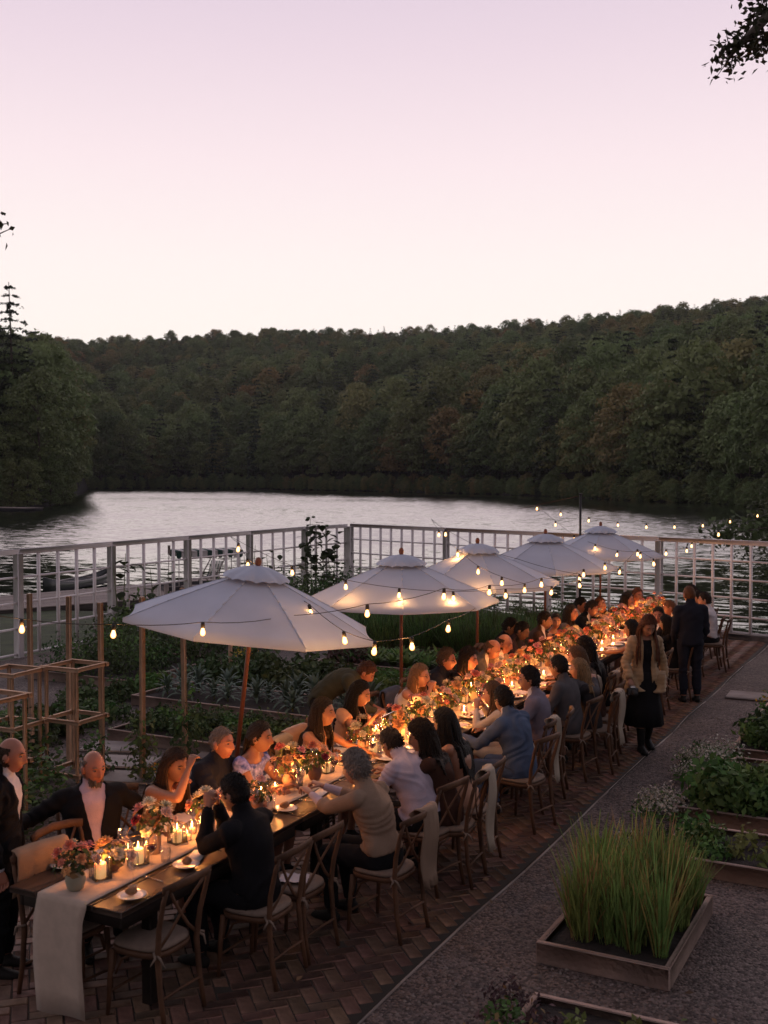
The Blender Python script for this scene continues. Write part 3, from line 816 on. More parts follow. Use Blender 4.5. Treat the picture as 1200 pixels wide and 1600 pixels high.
def onR(px):
    # meet the fence line with the vertical plane through a photo column
    d = ray(px, 850); k = np.cross(np.array([*CORN, 0]), np.array([*RD, 0]))[2] / np.cross(np.array([d[0], d[1], 0]), np.array([*RD, 0]))[2]
    return (d[0] * k, d[1] * k)
rp_ = [tuple(CORN + RD * .14)] + [onR(p_) for p_ in (697, 856, 1030)]
st_ = np.linalg.norm(np.array(rp_[3]) - np.array(rp_[2])); rp_ += [tuple(np.array(rp_[3]) + RD * st_ * 1.0), tuple(np.array(rp_[3]) + RD * st_ * 2.0)]
fence('white lattice fence running right from the corner along the water behind the table', (rp_, math.atan2(RD[1], RD[0])), .39, 6, 1.95)

# ================================================================ KITCHEN GARDEN
M_board = mat('bed_board', (.40, .29, .24), .8, var=.3, vscale=2.5, bump=.5, bscale=30, obj_var=.15)
M_soil = mat('bed_soil', (.022, .017, .014), .95, var=.4, vscale=8, bump=1.0, bscale=30)
def raised_bed(x0, x1, y0, y1, label, h=.145, name='raised_bed'):
    o = empty(name, ((x0 + x1) / 2, (y0 + y1) / 2, 0), rng.normal(0, .006)); tag(o, label, 'raised bed')
    X, Y = (x1 - x0) / 2, (y1 - y0) / 2; t = .042
    for s in (-1, 1):
        MB().box((0, s * (Y - t / 2), h / 2), (2 * X, t, h), bev=.005).build('board', M_board, o)
        MB().box((s * (X - t / 2), 0, h / 2 - .002), (t, 2 * Y - 2 * t - .004, h), bev=.005).build('board', M_board, o)
    b = MB(); n = 12; V = []
    for i in range(n):
        for j in range(n):
            u, v = -1 + 2 * i / (n - 1), -1 + 2 * j / (n - 1)
            V.append((u * (X - t), v * (Y - t), h - .045 + .02 * (1 - u * u) * (1 - v * v) + rng.uniform(-.012, .012)))
    b.add(V, [(i * n + j, (i + 1) * n + j, (i + 1) * n + j + 1, i * n + j + 1) for i in range(n - 1) for j in range(n - 1)])
    b.build('soil', M_soil, o, smooth=True)
    return o
# leaves as bent strips
def strips(P, az, elev, L, W, bend, nseg=4, shape=1.0):
    """each leaf starts at P, rises at elev, bends over; returns quads"""
    out = []
    n = len(P)
    az = np.asarray(az); el = np.asarray(elev) * np.ones(n); L = np.asarray(L) * np.ones(n); W = np.asarray(W) * np.ones(n); bend = np.asarray(bend) * np.ones(n)
    side = np.stack([-np.sin(az), np.cos(az), np.zeros(n)], 1)
    p = P.copy(); prev = None
    for k in range(nseg + 1):
        t = k / nseg
        wdt = W * (np.sin(math.pi * (.12 + .86 * t)) ** shape) * .5
        l, r_ = p - side * wdt[:, None], p + side * wdt[:, None]
        if prev is not None: out.append(np.stack([prev[0], prev[1], r_, l], 1))
        prev = (l, r_)
        e = el - bend * t
        p = p + np.stack([np.cos(az) * np.cos(e), np.sin(az) * np.cos(e), np.sin(e)], 1) * (L / nseg)[:, None]
    return np.concatenate(out)
M_kale = leaf_mat('kale_leaf', (.10, .15, .115), trans=.1, objv=.2)
M_herb = leaf_mat('herb_leaf', (.085, .165, .045), trans=.2, objv=.25)
M_dark = leaf_mat('dark_leaf', (.062, .098, .040), trans=.15, objv=.3)
M_lime = leaf_mat('young_leaf', (.155, .19, .06), trans=.25, objv=.2)
M_chive = leaf_mat('chive_leaf', (.21, .30, .085), trans=.25, objv=.25, huev=.03)
M_straw = leaf_mat('dry_leaf', (.34, .23, .09), trans=.25, objv=.25)
M_white = leaf_mat('alyssum_flower', (.40, .375, .32), trans=.1, objv=.15)
M_yel = leaf_mat('yellow_petal', (.55, .36, .05), trans=.2, objv=.1)
M_mag = leaf_mat('magenta_petal', (.30, .05, .12), trans=.2, objv=.1)
M_purp = leaf_mat('bronze_leaf', (.09, .05, .05), trans=.15, objv=.2)
M_stem = mat('plant_stem', (.13, .16, .07), .7, var=.2)
def m_kale(k):
    n = 26; az = np.arange(n) * 2.4 + rng.uniform(0, .4, n); el = np.linspace(.15, 1.25, n)
    P = np.stack([np.cos(az) * .02, np.sin(az) * .02, np.linspace(.10, .26, n)], 1)
    Q = strips(P, az, el + .35, np.linspace(.42, .26, n) * rng.uniform(.85, 1.2, n), .058, np.linspace(1.9, 1.0, n), 5, .7)
    b = MB(); b.tube([(0, 0, -.03), (.01, .0, .12), (0, 0, .28)], [.018, .016, .012], 6)
    n0 = b.n; b.add(Q.reshape(-1, 3), [tuple(range(i * 4, i * 4 + 4)) for i in range(len(Q))], 1)
    return b.mesh('kale', [M_stem, M_kale], True)
def m_bush(n, r, h, size, m, m2=None, frac=0.0):
    d = on_ball(n); d[:, 2] = np.abs(d[:, 2]); P = d * np.array([r, r, h]) * rng.uniform(.45, 1.05, (n, 1)) + rng.normal(0, r * .12, (n, 3)); P[:, 2] = np.abs(P[:, 2]) + .02
    Q = leaf_cards(P, d, size, .7, asp=.55, curl=.08)
    me = bpy.data.meshes.new('bush'); fast_mesh(me, Q.reshape(-1, 3), np.arange(n * 4).reshape(-1, 4)); me.materials.append(m)
    if m2:
        me.materials.append(m2); me.polygons.foreach_set('material_index', (np.where((rng.uniform(0, 1, n) < frac) & (P[:, 2] > h * .45), 1, 0)).astype(np.int32))
    return me
def m_chard(n, L, W, m):
    az = np.arange(n) * 2.4; P = np.stack([np.cos(az) * .03, np.sin(az) * .03, np.zeros(n)], 1)
    Q = strips(P, az, np.linspace(.7, 1.35, n), L * rng.uniform(.7, 1.2, n), W, rng.uniform(.6, 1.3, n), 4, 1.2)
    me = bpy.data.meshes.new('leafy'); fast_mesh(me, Q.reshape(-1, 3), np.arange(len(Q) * 4).reshape(-1, 4)); me.materials.append(m); return me
def m_grass(n, r, h, w_, m, m2=None, frac=.1, lean=.35):
    a = rng.uniform(0, 6.28, n); rad = r * np.sqrt(rng.uniform(0, 1, n)); P = np.stack([np.cos(a) * rad, np.sin(a) * rad, np.zeros(n)], 1)
    az = a + rng.normal(0, .9, n)
    Q = strips(P, az, 1.5 - rng.uniform(0, lean, n), h * rng.uniform(.55, 1.12, n), w_, rng.uniform(0, .75, n) ** 2, 5, .35)
    me = bpy.data.meshes.new('blades'); fast_mesh(me, Q.reshape(-1, 3), np.arange(len(Q) * 4).reshape(-1, 4)); me.materials.append(m)
    if m2:
        me.materials.append(m2); mi = np.tile((rng.uniform(0, 1, n) < frac).astype(np.int32), 5); me.polygons.foreach_set('material_index', mi)
    return me
def scatter(name, meshes, spots, label, cat, group, z=.11, smin=.8, smax=1.15):
    for x, y in spots:
        o = mobj(name, meshes[rng.integers(len(meshes))], None, (x, y, z), rng.uniform(0, 6.28)); s = rng.uniform(smin, smax); o.scale = (s, s, s * rng.uniform(.9, 1.1))
        tag(o, label, cat, group)
def grid(x0, x1, nx, y0, y1, ny, j=.05):
    return [(x0 + (x1 - x0) * (i + .5) / nx + rng.normal(0, j), y0 + (y1 - y0) * (k + .5) / ny + rng.normal(0, j)) for i in range(nx) for k in range(ny)]
KALE = [m_kale(k) for k in range(3)]
HERB = [m_bush(200, .24, .26, .085, M_herb) for _ in range(3)]
DARKB = [m_bush(220, .30, .36, .10, M_dark) for _ in range(3)]
CHARD = [m_chard(24, .24, .065, M_herb) for _ in range(3)]
YOUNG = [m_bush(34, .13, .20, .085, M_lime) for _ in range(3)]
CHIVE = [m_grass(n_, r_, h_, .0115, M_chive, M_straw, f_, .3) for n_, r_, h_, f_ in ((95, .085, .52, .08), (70, .065, .58, .22), (85, .075, .46, .05), (55, .06, .60, .3))]
ALYS = [m_bush(700, .24, .15, .030, M_herb, M_white, .85) for _ in range(3)]
TALL = [m_grass(130, .22, .62, .012, M_herb, M_dark, .4, .6) for _ in range(3)]
FENN = [m_bush(380, .38, .85, .075, M_dark, M_herb, .4) for _ in range(3)]
YELF = [m_bush(200, .24, .40, .05, M_herb, M_yel, .45)]
MAGF = [m_bush(170, .24, .34, .05, M_dark, M_mag, .4)]; PURP = [m_bush(230, .22, .26, .05, M_purp, M_straw, .08)]
BRON = [m_bush(170, .22, .30, .08, M_purp, M_dark, .4) for _ in range(2)]

# --- right-hand beds
raised_bed(-2.2, .2, 4.55, 6.27, 'raised bed with seedlings and purple flowers, cut by the bottom edge')
raised_bed(-2.44, -1.54, 6.93, 8.34, 'square wooden raised bed full of tall chives on the gravel')
raised_bed(-2.12, .3, 9.05, 9.98, 'raised bed with rows of pale young plants behind the chives')
raised_bed(-2.32, .3, 10.42, 11.62, 'raised bed filled with bright green leafy bushes and white alyssum at its corner')
raised_bed(-2.12, .3, 11.82, 12.62, 'mostly bare raised bed between two planted beds at the right edge')
raised_bed(-2.22, .3, 12.98, 14.2, 'raised bed of mixed low greens, below the yellow flowers at the right edge')
raised_bed(-2.22, .3, 14.7, 15.9, 'raised bed with yellow flowers in front of the pale flagstone')
raised_bed(-1.9, -.9, 18.2, 19.2, 'small planter box of bushy grass at the far right edge')
scatter('chive_clump', CHIVE, grid(-2.34, -1.64, 6, 7.14, 8.24, 7, .035), 'tall clump of green chives with a few dry blades in the square bed', 'chives', 'chives in the square bed', .10, .72, 1.06)
scatter('seedling', YOUNG, grid(-1.95, -.2, 6, 5.3, 6.05, 2, .04), 'small pale seedling in the bed at the bottom edge', 'seedling', 'seedlings in the front bed')
scatter('flower_bush', PURP, [(-2.3, 6.05), (-2.0, 5.75), (-2.2, 5.5)], 'low purple-brown bush with a few pale flowers at the bottom edge of the garden', 'flower', 'purple flowers at the front', .09, .7, .9)
scatter('herb_plant', HERB, [(-2.15, 5.65), (-2.28, 5.9)], 'dark green herb among the purple flowers at the bottom edge', 'herb', 'herbs among the purple flowers', .08, .45, .6)
scatter('seedling', YOUNG, [(-1.55, 9.35), (-1.5, 9.62), (-1.3, 9.2), (-1.28, 9.5), (-1.25, 9.75), (-1.05, 9.3), (-1.0, 9.6), (-.7, 9.4)], 'young plant with pale leaves in dark soil behind the chives', 'young plant', 'young plants behind the chives', smin=.7, smax=1.0)
scatter('leafy_plant', HERB, [(-1.95, 9.3), (-1.8, 9.6), (-1.72, 9.25), (-1.95, 9.75)], 'leafy green plant at the left end of the seedling bed', 'leafy plant', 'leafy plants beside the seedlings', .11, .6, .8)
scatter('leafy_plant', HERB, grid(-2.1, -.3, 7, 10.6, 11.45, 4, .05), 'bright green leafy bush in the full bed at the right', 'leafy plant', 'leafy bushes in the full bed', smin=.95, smax=1.3)
scatter('alyssum', ALYS, [(-2.42, 10.45), (-2.5, 10.8), (-2.2, 11.75), (-2.45, 11.95), (-2.05, 11.98), (-2.5, 12.6), (-2.3, 12.95), (-2.4, 9.15)], 'mound of white alyssum spilling over a bed corner on to the gravel', 'alyssum', 'alyssum mounds at the bed corners', .02, .9, 1.35)
scatter('herb_plant', DARKB, [(-2.55, 11.0), (-2.5, 12.2), (-2.45, 9.5), (-2.3, 9.85), (-2.6, 13.2)], 'dark low herb growing in the gravel beside the alyssum', 'herb', 'dark herbs along the bed ends', .0, .35, .55)
scatter('seedling', YOUNG, [(-1.7, 12.2), (-1.3, 12.1), (-1.0, 12.35)], 'tiny seedling in the mostly bare bed', 'seedling', 'seedlings in the bare bed', smin=.5, smax=.7)
scatter('leafy_plant', HERB + DARKB, grid(-2.1, -.6, 6, 13.15, 14.05, 3, .06), 'green plant in the mixed bed below the yellow flowers', 'leafy plant', 'plants of the mixed bed', smin=.8, smax=1.1)
scatter('yellow_flower', YELF, [(-2.0, 15.1), (-1.7, 15.3), (-1.4, 15.0), (-1.9, 15.55), (-1.1, 15.3)], 'bush with yellow flowers in front of the pale flagstone', 'flower', 'yellow flowers at the right', smin=.8, smax=1.1)
scatter('herb_plant', HERB, [(-1.5, 15.6), (-1.2, 15.65), (-.9, 15.0)], 'green herb among the yellow flowers at the right', 'herb', 'herbs among the yellow flowers')
scatter('ornamental_grass', TALL, [(-1.6, 18.5), (-1.3, 18.8), (-1.5, 18.95), (-1.15, 18.45)], 'bushy grass in the small planter at the far right edge', 'grass plant', 'grass in the small planter', smin=.5, smax=.7)

# --- left-hand beds
raised_bed(-9.3, -6.85, 10.38, 11.6, 'raised bed of dark low greens nearest the table on the left')
raised_bed(-10.45, -6.75, 12.16, 13.4, 'long raised bed of blue-green kale behind the leaning umbrella pole')
raised_bed(-8.3, -6.75, 13.82, 15.1, 'short raised bed of low bright herbs behind the bending man')
raised_bed(-9.6, -6.75, 15.9, 17.3, 'raised bed of chard and magenta leaves behind the second umbrella pole')
raised_bed(-10.6, -6.75, 18.1, 19.4, 'far raised bed of tall feathery greens near the corner of the fence')
raised_bed(-13.4, -11.2, 13.0, 15.4, 'raised bed of bushy plants along the left lattice fence')
scatter('leafy_plant', DARKB + HERB, grid(-9.2, -6.95, 9, 10.6, 11.45, 3, .04), 'dark green leafy plant in the left bed nearest the table', 'leafy plant', 'dark greens in the nearest left bed', smin=.5, smax=.75)
scatter('kale_plant', KALE, grid(-10.3, -6.9, 9, 12.35, 13.2, 2, .06), 'blue-green kale with arching strap leaves in the long left bed', 'kale', 'kale in the long left bed', .07, .62, .9)
scatter('herb_plant', HERB, grid(-8.2, -6.85, 5, 13.95, 15.0, 4, .04), 'bright low herb in the short bed behind the bending man', 'herb', 'herbs in the short left bed', smin=.7, smax=.95)
scatter('leafy_plant', DARKB, grid(-10.6, -8.5, 5, 13.9, 15.3, 3, .1), 'dense dark bush between the kale and the chard beds', 'bush', 'dark bushes behind the kale', .0, .9, 1.3)
scatter('chard_plant', CHARD, grid(-9.5, -6.85, 8, 16.05, 17.1, 3, .05), 'upright bright green chard in the bed behind the second umbrella pole', 'chard', 'chard in the left bed', smin=.95, smax=1.25)
scatter('bronze_plant', BRON, [(-9.3, 16.2), (-9.1, 16.5), (-9.35, 16.7), (-8.9, 16.15)], 'dark bronze-leaved plant at the end of the chard bed', 'leafy plant', 'bronze plants in the chard bed')
scatter('flower_bush', MAGF, [(-6.9, 15.4), (-6.95, 15.75), (-6.8, 15.1)], 'magenta flowering plant at the bed end behind the blonde woman', 'flower', 'magenta flowers behind the blonde woman', .0, .9, 1.1)
scatter('feathery_plant', TALL, grid(-10.4, -6.6, 13, 17.95, 19.6, 5, .1), 'tall feathery green plant in the far left bed', 'feathery plant', 'feathery plants in the far bed', .1, .75, 1.05)
scatter('feathery_plant', TALL, grid(-11.8, -6.5, 14, 20.2, 21.8, 3, .14), 'tall grassy plant behind the far left bed', 'grass plant', 'grasses behind the far bed', 0, .75, 1.0)
scatter('fence_shrub', FENN, [(-6.4, 23.2), (-7.0, 23.3), (-7.7, 23.4), (-8.3, 23.7), (-8.9, 23.9), (-9.6, 24.0), (-10.2, 24.2), (-10.8, 24.4), (-11.5, 24.5), (-12.2, 24.7), (-7.3, 22.7), (-8.6, 23.1), (-9.9, 23.4), (-11.1, 23.8)], 'dark low shrub along the foot of the right-hand lattice fence', 'shrub', 'shrubs along the right-hand fence', 0, .55, .75)
scatter('fence_shrub', FENN, [(-14.3, y + rng.normal(0, .1)) for y in np.arange(16.4, 25.6, .5)] + [(-13.6, y + rng.normal(0, .15)) for y in np.arange(15.2, 25, .7)] + [(-12.6, y + rng.normal(0, .2)) for y in np.arange(15.8, 24, .9)],
        'bushy dark plant along the foot of the left lattice fence', 'shrub', 'shrubs along the left fence', 0, .8, 1.2)
scatter('fence_shrub', FENN, [(-11.7 + rng.normal(0, .15), y) for y in np.arange(15.4, 20.5, .7)] + grid(-13.2, -11.4, 4, 13.2, 15.2, 4, .1), 'bushy green plant in the bed along the left fence', 'shrub', 'shrubs in the fence bed', 0, .7, 1.0)
scatter('leafy_plant', HERB + DARKB, grid(-11.2, -10.7, 2, 9.8, 13.5, 9, .12) + grid(-10.5, -9.7, 3, 9.5, 11.8, 4, .12), 'low leafy plant at the left end of the left beds', 'leafy plant', 'leafy plants at the bed ends', .0, .5, 1.0)
scatter('yellow_flower', YELF, [(at(375, 1045)[0], at(375, 1045)[1]), (at(385, 1043)[0], at(385, 1043)[1])], 'small yellow flower bush behind the leaning umbrella pole', 'flower', 'yellow flowers behind the kale', .0, 1.0, 1.2)
scatter('yellow_flower', YELF, [tuple(at(240, 1222)[:2])], 'little yellow flowers at the foot of the tall stakes', 'flower', 'yellow flowers at the stakes', 0, .5, .6)

# --- stakes, tomato towers and their plants
M_stake = mat('stake_wood', (.56, .36, .235), .75, var=.3, vscale=3, bump=.3, bscale=30, obj_var=.12)
TOM = [m_bush(230, .26, 1.0, .095, M_dark, M_herb, .5) for _ in range(3)]
def stake(px, py, ztop, label):
    p = at(px, py)
    o = MB().box((0, 0, ztop / 2 - .1), (.050, .050, ztop + .2), bev=.004).build('garden_stake', M_stake, None, (p[0], p[1], 0), rng.uniform(-.3, .3))
    o.rotation_euler[0] = rng.normal(0, .008); o.rotation_euler[1] = rng.normal(0, .008)
    tag(o, label, 'stake'); return p
stake(160, 1202, 1.88, 'tall square wooden stake at the right corner of the wooden tower')
stake(108, 1190, 1.92, 'tall square wooden stake behind the wooden tower')
stake(50, 1190, 1.95, 'tall square wooden stake nearest the left edge')
for px, py, l in ((223, 1220, 'tall wooden stake with a climber under the left tip of the near umbrella'), (290, 1185, 'tall wooden stake with leafy climber in front of the kale bed')):
    p = stake(px, py, 2.0, l)
    o = mobj('climbing_plant', TOM[0 if px < 250 else 1], None, (p[0], p[1], 0), rng.uniform(0, 6)); o.scale = (.75, .75, .92 if px > 250 else .8)
    tag(o, 'leafy climber round the tall stake ' + ('under the umbrella tip' if px < 250 else 'in front of the kale bed'), 'climber')
q = at(360, 1050); o = MB().box((0, 0, .35), (.05, .05, .9)).build('garden_stake', M_stake, None, (q[0], q[1], 0)); tag(o, 'short wooden stake among the kale, under the near umbrella', 'stake')
def tower(px, py, rz, label, zt=1.22):
    p = at(px, py); o = empty('wooden_tower', (p[0], p[1], 0), rz); tag(o, label, 'plant tower')
    h = .23; M = M_stake
    for sx in (-1, 1):
        for sy in (-1, 1): MB().box((sx * (h - .02), sy * (h - .02), zt / 2), (.032, .032, zt), bev=.003).build('leg', M, o)
    for z in (.07, .65, zt):
        for s in (-1, 1):
            MB().box((0, s * (h + .002), z), (2 * h + .085, .04, .042), bev=.003).build('rail', M, o)
            MB().box((s * (h + .002), 0, z - .001), (.04, 2 * h - .042, .040), bev=.003).build('rail', M, o)
    return p
tower(118, 1212, R(2), 'open square wooden plant tower between the dark-suited man and the stakes')
t2 = tower(18, 1225, R(4), 'wooden plant tower overgrown with tomato vines at the left edge')
t3 = tower(-12, 1300, R(0), 'nearer wooden plant tower at the left edge behind the standing man', 1.26)
for i, (px, py) in enumerate(((30, 1230), (-8, 1255), (5, 1215), (60, 1215), (40, 1290), (10, 1310), (75, 1262))):
    p = at(px, py); o = mobj('tomato_plant', TOM[i % 3], None, (p[0], p[1], 0), i * 1.3); o.scale = (1.0, 1.0, .78 if i < 4 else .62)
    tag(o, 'sprawling tomato vine growing through the wooden towers at the left edge', 'tomato plant', 'tomato vines in the towers')
q = at(150, 1212); o = mobj('tomato_plant', TOM[1], None, (q[0], q[1], 0), 1); o.scale = (.7, .7, .6); tag(o, 'smaller tomato vine at the right foot of the open wooden tower', 'tomato plant')
# sunflower-like climbers on the fence
M_heart = leaf_mat('heart_leaf', (.045, .062, .026), trans=.25, objv=.3)
def fence_climber(px, ztop, nl, label, y0=850, X=-14.72, w_=.28, size=.25, heads=True):
    p = atx(px, y0, X); o = empty('sunflower' if heads else 'fence_vine', (p[0], p[1], 0)); tag(o, label, 'climbing plant')
    b = MB()
    for j in range(3 if heads else 2):
        x = (j - 1) * w_ * .6
        b.tube([(x * .2, x * .3, 0), (x * .6, x * .8, ztop * .5), (x * .5 + rng.normal(0, .06), x * 1.1, ztop * (1 - .13 * abs(j - 1)))], [.014, .012, .006], 5)
    b.build('stem', M_stem, o)
    P = np.stack([rng.normal(0, w_ * .35, nl), rng.normal(0, w_ * .75, nl), rng.uniform(.35, .95, nl) * ztop], 1); az = rng.uniform(0, 6.28, nl)
    Q = strips(P, az, rng.uniform(-.6, .2, nl), size * rng.uniform(.7, 1.3, nl), size * .8, rng.uniform(.3, 1.0, nl), 4, 1.4)
    n4 = nl
    for k in range(nl):
        q_ = Q[k::nl]
        bb = MB(); bb.add(q_.reshape(-1, 3), [(0, 1, 2, 3), (4, 5, 6, 7), (8, 9, 10, 11), (12, 13, 14, 15)]); bb.build('leaf', M_heart, o)
    if heads:
        for j in range(4):
            bb = MB(); bb.lathe([(0, -.03), (.05, -.015), (.055, .01), (.02, .025), (0, .03)], 9, (rng.normal(0, .1), rng.normal(0, .16), ztop * rng.uniform(.93, 1.02))); bb.build('flower_head', M_dark, o, smooth=True)
fence_climber(486, 2.25, 58, 'tall sunflowers with drooping heads growing above the fence beside the corner')
fence_climber(514, 1.95, 44, 'shorter heart-leaved climber beside the tall sunflowers at the fence corner')
fence_climber(193, 1.75, 15, 'vine climbing the left lattice fence in front of the dock', w_=.25, size=.24, heads=False)
fence_climber(240, 1.35, 12, 'low leafy vine on the left fence just above the near umbrella', w_=.3, size=.24, heads=False)
fence_climber(395, 1.65, 12, 'small vine on the fence behind the near umbrella peak', w_=.3, size=.2, heads=False)
fence_climber(430, 1.6, 12, 'thin vine on the fence right of the near umbrella peak', w_=.3, size=.18, heads=False)

# tree at the right edge, beyond the terrace, with boughs over the water
rt = put(1236, 46, ZW)
RTc = conifer_quads(15, 4.6, 4200, .36, .15, .06)
tree(mesh_quads('crown', RTc, leaf_mat('right_pine_needles', (.12, .135, .055), trans=.1)), trunk_mesh(15, .25, 0, 1, .97), rt, .58, .8, 'dark drooping conifer at the right edge over the water', name='conifer_tree')
def bough_tree(loc, trunk_h, boughs, label, size, m, per, jit):
    o = empty('overhanging_tree', loc); tag(o, label, 'tree')
    b = MB(); b.tube([(0, 0, -2), (.1, 0, trunk_h * .5), (0, .1, trunk_h)], [.28, .22, .10], 8); P = []
    for pts_ in boughs:
        pts_ = [np.array(p) - np.array(loc) for p in pts_]
        b.tube(pts_, np.linspace(.05, .008, len(pts_)), 5)
        for a, c in zip(pts_[max(0, len(pts_) - 3):], pts_[max(0, len(pts_) - 3) + 1:]):
            for k in range(per):
                q = a + (c - a) * rng.uniform(); P.append(q + rng.normal(0, jit, 3))
                if k % 9 == 0: b.tube([q, P[-1]], [.006, .003], 4)
    b.build('trunk', M_bark, o, smooth=True); P = np.array(P)
    quads_obj('crown', leaf_cards(P, on_ball(len(P)), size, .9, asp=.55, curl=.08), m, o)
bough_tree((rt[0] + 1.2, rt[1] - 2.0, ZW), 9, [[rt + np.array([1.2, -2, 3.2]), atd(1215, 822, 40), atd(1150, 832, 39), atd(1112, 838, 38.5)], [rt + np.array([1.2, -2, 3.6]), atd(1230, 812, 41), atd(1175, 826, 41)]],
           'tree whose low bough reaches over the water at the right edge', .26, M_dark, 150, .28)
# overhanging branch top right and the tip at the left edge
M_oak = leaf_mat('oak_leaf', (.040, .045, .022), trans=.2, objv=.1)
tb = np.array([2.2, 9.5, 0.0])
bough_tree(tuple(tb), 9.5, [[tb + [0, 0, 8.6], atd(1290, -60, 9.2), atd(1215, 8, 9.0), atd(1170, 30, 9.0)], [atd(1290, -60, 9.2), atd(1240, 30, 9.1), atd(1198, 62, 9.0), atd(1188, 70, 9.0)],
                            [atd(1215, 8, 9.0), atd(1168, 60, 8.9), atd(1150, 72, 8.9), atd(1132, 104, 8.9)], [atd(1290, -60, 9.2), atd(1200, -30, 9), atd(1172, -8, 9)]],
           'tree outside the frame whose leafy branch hangs into the top right corner', .062, M_oak, 110, .075)
tl = np.array([-7.2, 5.0, 0.0])
bough_tree(tuple(tl), 7, [[tl + [0, 0, 6], atd(-80, 330, 8), atd(-38, 352, 8), atd(-10, 372, 8)], [atd(-80, 330, 8), atd(-34, 345, 8), atd(-8, 352, 8)]],
           'tree outside the frame whose leaf tips show at the left edge against the sky', .06, M_oak, 36, .06)

# ================================================================ LONG TABLE
TX0, TX1, TZ, TY0, TY1 = -5.14, -4.24, .76, 4.84, 20.9
TXC = (TX0 + TX1) / 2
M_tab = mat('table_plank', (.075, .052, .040), .38, var=.45, vscale=2.0, bump=.35, bscale=18, obj_var=.2, stretch=(3, .35, 3))
M_tdark = mat('table_dark', (.026, .018, .014), .7, spec=.25, var=.2)
nT = 8; tl_ = (TY1 - TY0) / nT
for i in range(nT):
    o = empty('banquet_table', (TXC, TY0 + tl_ * (i + .5), 0))
    where = ['nearest of the joined plank tables, with the runner hanging off its end', 'second plank table from the near end of the long row', 'third plank table of the long row, beside the white-shirted man',
             'fourth plank table of the long row, beside the blue-suited man', 'fifth plank table of the long row, by the grey-blazered man', 'sixth plank table, beside the draped empty chairs',
             'seventh plank table, beside the smiling man facing the camera', 'last plank table of the row, nearest the lake fence'][i]
    tag(o, where, 'table', 'plank tables joined in one long row')
    wd = (TX1 - TX0) / 4
    for k in range(4):
        MB().box((TX0 - TXC + wd * (k + .5), 0, TZ - .019 + rng.normal(0, .0008)), (wd - .005, tl_ - .006, .038), bev=.004).build('plank', M_tab, o)
    for sx in (-1, 1): MB().box((sx * .40, 0, TZ - .085), (.03, tl_ - .12, .09)).build('apron', M_tdark, o)
    for sy in (-1, 1): MB().box((0, sy * (tl_ / 2 - .075), TZ - .0855), (.77, .03, .088)).build('apron', M_tdark, o)
    for sx in (-1, 1):
        for sy in (-1, 1): MB().box((sx * .31, sy * (tl_ / 2 - .42), (TZ - .04) / 2), (.075, .075, TZ - .042), bev=.006).build('leg', M_tdark, o)
# runner: over the end and along the middle
def runner():
    M_run = mat('linen_runner', (.50, .385, .30), .9, var=.08, vscale=14, bump=.25, bscale=260, sheen=.2)
    x0, x1 = -4.90, -4.51; b = MB(); V = []; nx = 9
    prof = [(TY0 - .004, .06), (TY0 - .012, .2), (TY0 - .016, .35), (TY0 - .014, .5), (TY0 - .010, .64), (TY0 - .010, .735), (TY0 - .004, TZ + .002), (TY0 + .03, TZ + .005)]
    ys = np.arange(TY0 + .3, TY1, .3)
    prof += [(y, TZ + .005) for y in ys]
    for k, (y, z) in enumerate(prof):
        hang = z < .73
        for i in range(nx):
            u = i / (nx - 1); x = x0 + (x1 - x0) * u + (.012 * math.sin(z * 7 + 1) if hang else .01 * math.sin(y * 1.7))
            yy = y - (.008 + .012 * (1 + math.sin(u * 7 + z * 3)) * (.75 - z) if hang else 0)
            zz = z + (.001 * math.sin(u * 9 + y * 8) if not hang else .02 * (u - .5))
            V.append((x, yy, zz))
    b.add(V, [(k * nx + i, k * nx + i + 1, (k + 1) * nx + i + 1, (k + 1) * nx + i) for k in range(len(prof) - 1) for i in range(nx - 1)])
    o = b.build('table_runner', M_run, smooth=True); so = o.modifiers.new('cloth', 'SOLIDIFY'); so.thickness = .003; so.offset = 1
    tag(o, 'long pale linen runner along the table, hanging to the ground at the near end', 'table runner')
runner()

# ---------------------------------------------------------------- candles and lanterns
M_brass = mat('lantern_metal', (.12, .085, .045), .35, metal=.8)
M_glass = thin_glass('clear_glass', base=.03)
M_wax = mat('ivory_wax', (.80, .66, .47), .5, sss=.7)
wb_ = M_wax.node_tree.nodes['Principled BSDF']; wb_.inputs['Emission Color'].default_value = (1.0, .50, .17, 1); wb_.inputs['Emission Strength'].default_value = .75   # even emission put into the wax, standing in for flame light scattered through it
M_flame = emit('candle_flame', (1.0, .58, .20), 26)
CANDLE = (1.0, .335, .075)
PW = 5.0
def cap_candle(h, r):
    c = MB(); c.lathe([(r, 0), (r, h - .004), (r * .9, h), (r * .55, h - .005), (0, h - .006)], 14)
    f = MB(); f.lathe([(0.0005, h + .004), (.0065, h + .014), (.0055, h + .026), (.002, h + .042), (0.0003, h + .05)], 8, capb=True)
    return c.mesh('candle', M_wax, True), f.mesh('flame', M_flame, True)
def lantern_kind(wd, ht, ch, cr):
    fr = MB(); t = .0036; h = wd / 2
    for sx in (-1, 1):
        for sy in (-1, 1): fr.box((sx * h, sy * h, ht / 2), (t, t, ht))
    for z in (.004, ht):
        for s in (-1, 1):
            fr.box((0, s * h, z), (wd - t, t * .98, t)); fr.box((s * h, 0, z), (t * .98, wd - t, t))
    fr.box((0, 0, .003), (wd - .006, wd - .006, .004))
    p = MB(); p.box((0, 0, 0), (wd - .008, .0016, ht - .014))
    return fr.mesh('frame', M_brass), p.mesh('glass_pane', M_glass), *cap_candle(ch, cr), wd, ht, ch
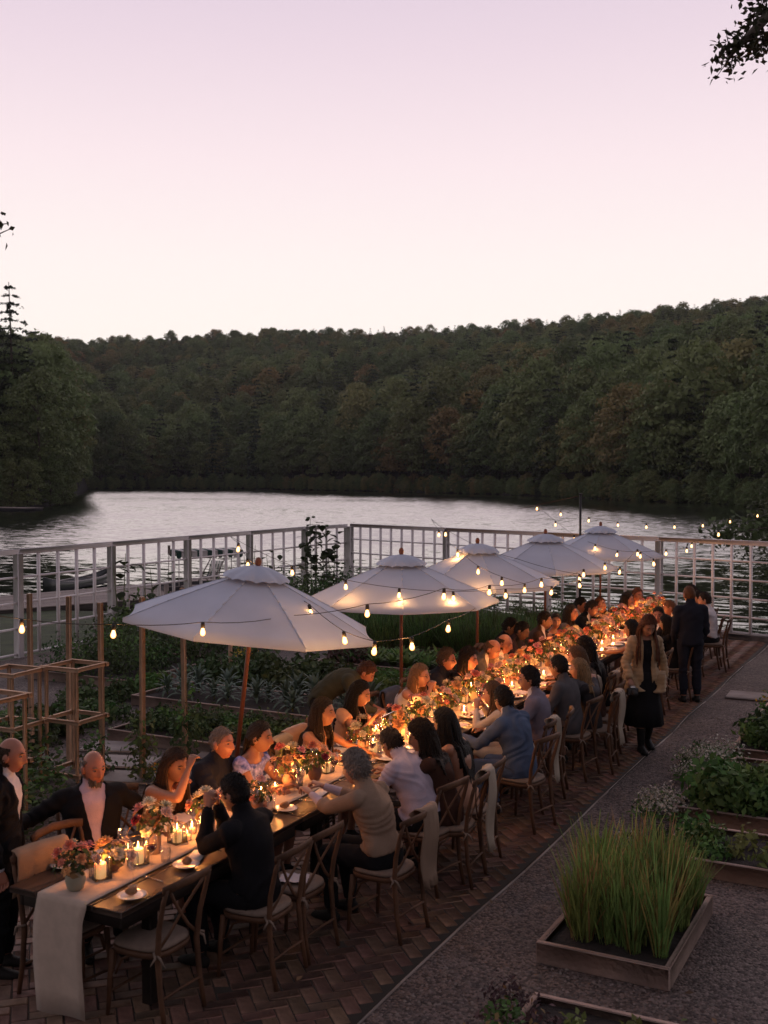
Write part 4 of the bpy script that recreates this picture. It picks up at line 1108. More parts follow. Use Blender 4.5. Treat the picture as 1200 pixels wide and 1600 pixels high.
LK = [lantern_kind(.105, .17, .095, .036), lantern_kind(.095, .13, .08, .032), lantern_kind(.12, .15, .11, .038)]
def lantern(x, y, k, label, group, rz=None, power=1.0):
    fr, gp, cm, fl, wd, ht, ch = LK[k]
    o = empty('candle_lantern', (x, y, TZ + .006), rng.uniform(0, 1.5) if rz is None else rz); tag(o, label, 'lantern', group)
    mobj('frame', fr, o)
    for a in range(4): mobj('glass_pane', gp, o, (math.sin(a * math.pi / 2) * (wd / 2 - .001), -math.cos(a * math.pi / 2) * (wd / 2 - .001), ht / 2), a * math.pi / 2)
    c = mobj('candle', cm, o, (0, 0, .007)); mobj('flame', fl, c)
    point('candle_light', (0, 0, ch + .052), power * PW, CANDLE, .016, o)
    return o
votg = MB(); votg.lathe([(.028, 0), (.033, .002), (.037, .075), (.0355, .075), (.031, .006), (0, .005)], 14); VOTG = votg.mesh('glass_cup', M_glass, True)
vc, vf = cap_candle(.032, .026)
def votive(x, y, label, group, power=.55):
    o = empty('votive_candle', (x, y, TZ + .006)); tag(o, label, 'candle', group)
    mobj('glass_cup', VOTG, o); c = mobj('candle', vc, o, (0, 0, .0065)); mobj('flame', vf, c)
    point('candle_light', (0, 0, .088), power * PW, CANDLE, .014, o)
tg = MB(); tg.lathe([(.038, 0), (.038, .004), (.008, .008), (.006, .02), (.014, .024), (.015, .045), (.011, .045), (.0, .03)], 12); TPH = tg.mesh('holder', M_brass, True)
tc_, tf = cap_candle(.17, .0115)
def taper(x, y, label):
    o = empty('taper_candle', (x, y, TZ + .006)); tag(o, label, 'candle'); mobj('holder', TPH, o)
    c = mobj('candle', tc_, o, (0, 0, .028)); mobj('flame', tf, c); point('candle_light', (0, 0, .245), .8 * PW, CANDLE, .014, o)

# ---------------------------------------------------------------- flowers
M_vtan = mat('vase_tan', (.42, .27, .19), .7, var=.15, vscale=8, bump=.15); M_vsage = mat('vase_sage', (.36, .33, .24), .75, var=.15, vscale=8)
M_vbrown = mat('vase_brown', (.20, .10, .07), .6, var=.2, vscale=8)
def petal_mesh(layers, r, m, cup=.5, n=9, w_=.5):
    P = []; 
    Qs = []
    for k in range(layers):
        t = k / max(1, layers - 1); nn = max(5, int(n * (1 - .45 * t))); az = np.arange(nn) * 2 * math.pi / nn + k * .5 + rng.normal(0, .08, nn)
        Pk = np.stack([np.cos(az) * r * .06, np.sin(az) * r * .06, np.full(nn, -.25 * r + r * .22 * t)], 1)
        Qs.append(strips(Pk, az, (-.15 + cup * 1.9 * t) * np.ones(nn), r * (1.05 - .5 * t) * rng.uniform(.9, 1.08, nn), r * w_ * (1 - .35 * t), -.5 * cup * np.ones(nn), 3, 1.1))
    Q = np.concatenate(Qs); me = bpy.data.meshes.new('bloom'); fast_mesh(me, Q.reshape(-1, 3), np.arange(len(Q) * 4).reshape(-1, 4)); me.materials.append(m); return me
def fl_mat(n, c): return leaf_mat(n, c, trans=.3, objv=.15, rough=.7, huev=.012)
FM = dict(cream=fl_mat('cream_petal', (.80, .70, .50)), blush=fl_mat('blush_petal', (.78, .54, .44)), coral=fl_mat('coral_petal', (.72, .24, .17)), pink=fl_mat('pink_petal', (.74, .32, .32)),
          peach=fl_mat('peach_petal', (.74, .40, .17)), berry=fl_mat('berry_petal', (.26, .03, .05)), rose=fl_mat('rose_petal', (.74, .44, .42)))
BL = {}
for kx, m_ in FM.items():
    BL[kx] = [petal_mesh(5, .058, m_, .5, 11, .42), petal_mesh(4, .042, m_, .75, 8, .8), petal_mesh(3, .030, m_, .5, 7, .7)]
M_fol = leaf_mat('bouquet_leaf', (.085, .12, .045), trans=.25); M_fol2 = leaf_mat('bouquet_rust', (.24, .13, .06), trans=.25)
def fol_mesh(r, h, n):
    d = on_ball(n); d[:, 2] = np.abs(d[:, 2]) * .9 + .1
    P = d * np.array([r, r, h]) * rng.uniform(.35, 1.0, (n, 1))
    Q = leaf_cards(P, d, .055, .7, asp=.5, curl=.1); me = bpy.data.meshes.new('foliage'); fast_mesh(me, Q.reshape(-1, 3), np.arange(n * 4).reshape(-1, 4))
    me.materials.append(M_fol); me.materials.append(M_fol2); me.polygons.foreach_set('material_index', (rng.uniform(0, 1, n) < .3).astype(np.int32)); return me
FOL = [fol_mesh(.15, .17, 110) for _ in range(3)]; FOLL = [fol_mesh(.20, .25, 130) for _ in range(3)]
def vase_mesh(kind, h, r, m):
    if kind == 'urn': pr = [(r * .55, 0), (r * .8, h * .12), (r, h * .5), (r * .95, h * .78), (r * .72, h * .93), (r * .80, h), (r * .70, h), (r * .6, h * .85)]
    elif kind == 'cyl': pr = [(r * .95, 0), (r, h * .03), (r * 1.02, h), (r * .92, h), (r * .9, h * .8)]
    else: pr = [(r * .5, 0), (r * .85, h * .25), (r * 1.05, h), (r * .96, h), (r * .8, h * .5)]
    b = MB(); b.lathe(pr, 18); return b.mesh('vase', m, True)
def bouquet(x, y, vk, h, r, vm, spread, tall, blooms, label, big=False, group='flower arrangements along the table'):
    o = empty('flower_arrangement', (x, y, TZ + .006), rng.uniform(0, 6)); tag(o, label, 'flowers', group)
    mobj('vase', vase_mesh(vk, h, r, vm), o)
    f = mobj('foliage', (FOLL if big else FOL)[rng.integers(3)], o, (0, 0, h - .01), rng.uniform(0, 6)); sc = spread / (.20 if big else .15); f.scale = (sc, sc, tall / (.25 if big else .17))
    for i, (col, kd) in enumerate(blooms):
        a = i * 2.4 + rng.uniform(-.4, .4); t = math.sqrt((i + .5) / len(blooms)); el = math.pi / 2 * (1 - t * .93)
        p = np.array([math.cos(a) * math.cos(el) * spread * .95, math.sin(a) * math.cos(el) * spread * .95, h + math.sin(el) * tall * rng.uniform(.85, 1.15) + .02])
        d = Vector((math.cos(a) * math.cos(el), math.sin(a) * math.cos(el), math.sin(el) + .35))
        fo = mobj('bloom', BL[col][kd], o, p); fo.rotation_euler = d.to_track_quat('Z', 'Y').to_euler(); s = rng.uniform(.85, 1.2); fo.scale = (s, s, s)
    return o
def on_table(px, py): p = at(px, py, TZ); return p[0], p[1]
B = bouquet
x, y = on_table(118, 1392); B(x, y, 'urn', .125, .062, M_vsage, .15, .17, [('cream', 1), ('coral', 1), ('pink', 1), ('coral', 1), ('peach', 1), ('pink', 1), ('coral', 2), ('blush', 1), ('coral', 2), ('peach', 2)], 'coral and pink bouquet in a squat sage urn at the near end of the table')
x, y = on_table(176, 1362); B(x, y, 'bowl', .07, .055, M_vbrown, .14, .13, [('peach', 1), ('blush', 1), ('peach', 0), ('cream', 1), ('blush', 2), ('peach', 2), ('blush', 1)], 'low peach and blush arrangement between the two nearest lanterns')
x, y = on_table(241, 1334); B(x, y, 'cyl', .145, .048, M_vtan, .16, .21, [('cream', 0), ('cream', 0), ('pink', 1), ('blush', 1), ('cream', 0), ('berry', 1), ('blush', 2), ('pink', 2), ('cream', 1)], 'tall tan cylinder vase of cream dahlias with one pink bloom')
x, y = on_table(326, 1302); B(x, y, 'cyl', .13, .045, M_vtan, .16, .17, [('cream', 0), ('blush', 1), ('cream', 0), ('cream', 1), ('pink', 2), ('coral', 1), ('blush', 2), ('cream', 2)], 'cream arrangement beside the man in the black suit')
x, y = on_table(402, 1270); B(x, y, 'bowl', .10, .05, M_vbrown, .13, .16, [('rose', 1), ('blush', 2), ('rose', 2), ('peach', 2), ('blush', 1), ('coral', 2)], 'dusky rust arrangement across from the grey-haired woman')
x, y = on_table(452, 1232); B(x, y, 'urn', .12, .058, M_vtan, .17, .23, [('cream', 0), ('coral', 1), ('pink', 1), ('cream', 1), ('peach', 1), ('pink', 2), ('blush', 1), ('cream', 2), ('coral', 2), ('blush', 2)], 'tall loose arrangement with coral blooms in front of the woman in the floral dress')
x, y = on_table(492, 1220); B(x, y, 'urn', .12, .058, M_vbrown, .16, .17, [('coral', 1), ('blush', 0), ('cream', 0), ('berry', 1), ('blush', 1), ('coral', 2), ('cream', 1), ('blush', 2)], 'arrangement with a red ranunculus and dark berries beside the raised hands')
x, y = on_table(567, 1180); B(x, y, 'cyl', .13, .05, M_vtan, .16, .19, [('cream', 0), ('cream', 0), ('pink', 1), ('blush', 1), ('cream', 1), ('blush', 2), ('peach', 2), ('rose', 1)], 'cream and green arrangement in a tan cylinder before the bare-shouldered woman')
names_b = ['behind the raised phone', 'in front of the blonde woman with glasses', 'before the man with glasses', 'with a big cream dahlia before the woman in black', 'before the two bald men', 'with pale pink roses opposite the lavender blazer',
           'with a big yellow-cream dahlia opposite the grey blazer', 'before the man in the brown suit', 'before the woman in the grey jacket', 'with a large pink peony opposite the dark-haired women', 'before the three friends on the left side',
           'opposite the empty draped chairs', 'opposite the woman with the bare arm', 'before the blonde woman near the lake end', 'opposite the smiling man', 'beside the standing man, left of his elbow', 'between the last guests on the left',
           'heaped high near the lake end', 'at the very end of the table by the lake fence', 'just behind the green-leaved low vase', 'last but one before the fence', 'with dusty pink blooms at the far end', 'small one tucked among the far candles', 'in the heap of far flowers']
cols = list(FM)
yb = 9.35
k = 0
while yb < 20.6 and k < 24:
    kind = ['cyl', 'urn', 'bowl'][k % 3]; vm = [M_vtan, M_vsage, M_vbrown][rng.integers(3)]; big = k >= 8
    bl = [(['cream', 'blush', 'peach', 'rose', 'pink', 'cream', 'coral'][rng.integers(7)], int(rng.integers(3)) if i > 3 else int(rng.integers(2))) for i in range(10 if big else 9)]
    if k in (3, 6): bl[0] = ('cream', 0); bl[1] = ('cream', 0)
    if k == 9: bl[0] = ('pink', 0); bl[1] = ('rose', 0)
    bouquet(TXC + rng.normal(-.06, .06), yb, kind, rng.uniform(.10, .14), .05, vm, rng.uniform(.18, .23) if big else .17, rng.uniform(.22, .30) if big else .2, bl, 'flower arrangement ' + names_b[k], big)
    yb += rng.uniform(.44, .56); k += 1
# candles at the near end, one by one
for px, py, kd, l in ((157, 1374, 0, 'glass lantern with a lit pillar candle nearest the end of the table'), (216, 1351, 0, 'second lit glass lantern from the near end, behind a wine glass'), (277, 1318, 1, 'lit lantern between the tan vase and the cream flowers'),
                      (408, 1258, 0, 'lit lantern in front of the woman in the floral dress'), (458, 1228, 2, 'lit lantern before the clasped hands of the grey-haired woman'), (510, 1208, 1, 'lit lantern right of the red ranunculus'),
                      (583, 1180, 2, 'lit pillar lantern left of the white-shirted man'), (380, 1262, 1, 'low lit lantern between the rust flowers and the water glasses')):
    x, y = on_table(px, py); lantern(x, y, kd, l, 'lanterns on the table', power=.75)
x, y = on_table(349, 1292); taper(x, y, 'slim lit taper candle in front of the man in the black suit')
for k_, (px, py) in enumerate(((200, 1338), (300, 1303), (292, 1314), (430, 1240), (470, 1213), (533, 1196), (552, 1187))):
    x, y = on_table(px, py); votive(x, y, 'small lit votive in a clear glass among the flowers of the near half', 'votives of the near half', .5)
yl = 9.1; k = 0
while yl < 20.7:
    k += 1
    sx = (-1) ** k * rng.uniform(.08, .24)
    seg = 'middle' if yl < 13 else ('far middle' if yl < 17 else 'far end')
    if k % 2: lantern(TXC + sx, yl, int(rng.integers(3)), 'lit glass lantern among the flowers of the %s of the long table' % seg, 'lanterns at the %s of the table' % seg, power=1.0)
    else: votive(TXC + sx, yl, 'lit votive glass among the flowers of the %s of the long table' % seg, 'votives at the %s of the table' % seg, .8)
    yl += rng.uniform(.15, .25) * (1 if yl < 12.5 else 1.35)

# ---------------------------------------------------------------- place settings
M_china = mat('white_china', (.72, .68, .64), .18); M_roll = mat('bread_crust', (.30, .13, .05), .6, var=.3, vscale=30)
M_steel = mat('cutlery_steel', (.5, .48, .46), .25, metal=1.0); M_napk = mat('napkin', (.62, .56, .58), .9, var=.05); M_card = mat('menu_card', (.70, .64, .62), .8)
M_wine = mat('red_wine', (.10, .005, .01), .1); M_food = mat('roast_food', (.22, .10, .05), .6, var=.5, vscale=40)
pl = MB(); pl.lathe([(.045, 0), (.06, .004), (.088, .014), (.089, .016), (.06, .008), (0, .006)], 20); PLATE = pl.mesh('plate', M_china, True)
pl = MB(); pl.lathe([(.07, 0), (.09, .004), (.132, .016), (.133, .018), (.09, .008), (0, .006)], 22); PLATEB = pl.mesh('plate', M_china, True)
rl = MB(); rl.ball((0, 0, .026), (.04, .032, .024), 10, 6); rl.ball((.012, .004, .036), (.022, .02, .016), 8, 5); ROLL = rl.mesh('bread_roll', M_roll, True)
fd_ = MB()
for i in range(9): fd_.ball((rng.normal(0, .035), rng.normal(0, .035), .018), (.018, .014, .012), 7, 5)
FOOD = fd_.mesh('food', M_food, True)
wg = MB(); wg.lathe([(.034, 0), (.034, .002), (.006, .006), (.0038, .02), (.0038, .085), (.012, .094), (.034, .125), (.038, .155), (.032, .205), (.0312, .205), (.037, .155), (.033, .127), (.010, .098), (0, .096)], 16); WG = wg.mesh('wine_glass', M_glass, True)
wl = MB(); wl.lathe([(.009, .099), (.031, .126), (.0345, .14), (0, .14)], 14); WL = wl.mesh('wine', M_wine, True)
tb_ = MB(); tb_.lathe([(.028, 0), (.031, .003), (.036, .105), (.0347, .105), (.030, .007), (0, .006)], 14); TUMB = tb_.mesh('tumbler', M_glass, True)
def cutl(kind):
    b = MB()
    if kind == 'knife': b.box((0, -.04, .003), (.011, .09, .004), bev=.001); b.box((0, .06, .003), (.014, .11, .0015))
    else:
        b.box((0, -.03, .003), (.008, .13, .0025)); b.box((0, .045, .003), (.020, .022, .0025))
        for i in range(3): b.box((-.007 + i * .007, .077, .004), (.003, .042, .002))
    return b.mesh(kind, M_steel)
KN, FK = cutl('knife'), cutl('fork')
def napkin_mesh():
    n = 8; V = []
    for i in range(n):
        for j in range(n): V.append(((i / (n - 1) - .5) * .2, (j / (n - 1) - .5) * .16, .008 + .014 * abs(math.sin(i * 1.7 + j * .9)) + rng.uniform(0, .006)))
    b = MB(); b.add(V, [(i * n + j, (i + 1) * n + j, (i + 1) * n + j + 1, i * n + j + 1) for i in range(n - 1) for j in range(n - 1)]); return b.mesh('napkin', M_napk, True)
NAP = [napkin_mesh() for _ in range(3)]
def put_plate(x, y, label, group, big=False, top=None):
    o = mobj('dinner_plate' if big else 'side_plate', PLATEB if big else PLATE, None, (x, y, TZ + .004)); tag(o, label, 'plate', group)
    if top == 'roll':
        r_ = mobj('bread_roll', ROLL, None, (x + rng.normal(0, .006), y, TZ + .012), rng.uniform(0, 6)); tag(r_, 'brown bread roll on ' + label, 'bread', 'bread rolls on side plates')
    elif top == 'food':
        r_ = mobj('roast_vegetables', FOOD, None, (x, y, TZ + .012), rng.uniform(0, 6)); tag(r_, 'remains of food on ' + label, 'food', 'food on the plates')
for px, py, l in ((206, 1402, 'white side plate at the near right corner of the table'), (291, 1354, 'white side plate left of the black-suited man\'s chair'), (447, 1266, 'white side plate between the black suit and the beige shawl'),
                  (100, 1354, 'white side plate half hidden behind the coral bouquet')):
    x, y = on_table(px, py); put_plate(x, y, l, 'side plates with bread', top='roll')
def card(px, py, a, label):
    x, y = on_table(px, py); o = MB().box((0, 0, .003), (.10, .21, .002)).build('menu_card', M_card, None, (x, y, TZ + .004), a); tag(o, label, 'menu card')
card(308, 1338, R(20), 'pale menu card left of the black-suited man\'s elbow'); card(500, 1240, R(8), 'pale menu card before the grey-haired woman')
yk = 5.5; k = 0
while yk < 20.5:
    far = yk > 8
    seg = 'near half' if yk < 10 else ('middle' if yk < 15 else 'far end')
    for sx, side in ((TX1 - .19, 'right'), (TX0 + .19, 'left')):
        s_ = 1 if side == 'right' else -1
        if far or side == 'left':
            put_plate(sx, yk + rng.normal(0, .03), 'white dinner plate on the %s side of the table, %s' % (side, seg), 'dinner plates, %s side, %s' % (side, seg), True, 'food' if rng.uniform() < .6 else None)
        if far or (side == 'left' and yk > 6):
            o = mobj('napkin', NAP[k % 3], None, (sx + s_ * .03, yk + .24, TZ + .002), rng.uniform(-.4, .4)); tag(o, 'crumpled pale napkin on the %s side of the table, %s' % (side, seg), 'napkin', 'napkins, %s side, %s' % (side, seg))
        for d_, me, nm in ((.155, KN, 'knife'), (-.155, FK, 'fork')):
            o = mobj(nm, me, None, (sx, yk + d_, TZ + .001), math.pi / 2 * s_ + rng.normal(0, .1)); tag(o, 'steel %s beside a plate on the %s side, %s of the table' % (nm, side, seg), nm, '%ss, %s side, %s' % (nm, side, seg))
        gx = sx - s_ * .135
        if rng.uniform() < .85:
            o = empty('wine_glass', (gx, yk + rng.normal(0, .05), TZ + .001)); tag(o, 'stemmed wine glass on the %s side of the table, %s' % (side, seg), 'wine glass', 'wine glasses, %s side, %s' % (side, seg))
            mobj('glass', WG, o)
            if rng.uniform() < .35: mobj('wine', WL, o)
        if rng.uniform() < .8:
            o = mobj('water_tumbler', TUMB, None, (gx + .02, yk + .13 + rng.normal(0, .02), TZ + .001)); tag(o, 'clear water tumbler on the %s side of the table, %s' % (side, seg), 'glass', 'water tumblers, %s side, %s' % (side, seg))
    yk += .62; k += 1
x, y = on_table(208, 1385)
o = empty('wine_glass', (x, y, TZ + .006)); mobj('glass', WG, o); tag(o, 'single tall wine glass on the runner near the second lantern', 'wine glass')
x, y = on_table(643, 1146)
o = mobj('pizza_platter', PLATEB, None, (-4.40, 9.12, TZ + .006)); o.scale = (1.3, 1.3, 1); tag(o, 'wide platter of food left of the blue-suited man', 'platter')

# ---------------------------------------------------------------- chairs
M_chair = mat('chair_oak', (.115, .056, .030), .6, spec=.3, var=.35, vscale=5, bump=.25, bscale=40, obj_var=.12)
M_cush = mat('seat_cushion', (.20, .145, .11), .9, var=.1, vscale=20, bump=.2, bscale=120)
def chair_parts():
    """cross-back chair facing +Y, origin on the ground under the seat"""
    P = {}
    zs = .455
    def seatring(z, s):
        n = 24; an = np.arange(n) * 2 * math.pi / n; pts = []
        for a in an:
            c, s_ = math.cos(a), math.sin(a); x = .205 * np.sign(c) * abs(c) ** .6; y = .20 * np.sign(s_) * abs(s_) ** .6
            pts.append((x * (1 + .08 * (y / .2)) * s, y * s, z))
        return pts
    b = MB(); r0, r1, r2 = seatring(zs - .035, .97), seatring(zs - .004, 1.0), seatring(zs, .95); n = 24
    b.add(r0 + r1 + r2, [(i + k * n, (i + 1) % n + k * n, (i + 1) % n + (k + 1) * n, i + (k + 1) * n) for k in range(2) for i in range(n)] + [tuple(range(n - 1, -1, -1)), tuple(range(2 * n, 3 * n))])
    P['seat'] = (b.mesh('seat', M_chair), [(0, 0, 0)])
    b = MB(); q0, q1, q2, q3 = seatring(zs + .001, .90), seatring(zs + .012, .97), seatring(zs + .028, .94), seatring(zs + .036, .7)
    b.add(q0 + q1 + q2 + q3, [(i + k * n, (i + 1) % n + k * n, (i + 1) % n + (k + 1) * n, i + (k + 1) * n) for k in range(3) for i in range(n)] + [tuple(range(n - 1, -1, -1)), tuple(range(3 * n, 4 * n))])
    for s in (-1, 1):
        b.tube([(s * .185, -.17, zs + .02), (s * .225, -.215, zs + .01), (s * .25, -.20, zs - .03)], [.009, .008, .004], 5); b.tube([(s * .185, -.17, zs + .02), (s * .20, -.235, zs + .0), (s * .19, -.26, zs - .05)], [.009, .008, .004], 5)
    P['cushion'] = (b.mesh('cushion', M_cush, True), None)
    for s in (-1, 1):
        b = MB(); b.tube([(s * .175, .165, zs - .03), (s * .185, .18, .25), (s * .19, .195, 0)], [.019, .017, .013], 8); P['leg' + str(s)] = b.mesh('leg', M_chair, True)
        b = MB(); b.tube([(s * .185, -.255, 0), (s * .180, -.215, .22), (s * .178, -.195, .44), (s * .19, -.215, .62), (s * .20, -.262, .80), (s * .195, -.285, .875)], [.014, .017, .019, .017, .015, .013], 8); P['rear' + str(s)] = b.mesh('rear_leg', M_chair, True)
        b = MB(); b.tube([(s * .178, -.19, .48), (s * .09, -.205, .555), (0, -.222, .66), (-s * .1, -.255, .775), (-s * .165, -.283, .858)], [(.005, .013)] * 5, 6, side=(0, 1, 0)); P['cross' + str(s)] = b.mesh('cross_slat', M_chair, True)
        b = MB(); b.tube([(s * .183, .16, .28), (s * .14, .165, .38), (s * .05, .17, .425), (0, .17, .428)], [.008] * 4, 6); b.tube([(s * .178, .14, .28), (s * .175, .09, .38), (s * .172, 0, .425)], [.008] * 3, 6); P['brace' + str(s)] = b.mesh('brace', M_chair, True)
    b = MB(); b.tube([(-.215, -.27, .868), (-.14, -.298, .882), (0, -.318, .89), (.14, -.298, .882), (.215, -.27, .868)], [(.012, .030)] * 5, 8, side=(0, 1, .15)); P['rail'] = b.mesh('top_rail', M_chair, True)
    b = MB(); b.tube([(-.18, -.225, .2), (0, -.225, .205), (.18, -.225, .2)], .009, 6); b.tube([(-.185, .185, .16), (.185, .185, .16)], .009, 6); P['stretcher'] = b.mesh('stretcher', M_chair, True)
    return P
CP = chair_parts()
def make_chair():
    o = empty('cross_back_chair')
    mobj('seat', CP['seat'][0], o); mobj('cushion', CP['cushion'][0], o); mobj('top_rail', CP['rail'], o); mobj('stretcher', CP['stretcher'], o)
    for s in ('-1', '1'):
        mobj('leg', CP['leg' + s], o); mobj('rear_leg', CP['rear' + s], o); mobj('cross_slat', CP['cross' + s], o); mobj('brace', CP['brace' + s], o)
    return o
CHAIR0 = None
def chair(x, y, heading, label):
    global CHAIR0
    if CHAIR0 is None: o = CHAIR0 = make_chair()
    else: o = copy_tree(CHAIR0)
    o.location = (x, y, 0); o.rotation_euler = (0, 0, heading); tag(o, label, 'chair', 'cross-back chairs at the long table'); return o
RX, LX = -3.99, -5.30                    # seat centres on the two sides
HL = R(90); HR = R(-90)                  # facing -X (right-hand side) and +X (left-hand side)
M_throwC = mat('cream_throw', (.40, .33, .26), .95, var=.08, bump=.4, bscale=150); M_throwT = mat('tan_throw', (.34, .22, .14), .95, var=.1, bump=.4, bscale=150)
M_throwS = mat('shawl_throw', (.27, .185, .13), .95, var=.08, bump=.4, bscale=150)
M_denim = mat('denim', (.05, .07, .12), .9, var=.2, bump=.3, bscale=200); M_leather = mat('tan_leather', (.30, .17, .10), .5, var=.15)
def throw(x, y, heading, m, wd, front, back, label, off=0.0, cat='throw', name='draped_throw'):
    """cloth laid over a chair's top rail: falls inside and outside of the back"""
    nx, prof = 9, []
    for k in range(5): prof.append((-.245 + .018 * (4 - k) / 4 * 0 - .0, .90 - front * (1 - k / 4.0), 'f'))
    prof += [(-.283, .925, 't'), (-.322, .928, 't')]
    for k in range(8): prof.append((-.345 - .012 * math.sin(k), .905 - back * k / 7.0, 'b'))
    V = []
    for k, (yy, z, f_) in enumerate(prof):
        for i in range(nx):
            u = i / (nx - 1) - .5; fold = .017 * math.sin(u * 24 + k * .35 + 1.7 * math.sin(k * .5 + x * 9)) * (1 if f_ != 't' else .3); nar = 1 - (.18 * k / len(prof) if f_ == 'b' else 0)
            V.append((off + u * wd * nar, yy + fold + (.09 * u * u if f_ != 'f' else .05 * u * u), z + (.012 * math.sin(i * 2.1) if k in (0, len(prof) - 1) else 0)))
    b = MB(); n = nx
    b.add(V, [(k * n + i, k * n + i + 1, (k + 1) * n + i + 1, (k + 1) * n + i) for k in range(len(prof) - 1) for i in range(n - 1)])
    o = b.build(name, m, None, (x, y, 0), heading, smooth=True); so = o.modifiers.new('cloth', 'SOLIDIFY'); so.thickness = .006; so.offset = 1
    tag(o, label, cat); return o

# ================================================================ UMBRELLAS
M_canv = mat('umbrella_canvas', (.52, .57, .68), .85, var=.07, vscale=2.2, bump=.12, bscale=220, trans=.08)
M_pole = mat('umbrella_wood', (.22, .070, .035), .45, var=.3, vscale=6, stretch=(1, 1, .2))
M_iron = mat('black_iron', (.02, .02, .022), .5)
UR, UZR, UZT = 1.21, 1.77, 2.29
def canopy_panel(seed):
    """one wedge of the canopy between two ribs, canvas sagging a little between them"""
    n, k = 9, 7; V = []
    h = math.pi / 8
    for i in range(n):
        t = .16 + .84 * i / (n - 1)
        for j in range(k):
            u = -1 + 2 * j / (k - 1); r = UR * t * math.cos(h)
            z = UZT - (UZT - UZR) * (.86 * t + .14 * t ** 2) - .012 * (1 - u * u) * t * (1 - .3 * t) - .012 * (1 - u * u) * (t > .99) * 0
            x = r * (1 - .025 * (1 - u * u) * t ** 6); V.append((x, u * UR * t * math.sin(h) * .9985, z))
    for j in range(k):
        v = V[(n - 1) * k + j]; V.append((v[0] - .002, v[1], v[2] - .032))
    b = MB(); b.add(V, [(i * k + j, (i + 1) * k + j, (i + 1) * k + j + 1, i * k + j + 1) for i in range(n) for j in range(k - 1)])
    return b.mesh('canopy_panel', M_canv, True)
CPAN = canopy_panel(0)
def vent_mesh():
    n = 64; rows = [(.02, UZT + .045), (.12, UZT + .03), (.22, UZT - .008), (.285, UZT - .04), (.32, UZT - .07)]; V = []
    for ri, (r, z) in enumerate(rows):
        for j in range(n):
            a = 2 * math.pi * j / n; s = abs(math.cos(a * 4)); rr = r * (.94 + .06 * s) * (1 + .02 * math.sin(a * 16) * (ri > 2))
            V.append((rr * math.cos(a), rr * math.sin(a), z - (.0 if ri < 4 else .012 * (1 - abs(math.sin(a * 8)))) - .012 * (1 - s) * (ri > 1)))
    b = MB(); b.add(V, [(i * n + j, (i + 1) * n + j, (i + 1) * n + (j + 1) % n, i * n + (j + 1) % n) for i in range(len(rows) - 1) for j in range(n)])
    return b.mesh('vent', M_canv, True)
def umbrella(px, y0, rz, label, first=None, tilt=0.0):
    if first is None:
        o = empty('patio_umbrella')
        for k in range(8): mobj('canopy_panel', CPAN, o, (0, 0, 0), (k + .5) * math.pi / 4)
        mobj('vent', vent_mesh(), o)
        MB().tube([(0, 0, .02), (0, 0, UZT + .03)], .021, 10).build('pole', M_pole, o, smooth=True)
        f = MB(); f.lathe([(.018, UZT + .03), (.028, UZT + .06), (.032, UZT + .09), (.022, UZT + .12), (0, UZT + .13)], 12); f.build('finial', M_pole, o, smooth=True)
        hb_ = MB(); hb_.lathe([(.045, UZR - .12), (.045, UZR - .05), (.03, UZR - .04)], 10, capt=True); hb_.build('hub', M_pole, o)
        rib = MB(); rib.bar((.05, 0, UZT - .07), (UR * .985, 0, UZR - .028), .016, .022); RB = rib.mesh('rib', M_pole)
        st = MB(); st.bar((.045, 0, UZR - .09), (UR * .52, 0, UZT - (UZT - UZR) * .52 - .055), .012, .016); ST = st.mesh('strut', M_pole)
        sm_ = MB()
        for i_ in range(8):
            t0, t1 = .16 + .84 * i_ / 8, .16 + .84 * (i_ + 1) / 8; zf = lambda t: UZT - (UZT - UZR) * (.86 * t + .14 * t * t) + .0022
            sm_.bar((UR * t0, 0, zf(t0)), (UR * t1, 0, zf(t1)), .016, .003)
        SM = sm_.mesh('seam', M_canv)
        for k in range(8):
            mobj('seam', SM, o, (0, 0, 0), k * math.pi / 4)
            r_ = mobj('rib', RB, o, (0, 0, 0), k * math.pi / 4); mobj('strut', ST, r_)
        bs_ = MB(); bs_.lathe([(.25, 0), (.26, .03), (.06, .075), (.035, .09), (.035, .22), (.024, .23)], 20); bs_.build('base', M_iron, o, smooth=True)
    else: o = copy_tree(first)
    x, y = -6.0, atx(px, 900, -6.0)[1]
    top = np.array([x, y, 1.85 + (.10 if tilt else 0)]); axis = RGT * math.sin(tilt) + np.array([0, 0, 1]) * math.cos(tilt)
    base = top - axis * 1.85
    o.location = base
    q = Vector(axis).rotation_difference(Vector((0, 0, 1))).inverted()
    o.rotation_mode = 'QUATERNION'; o.rotation_quaternion = q @ Euler((0, 0, rz)).to_quaternion()
    o.scale = (1.05, 1.05, 1) if tilt else (1, 1, 1)
    tag(o, label, 'umbrella', 'white umbrellas along the table'); return o
def toward_cam(px): y = atx(px, 900, -6.0)[1]; return math.atan2(-y, 6.0)
u1 = umbrella(394, 0, toward_cam(394) + R(22), 'nearest white umbrella, leaning to the right on a tilted pole', None, R(6.5))
umbrella(627, 0, toward_cam(627) + R(1), 'second white umbrella from the front, upright, peak left of the fence post', u1)
umbrella(746, 0, toward_cam(746) + R(12), 'middle umbrella with its left panels lit orange by a bulb', u1)
umbrella(852, 0, toward_cam(852) + R(8), 'fourth umbrella, half hidden between the orange-lit one and the farthest', u1)
umbrella(938, 0, toward_cam(938) + R(-6), 'farthest umbrella, below the black light pole', u1)

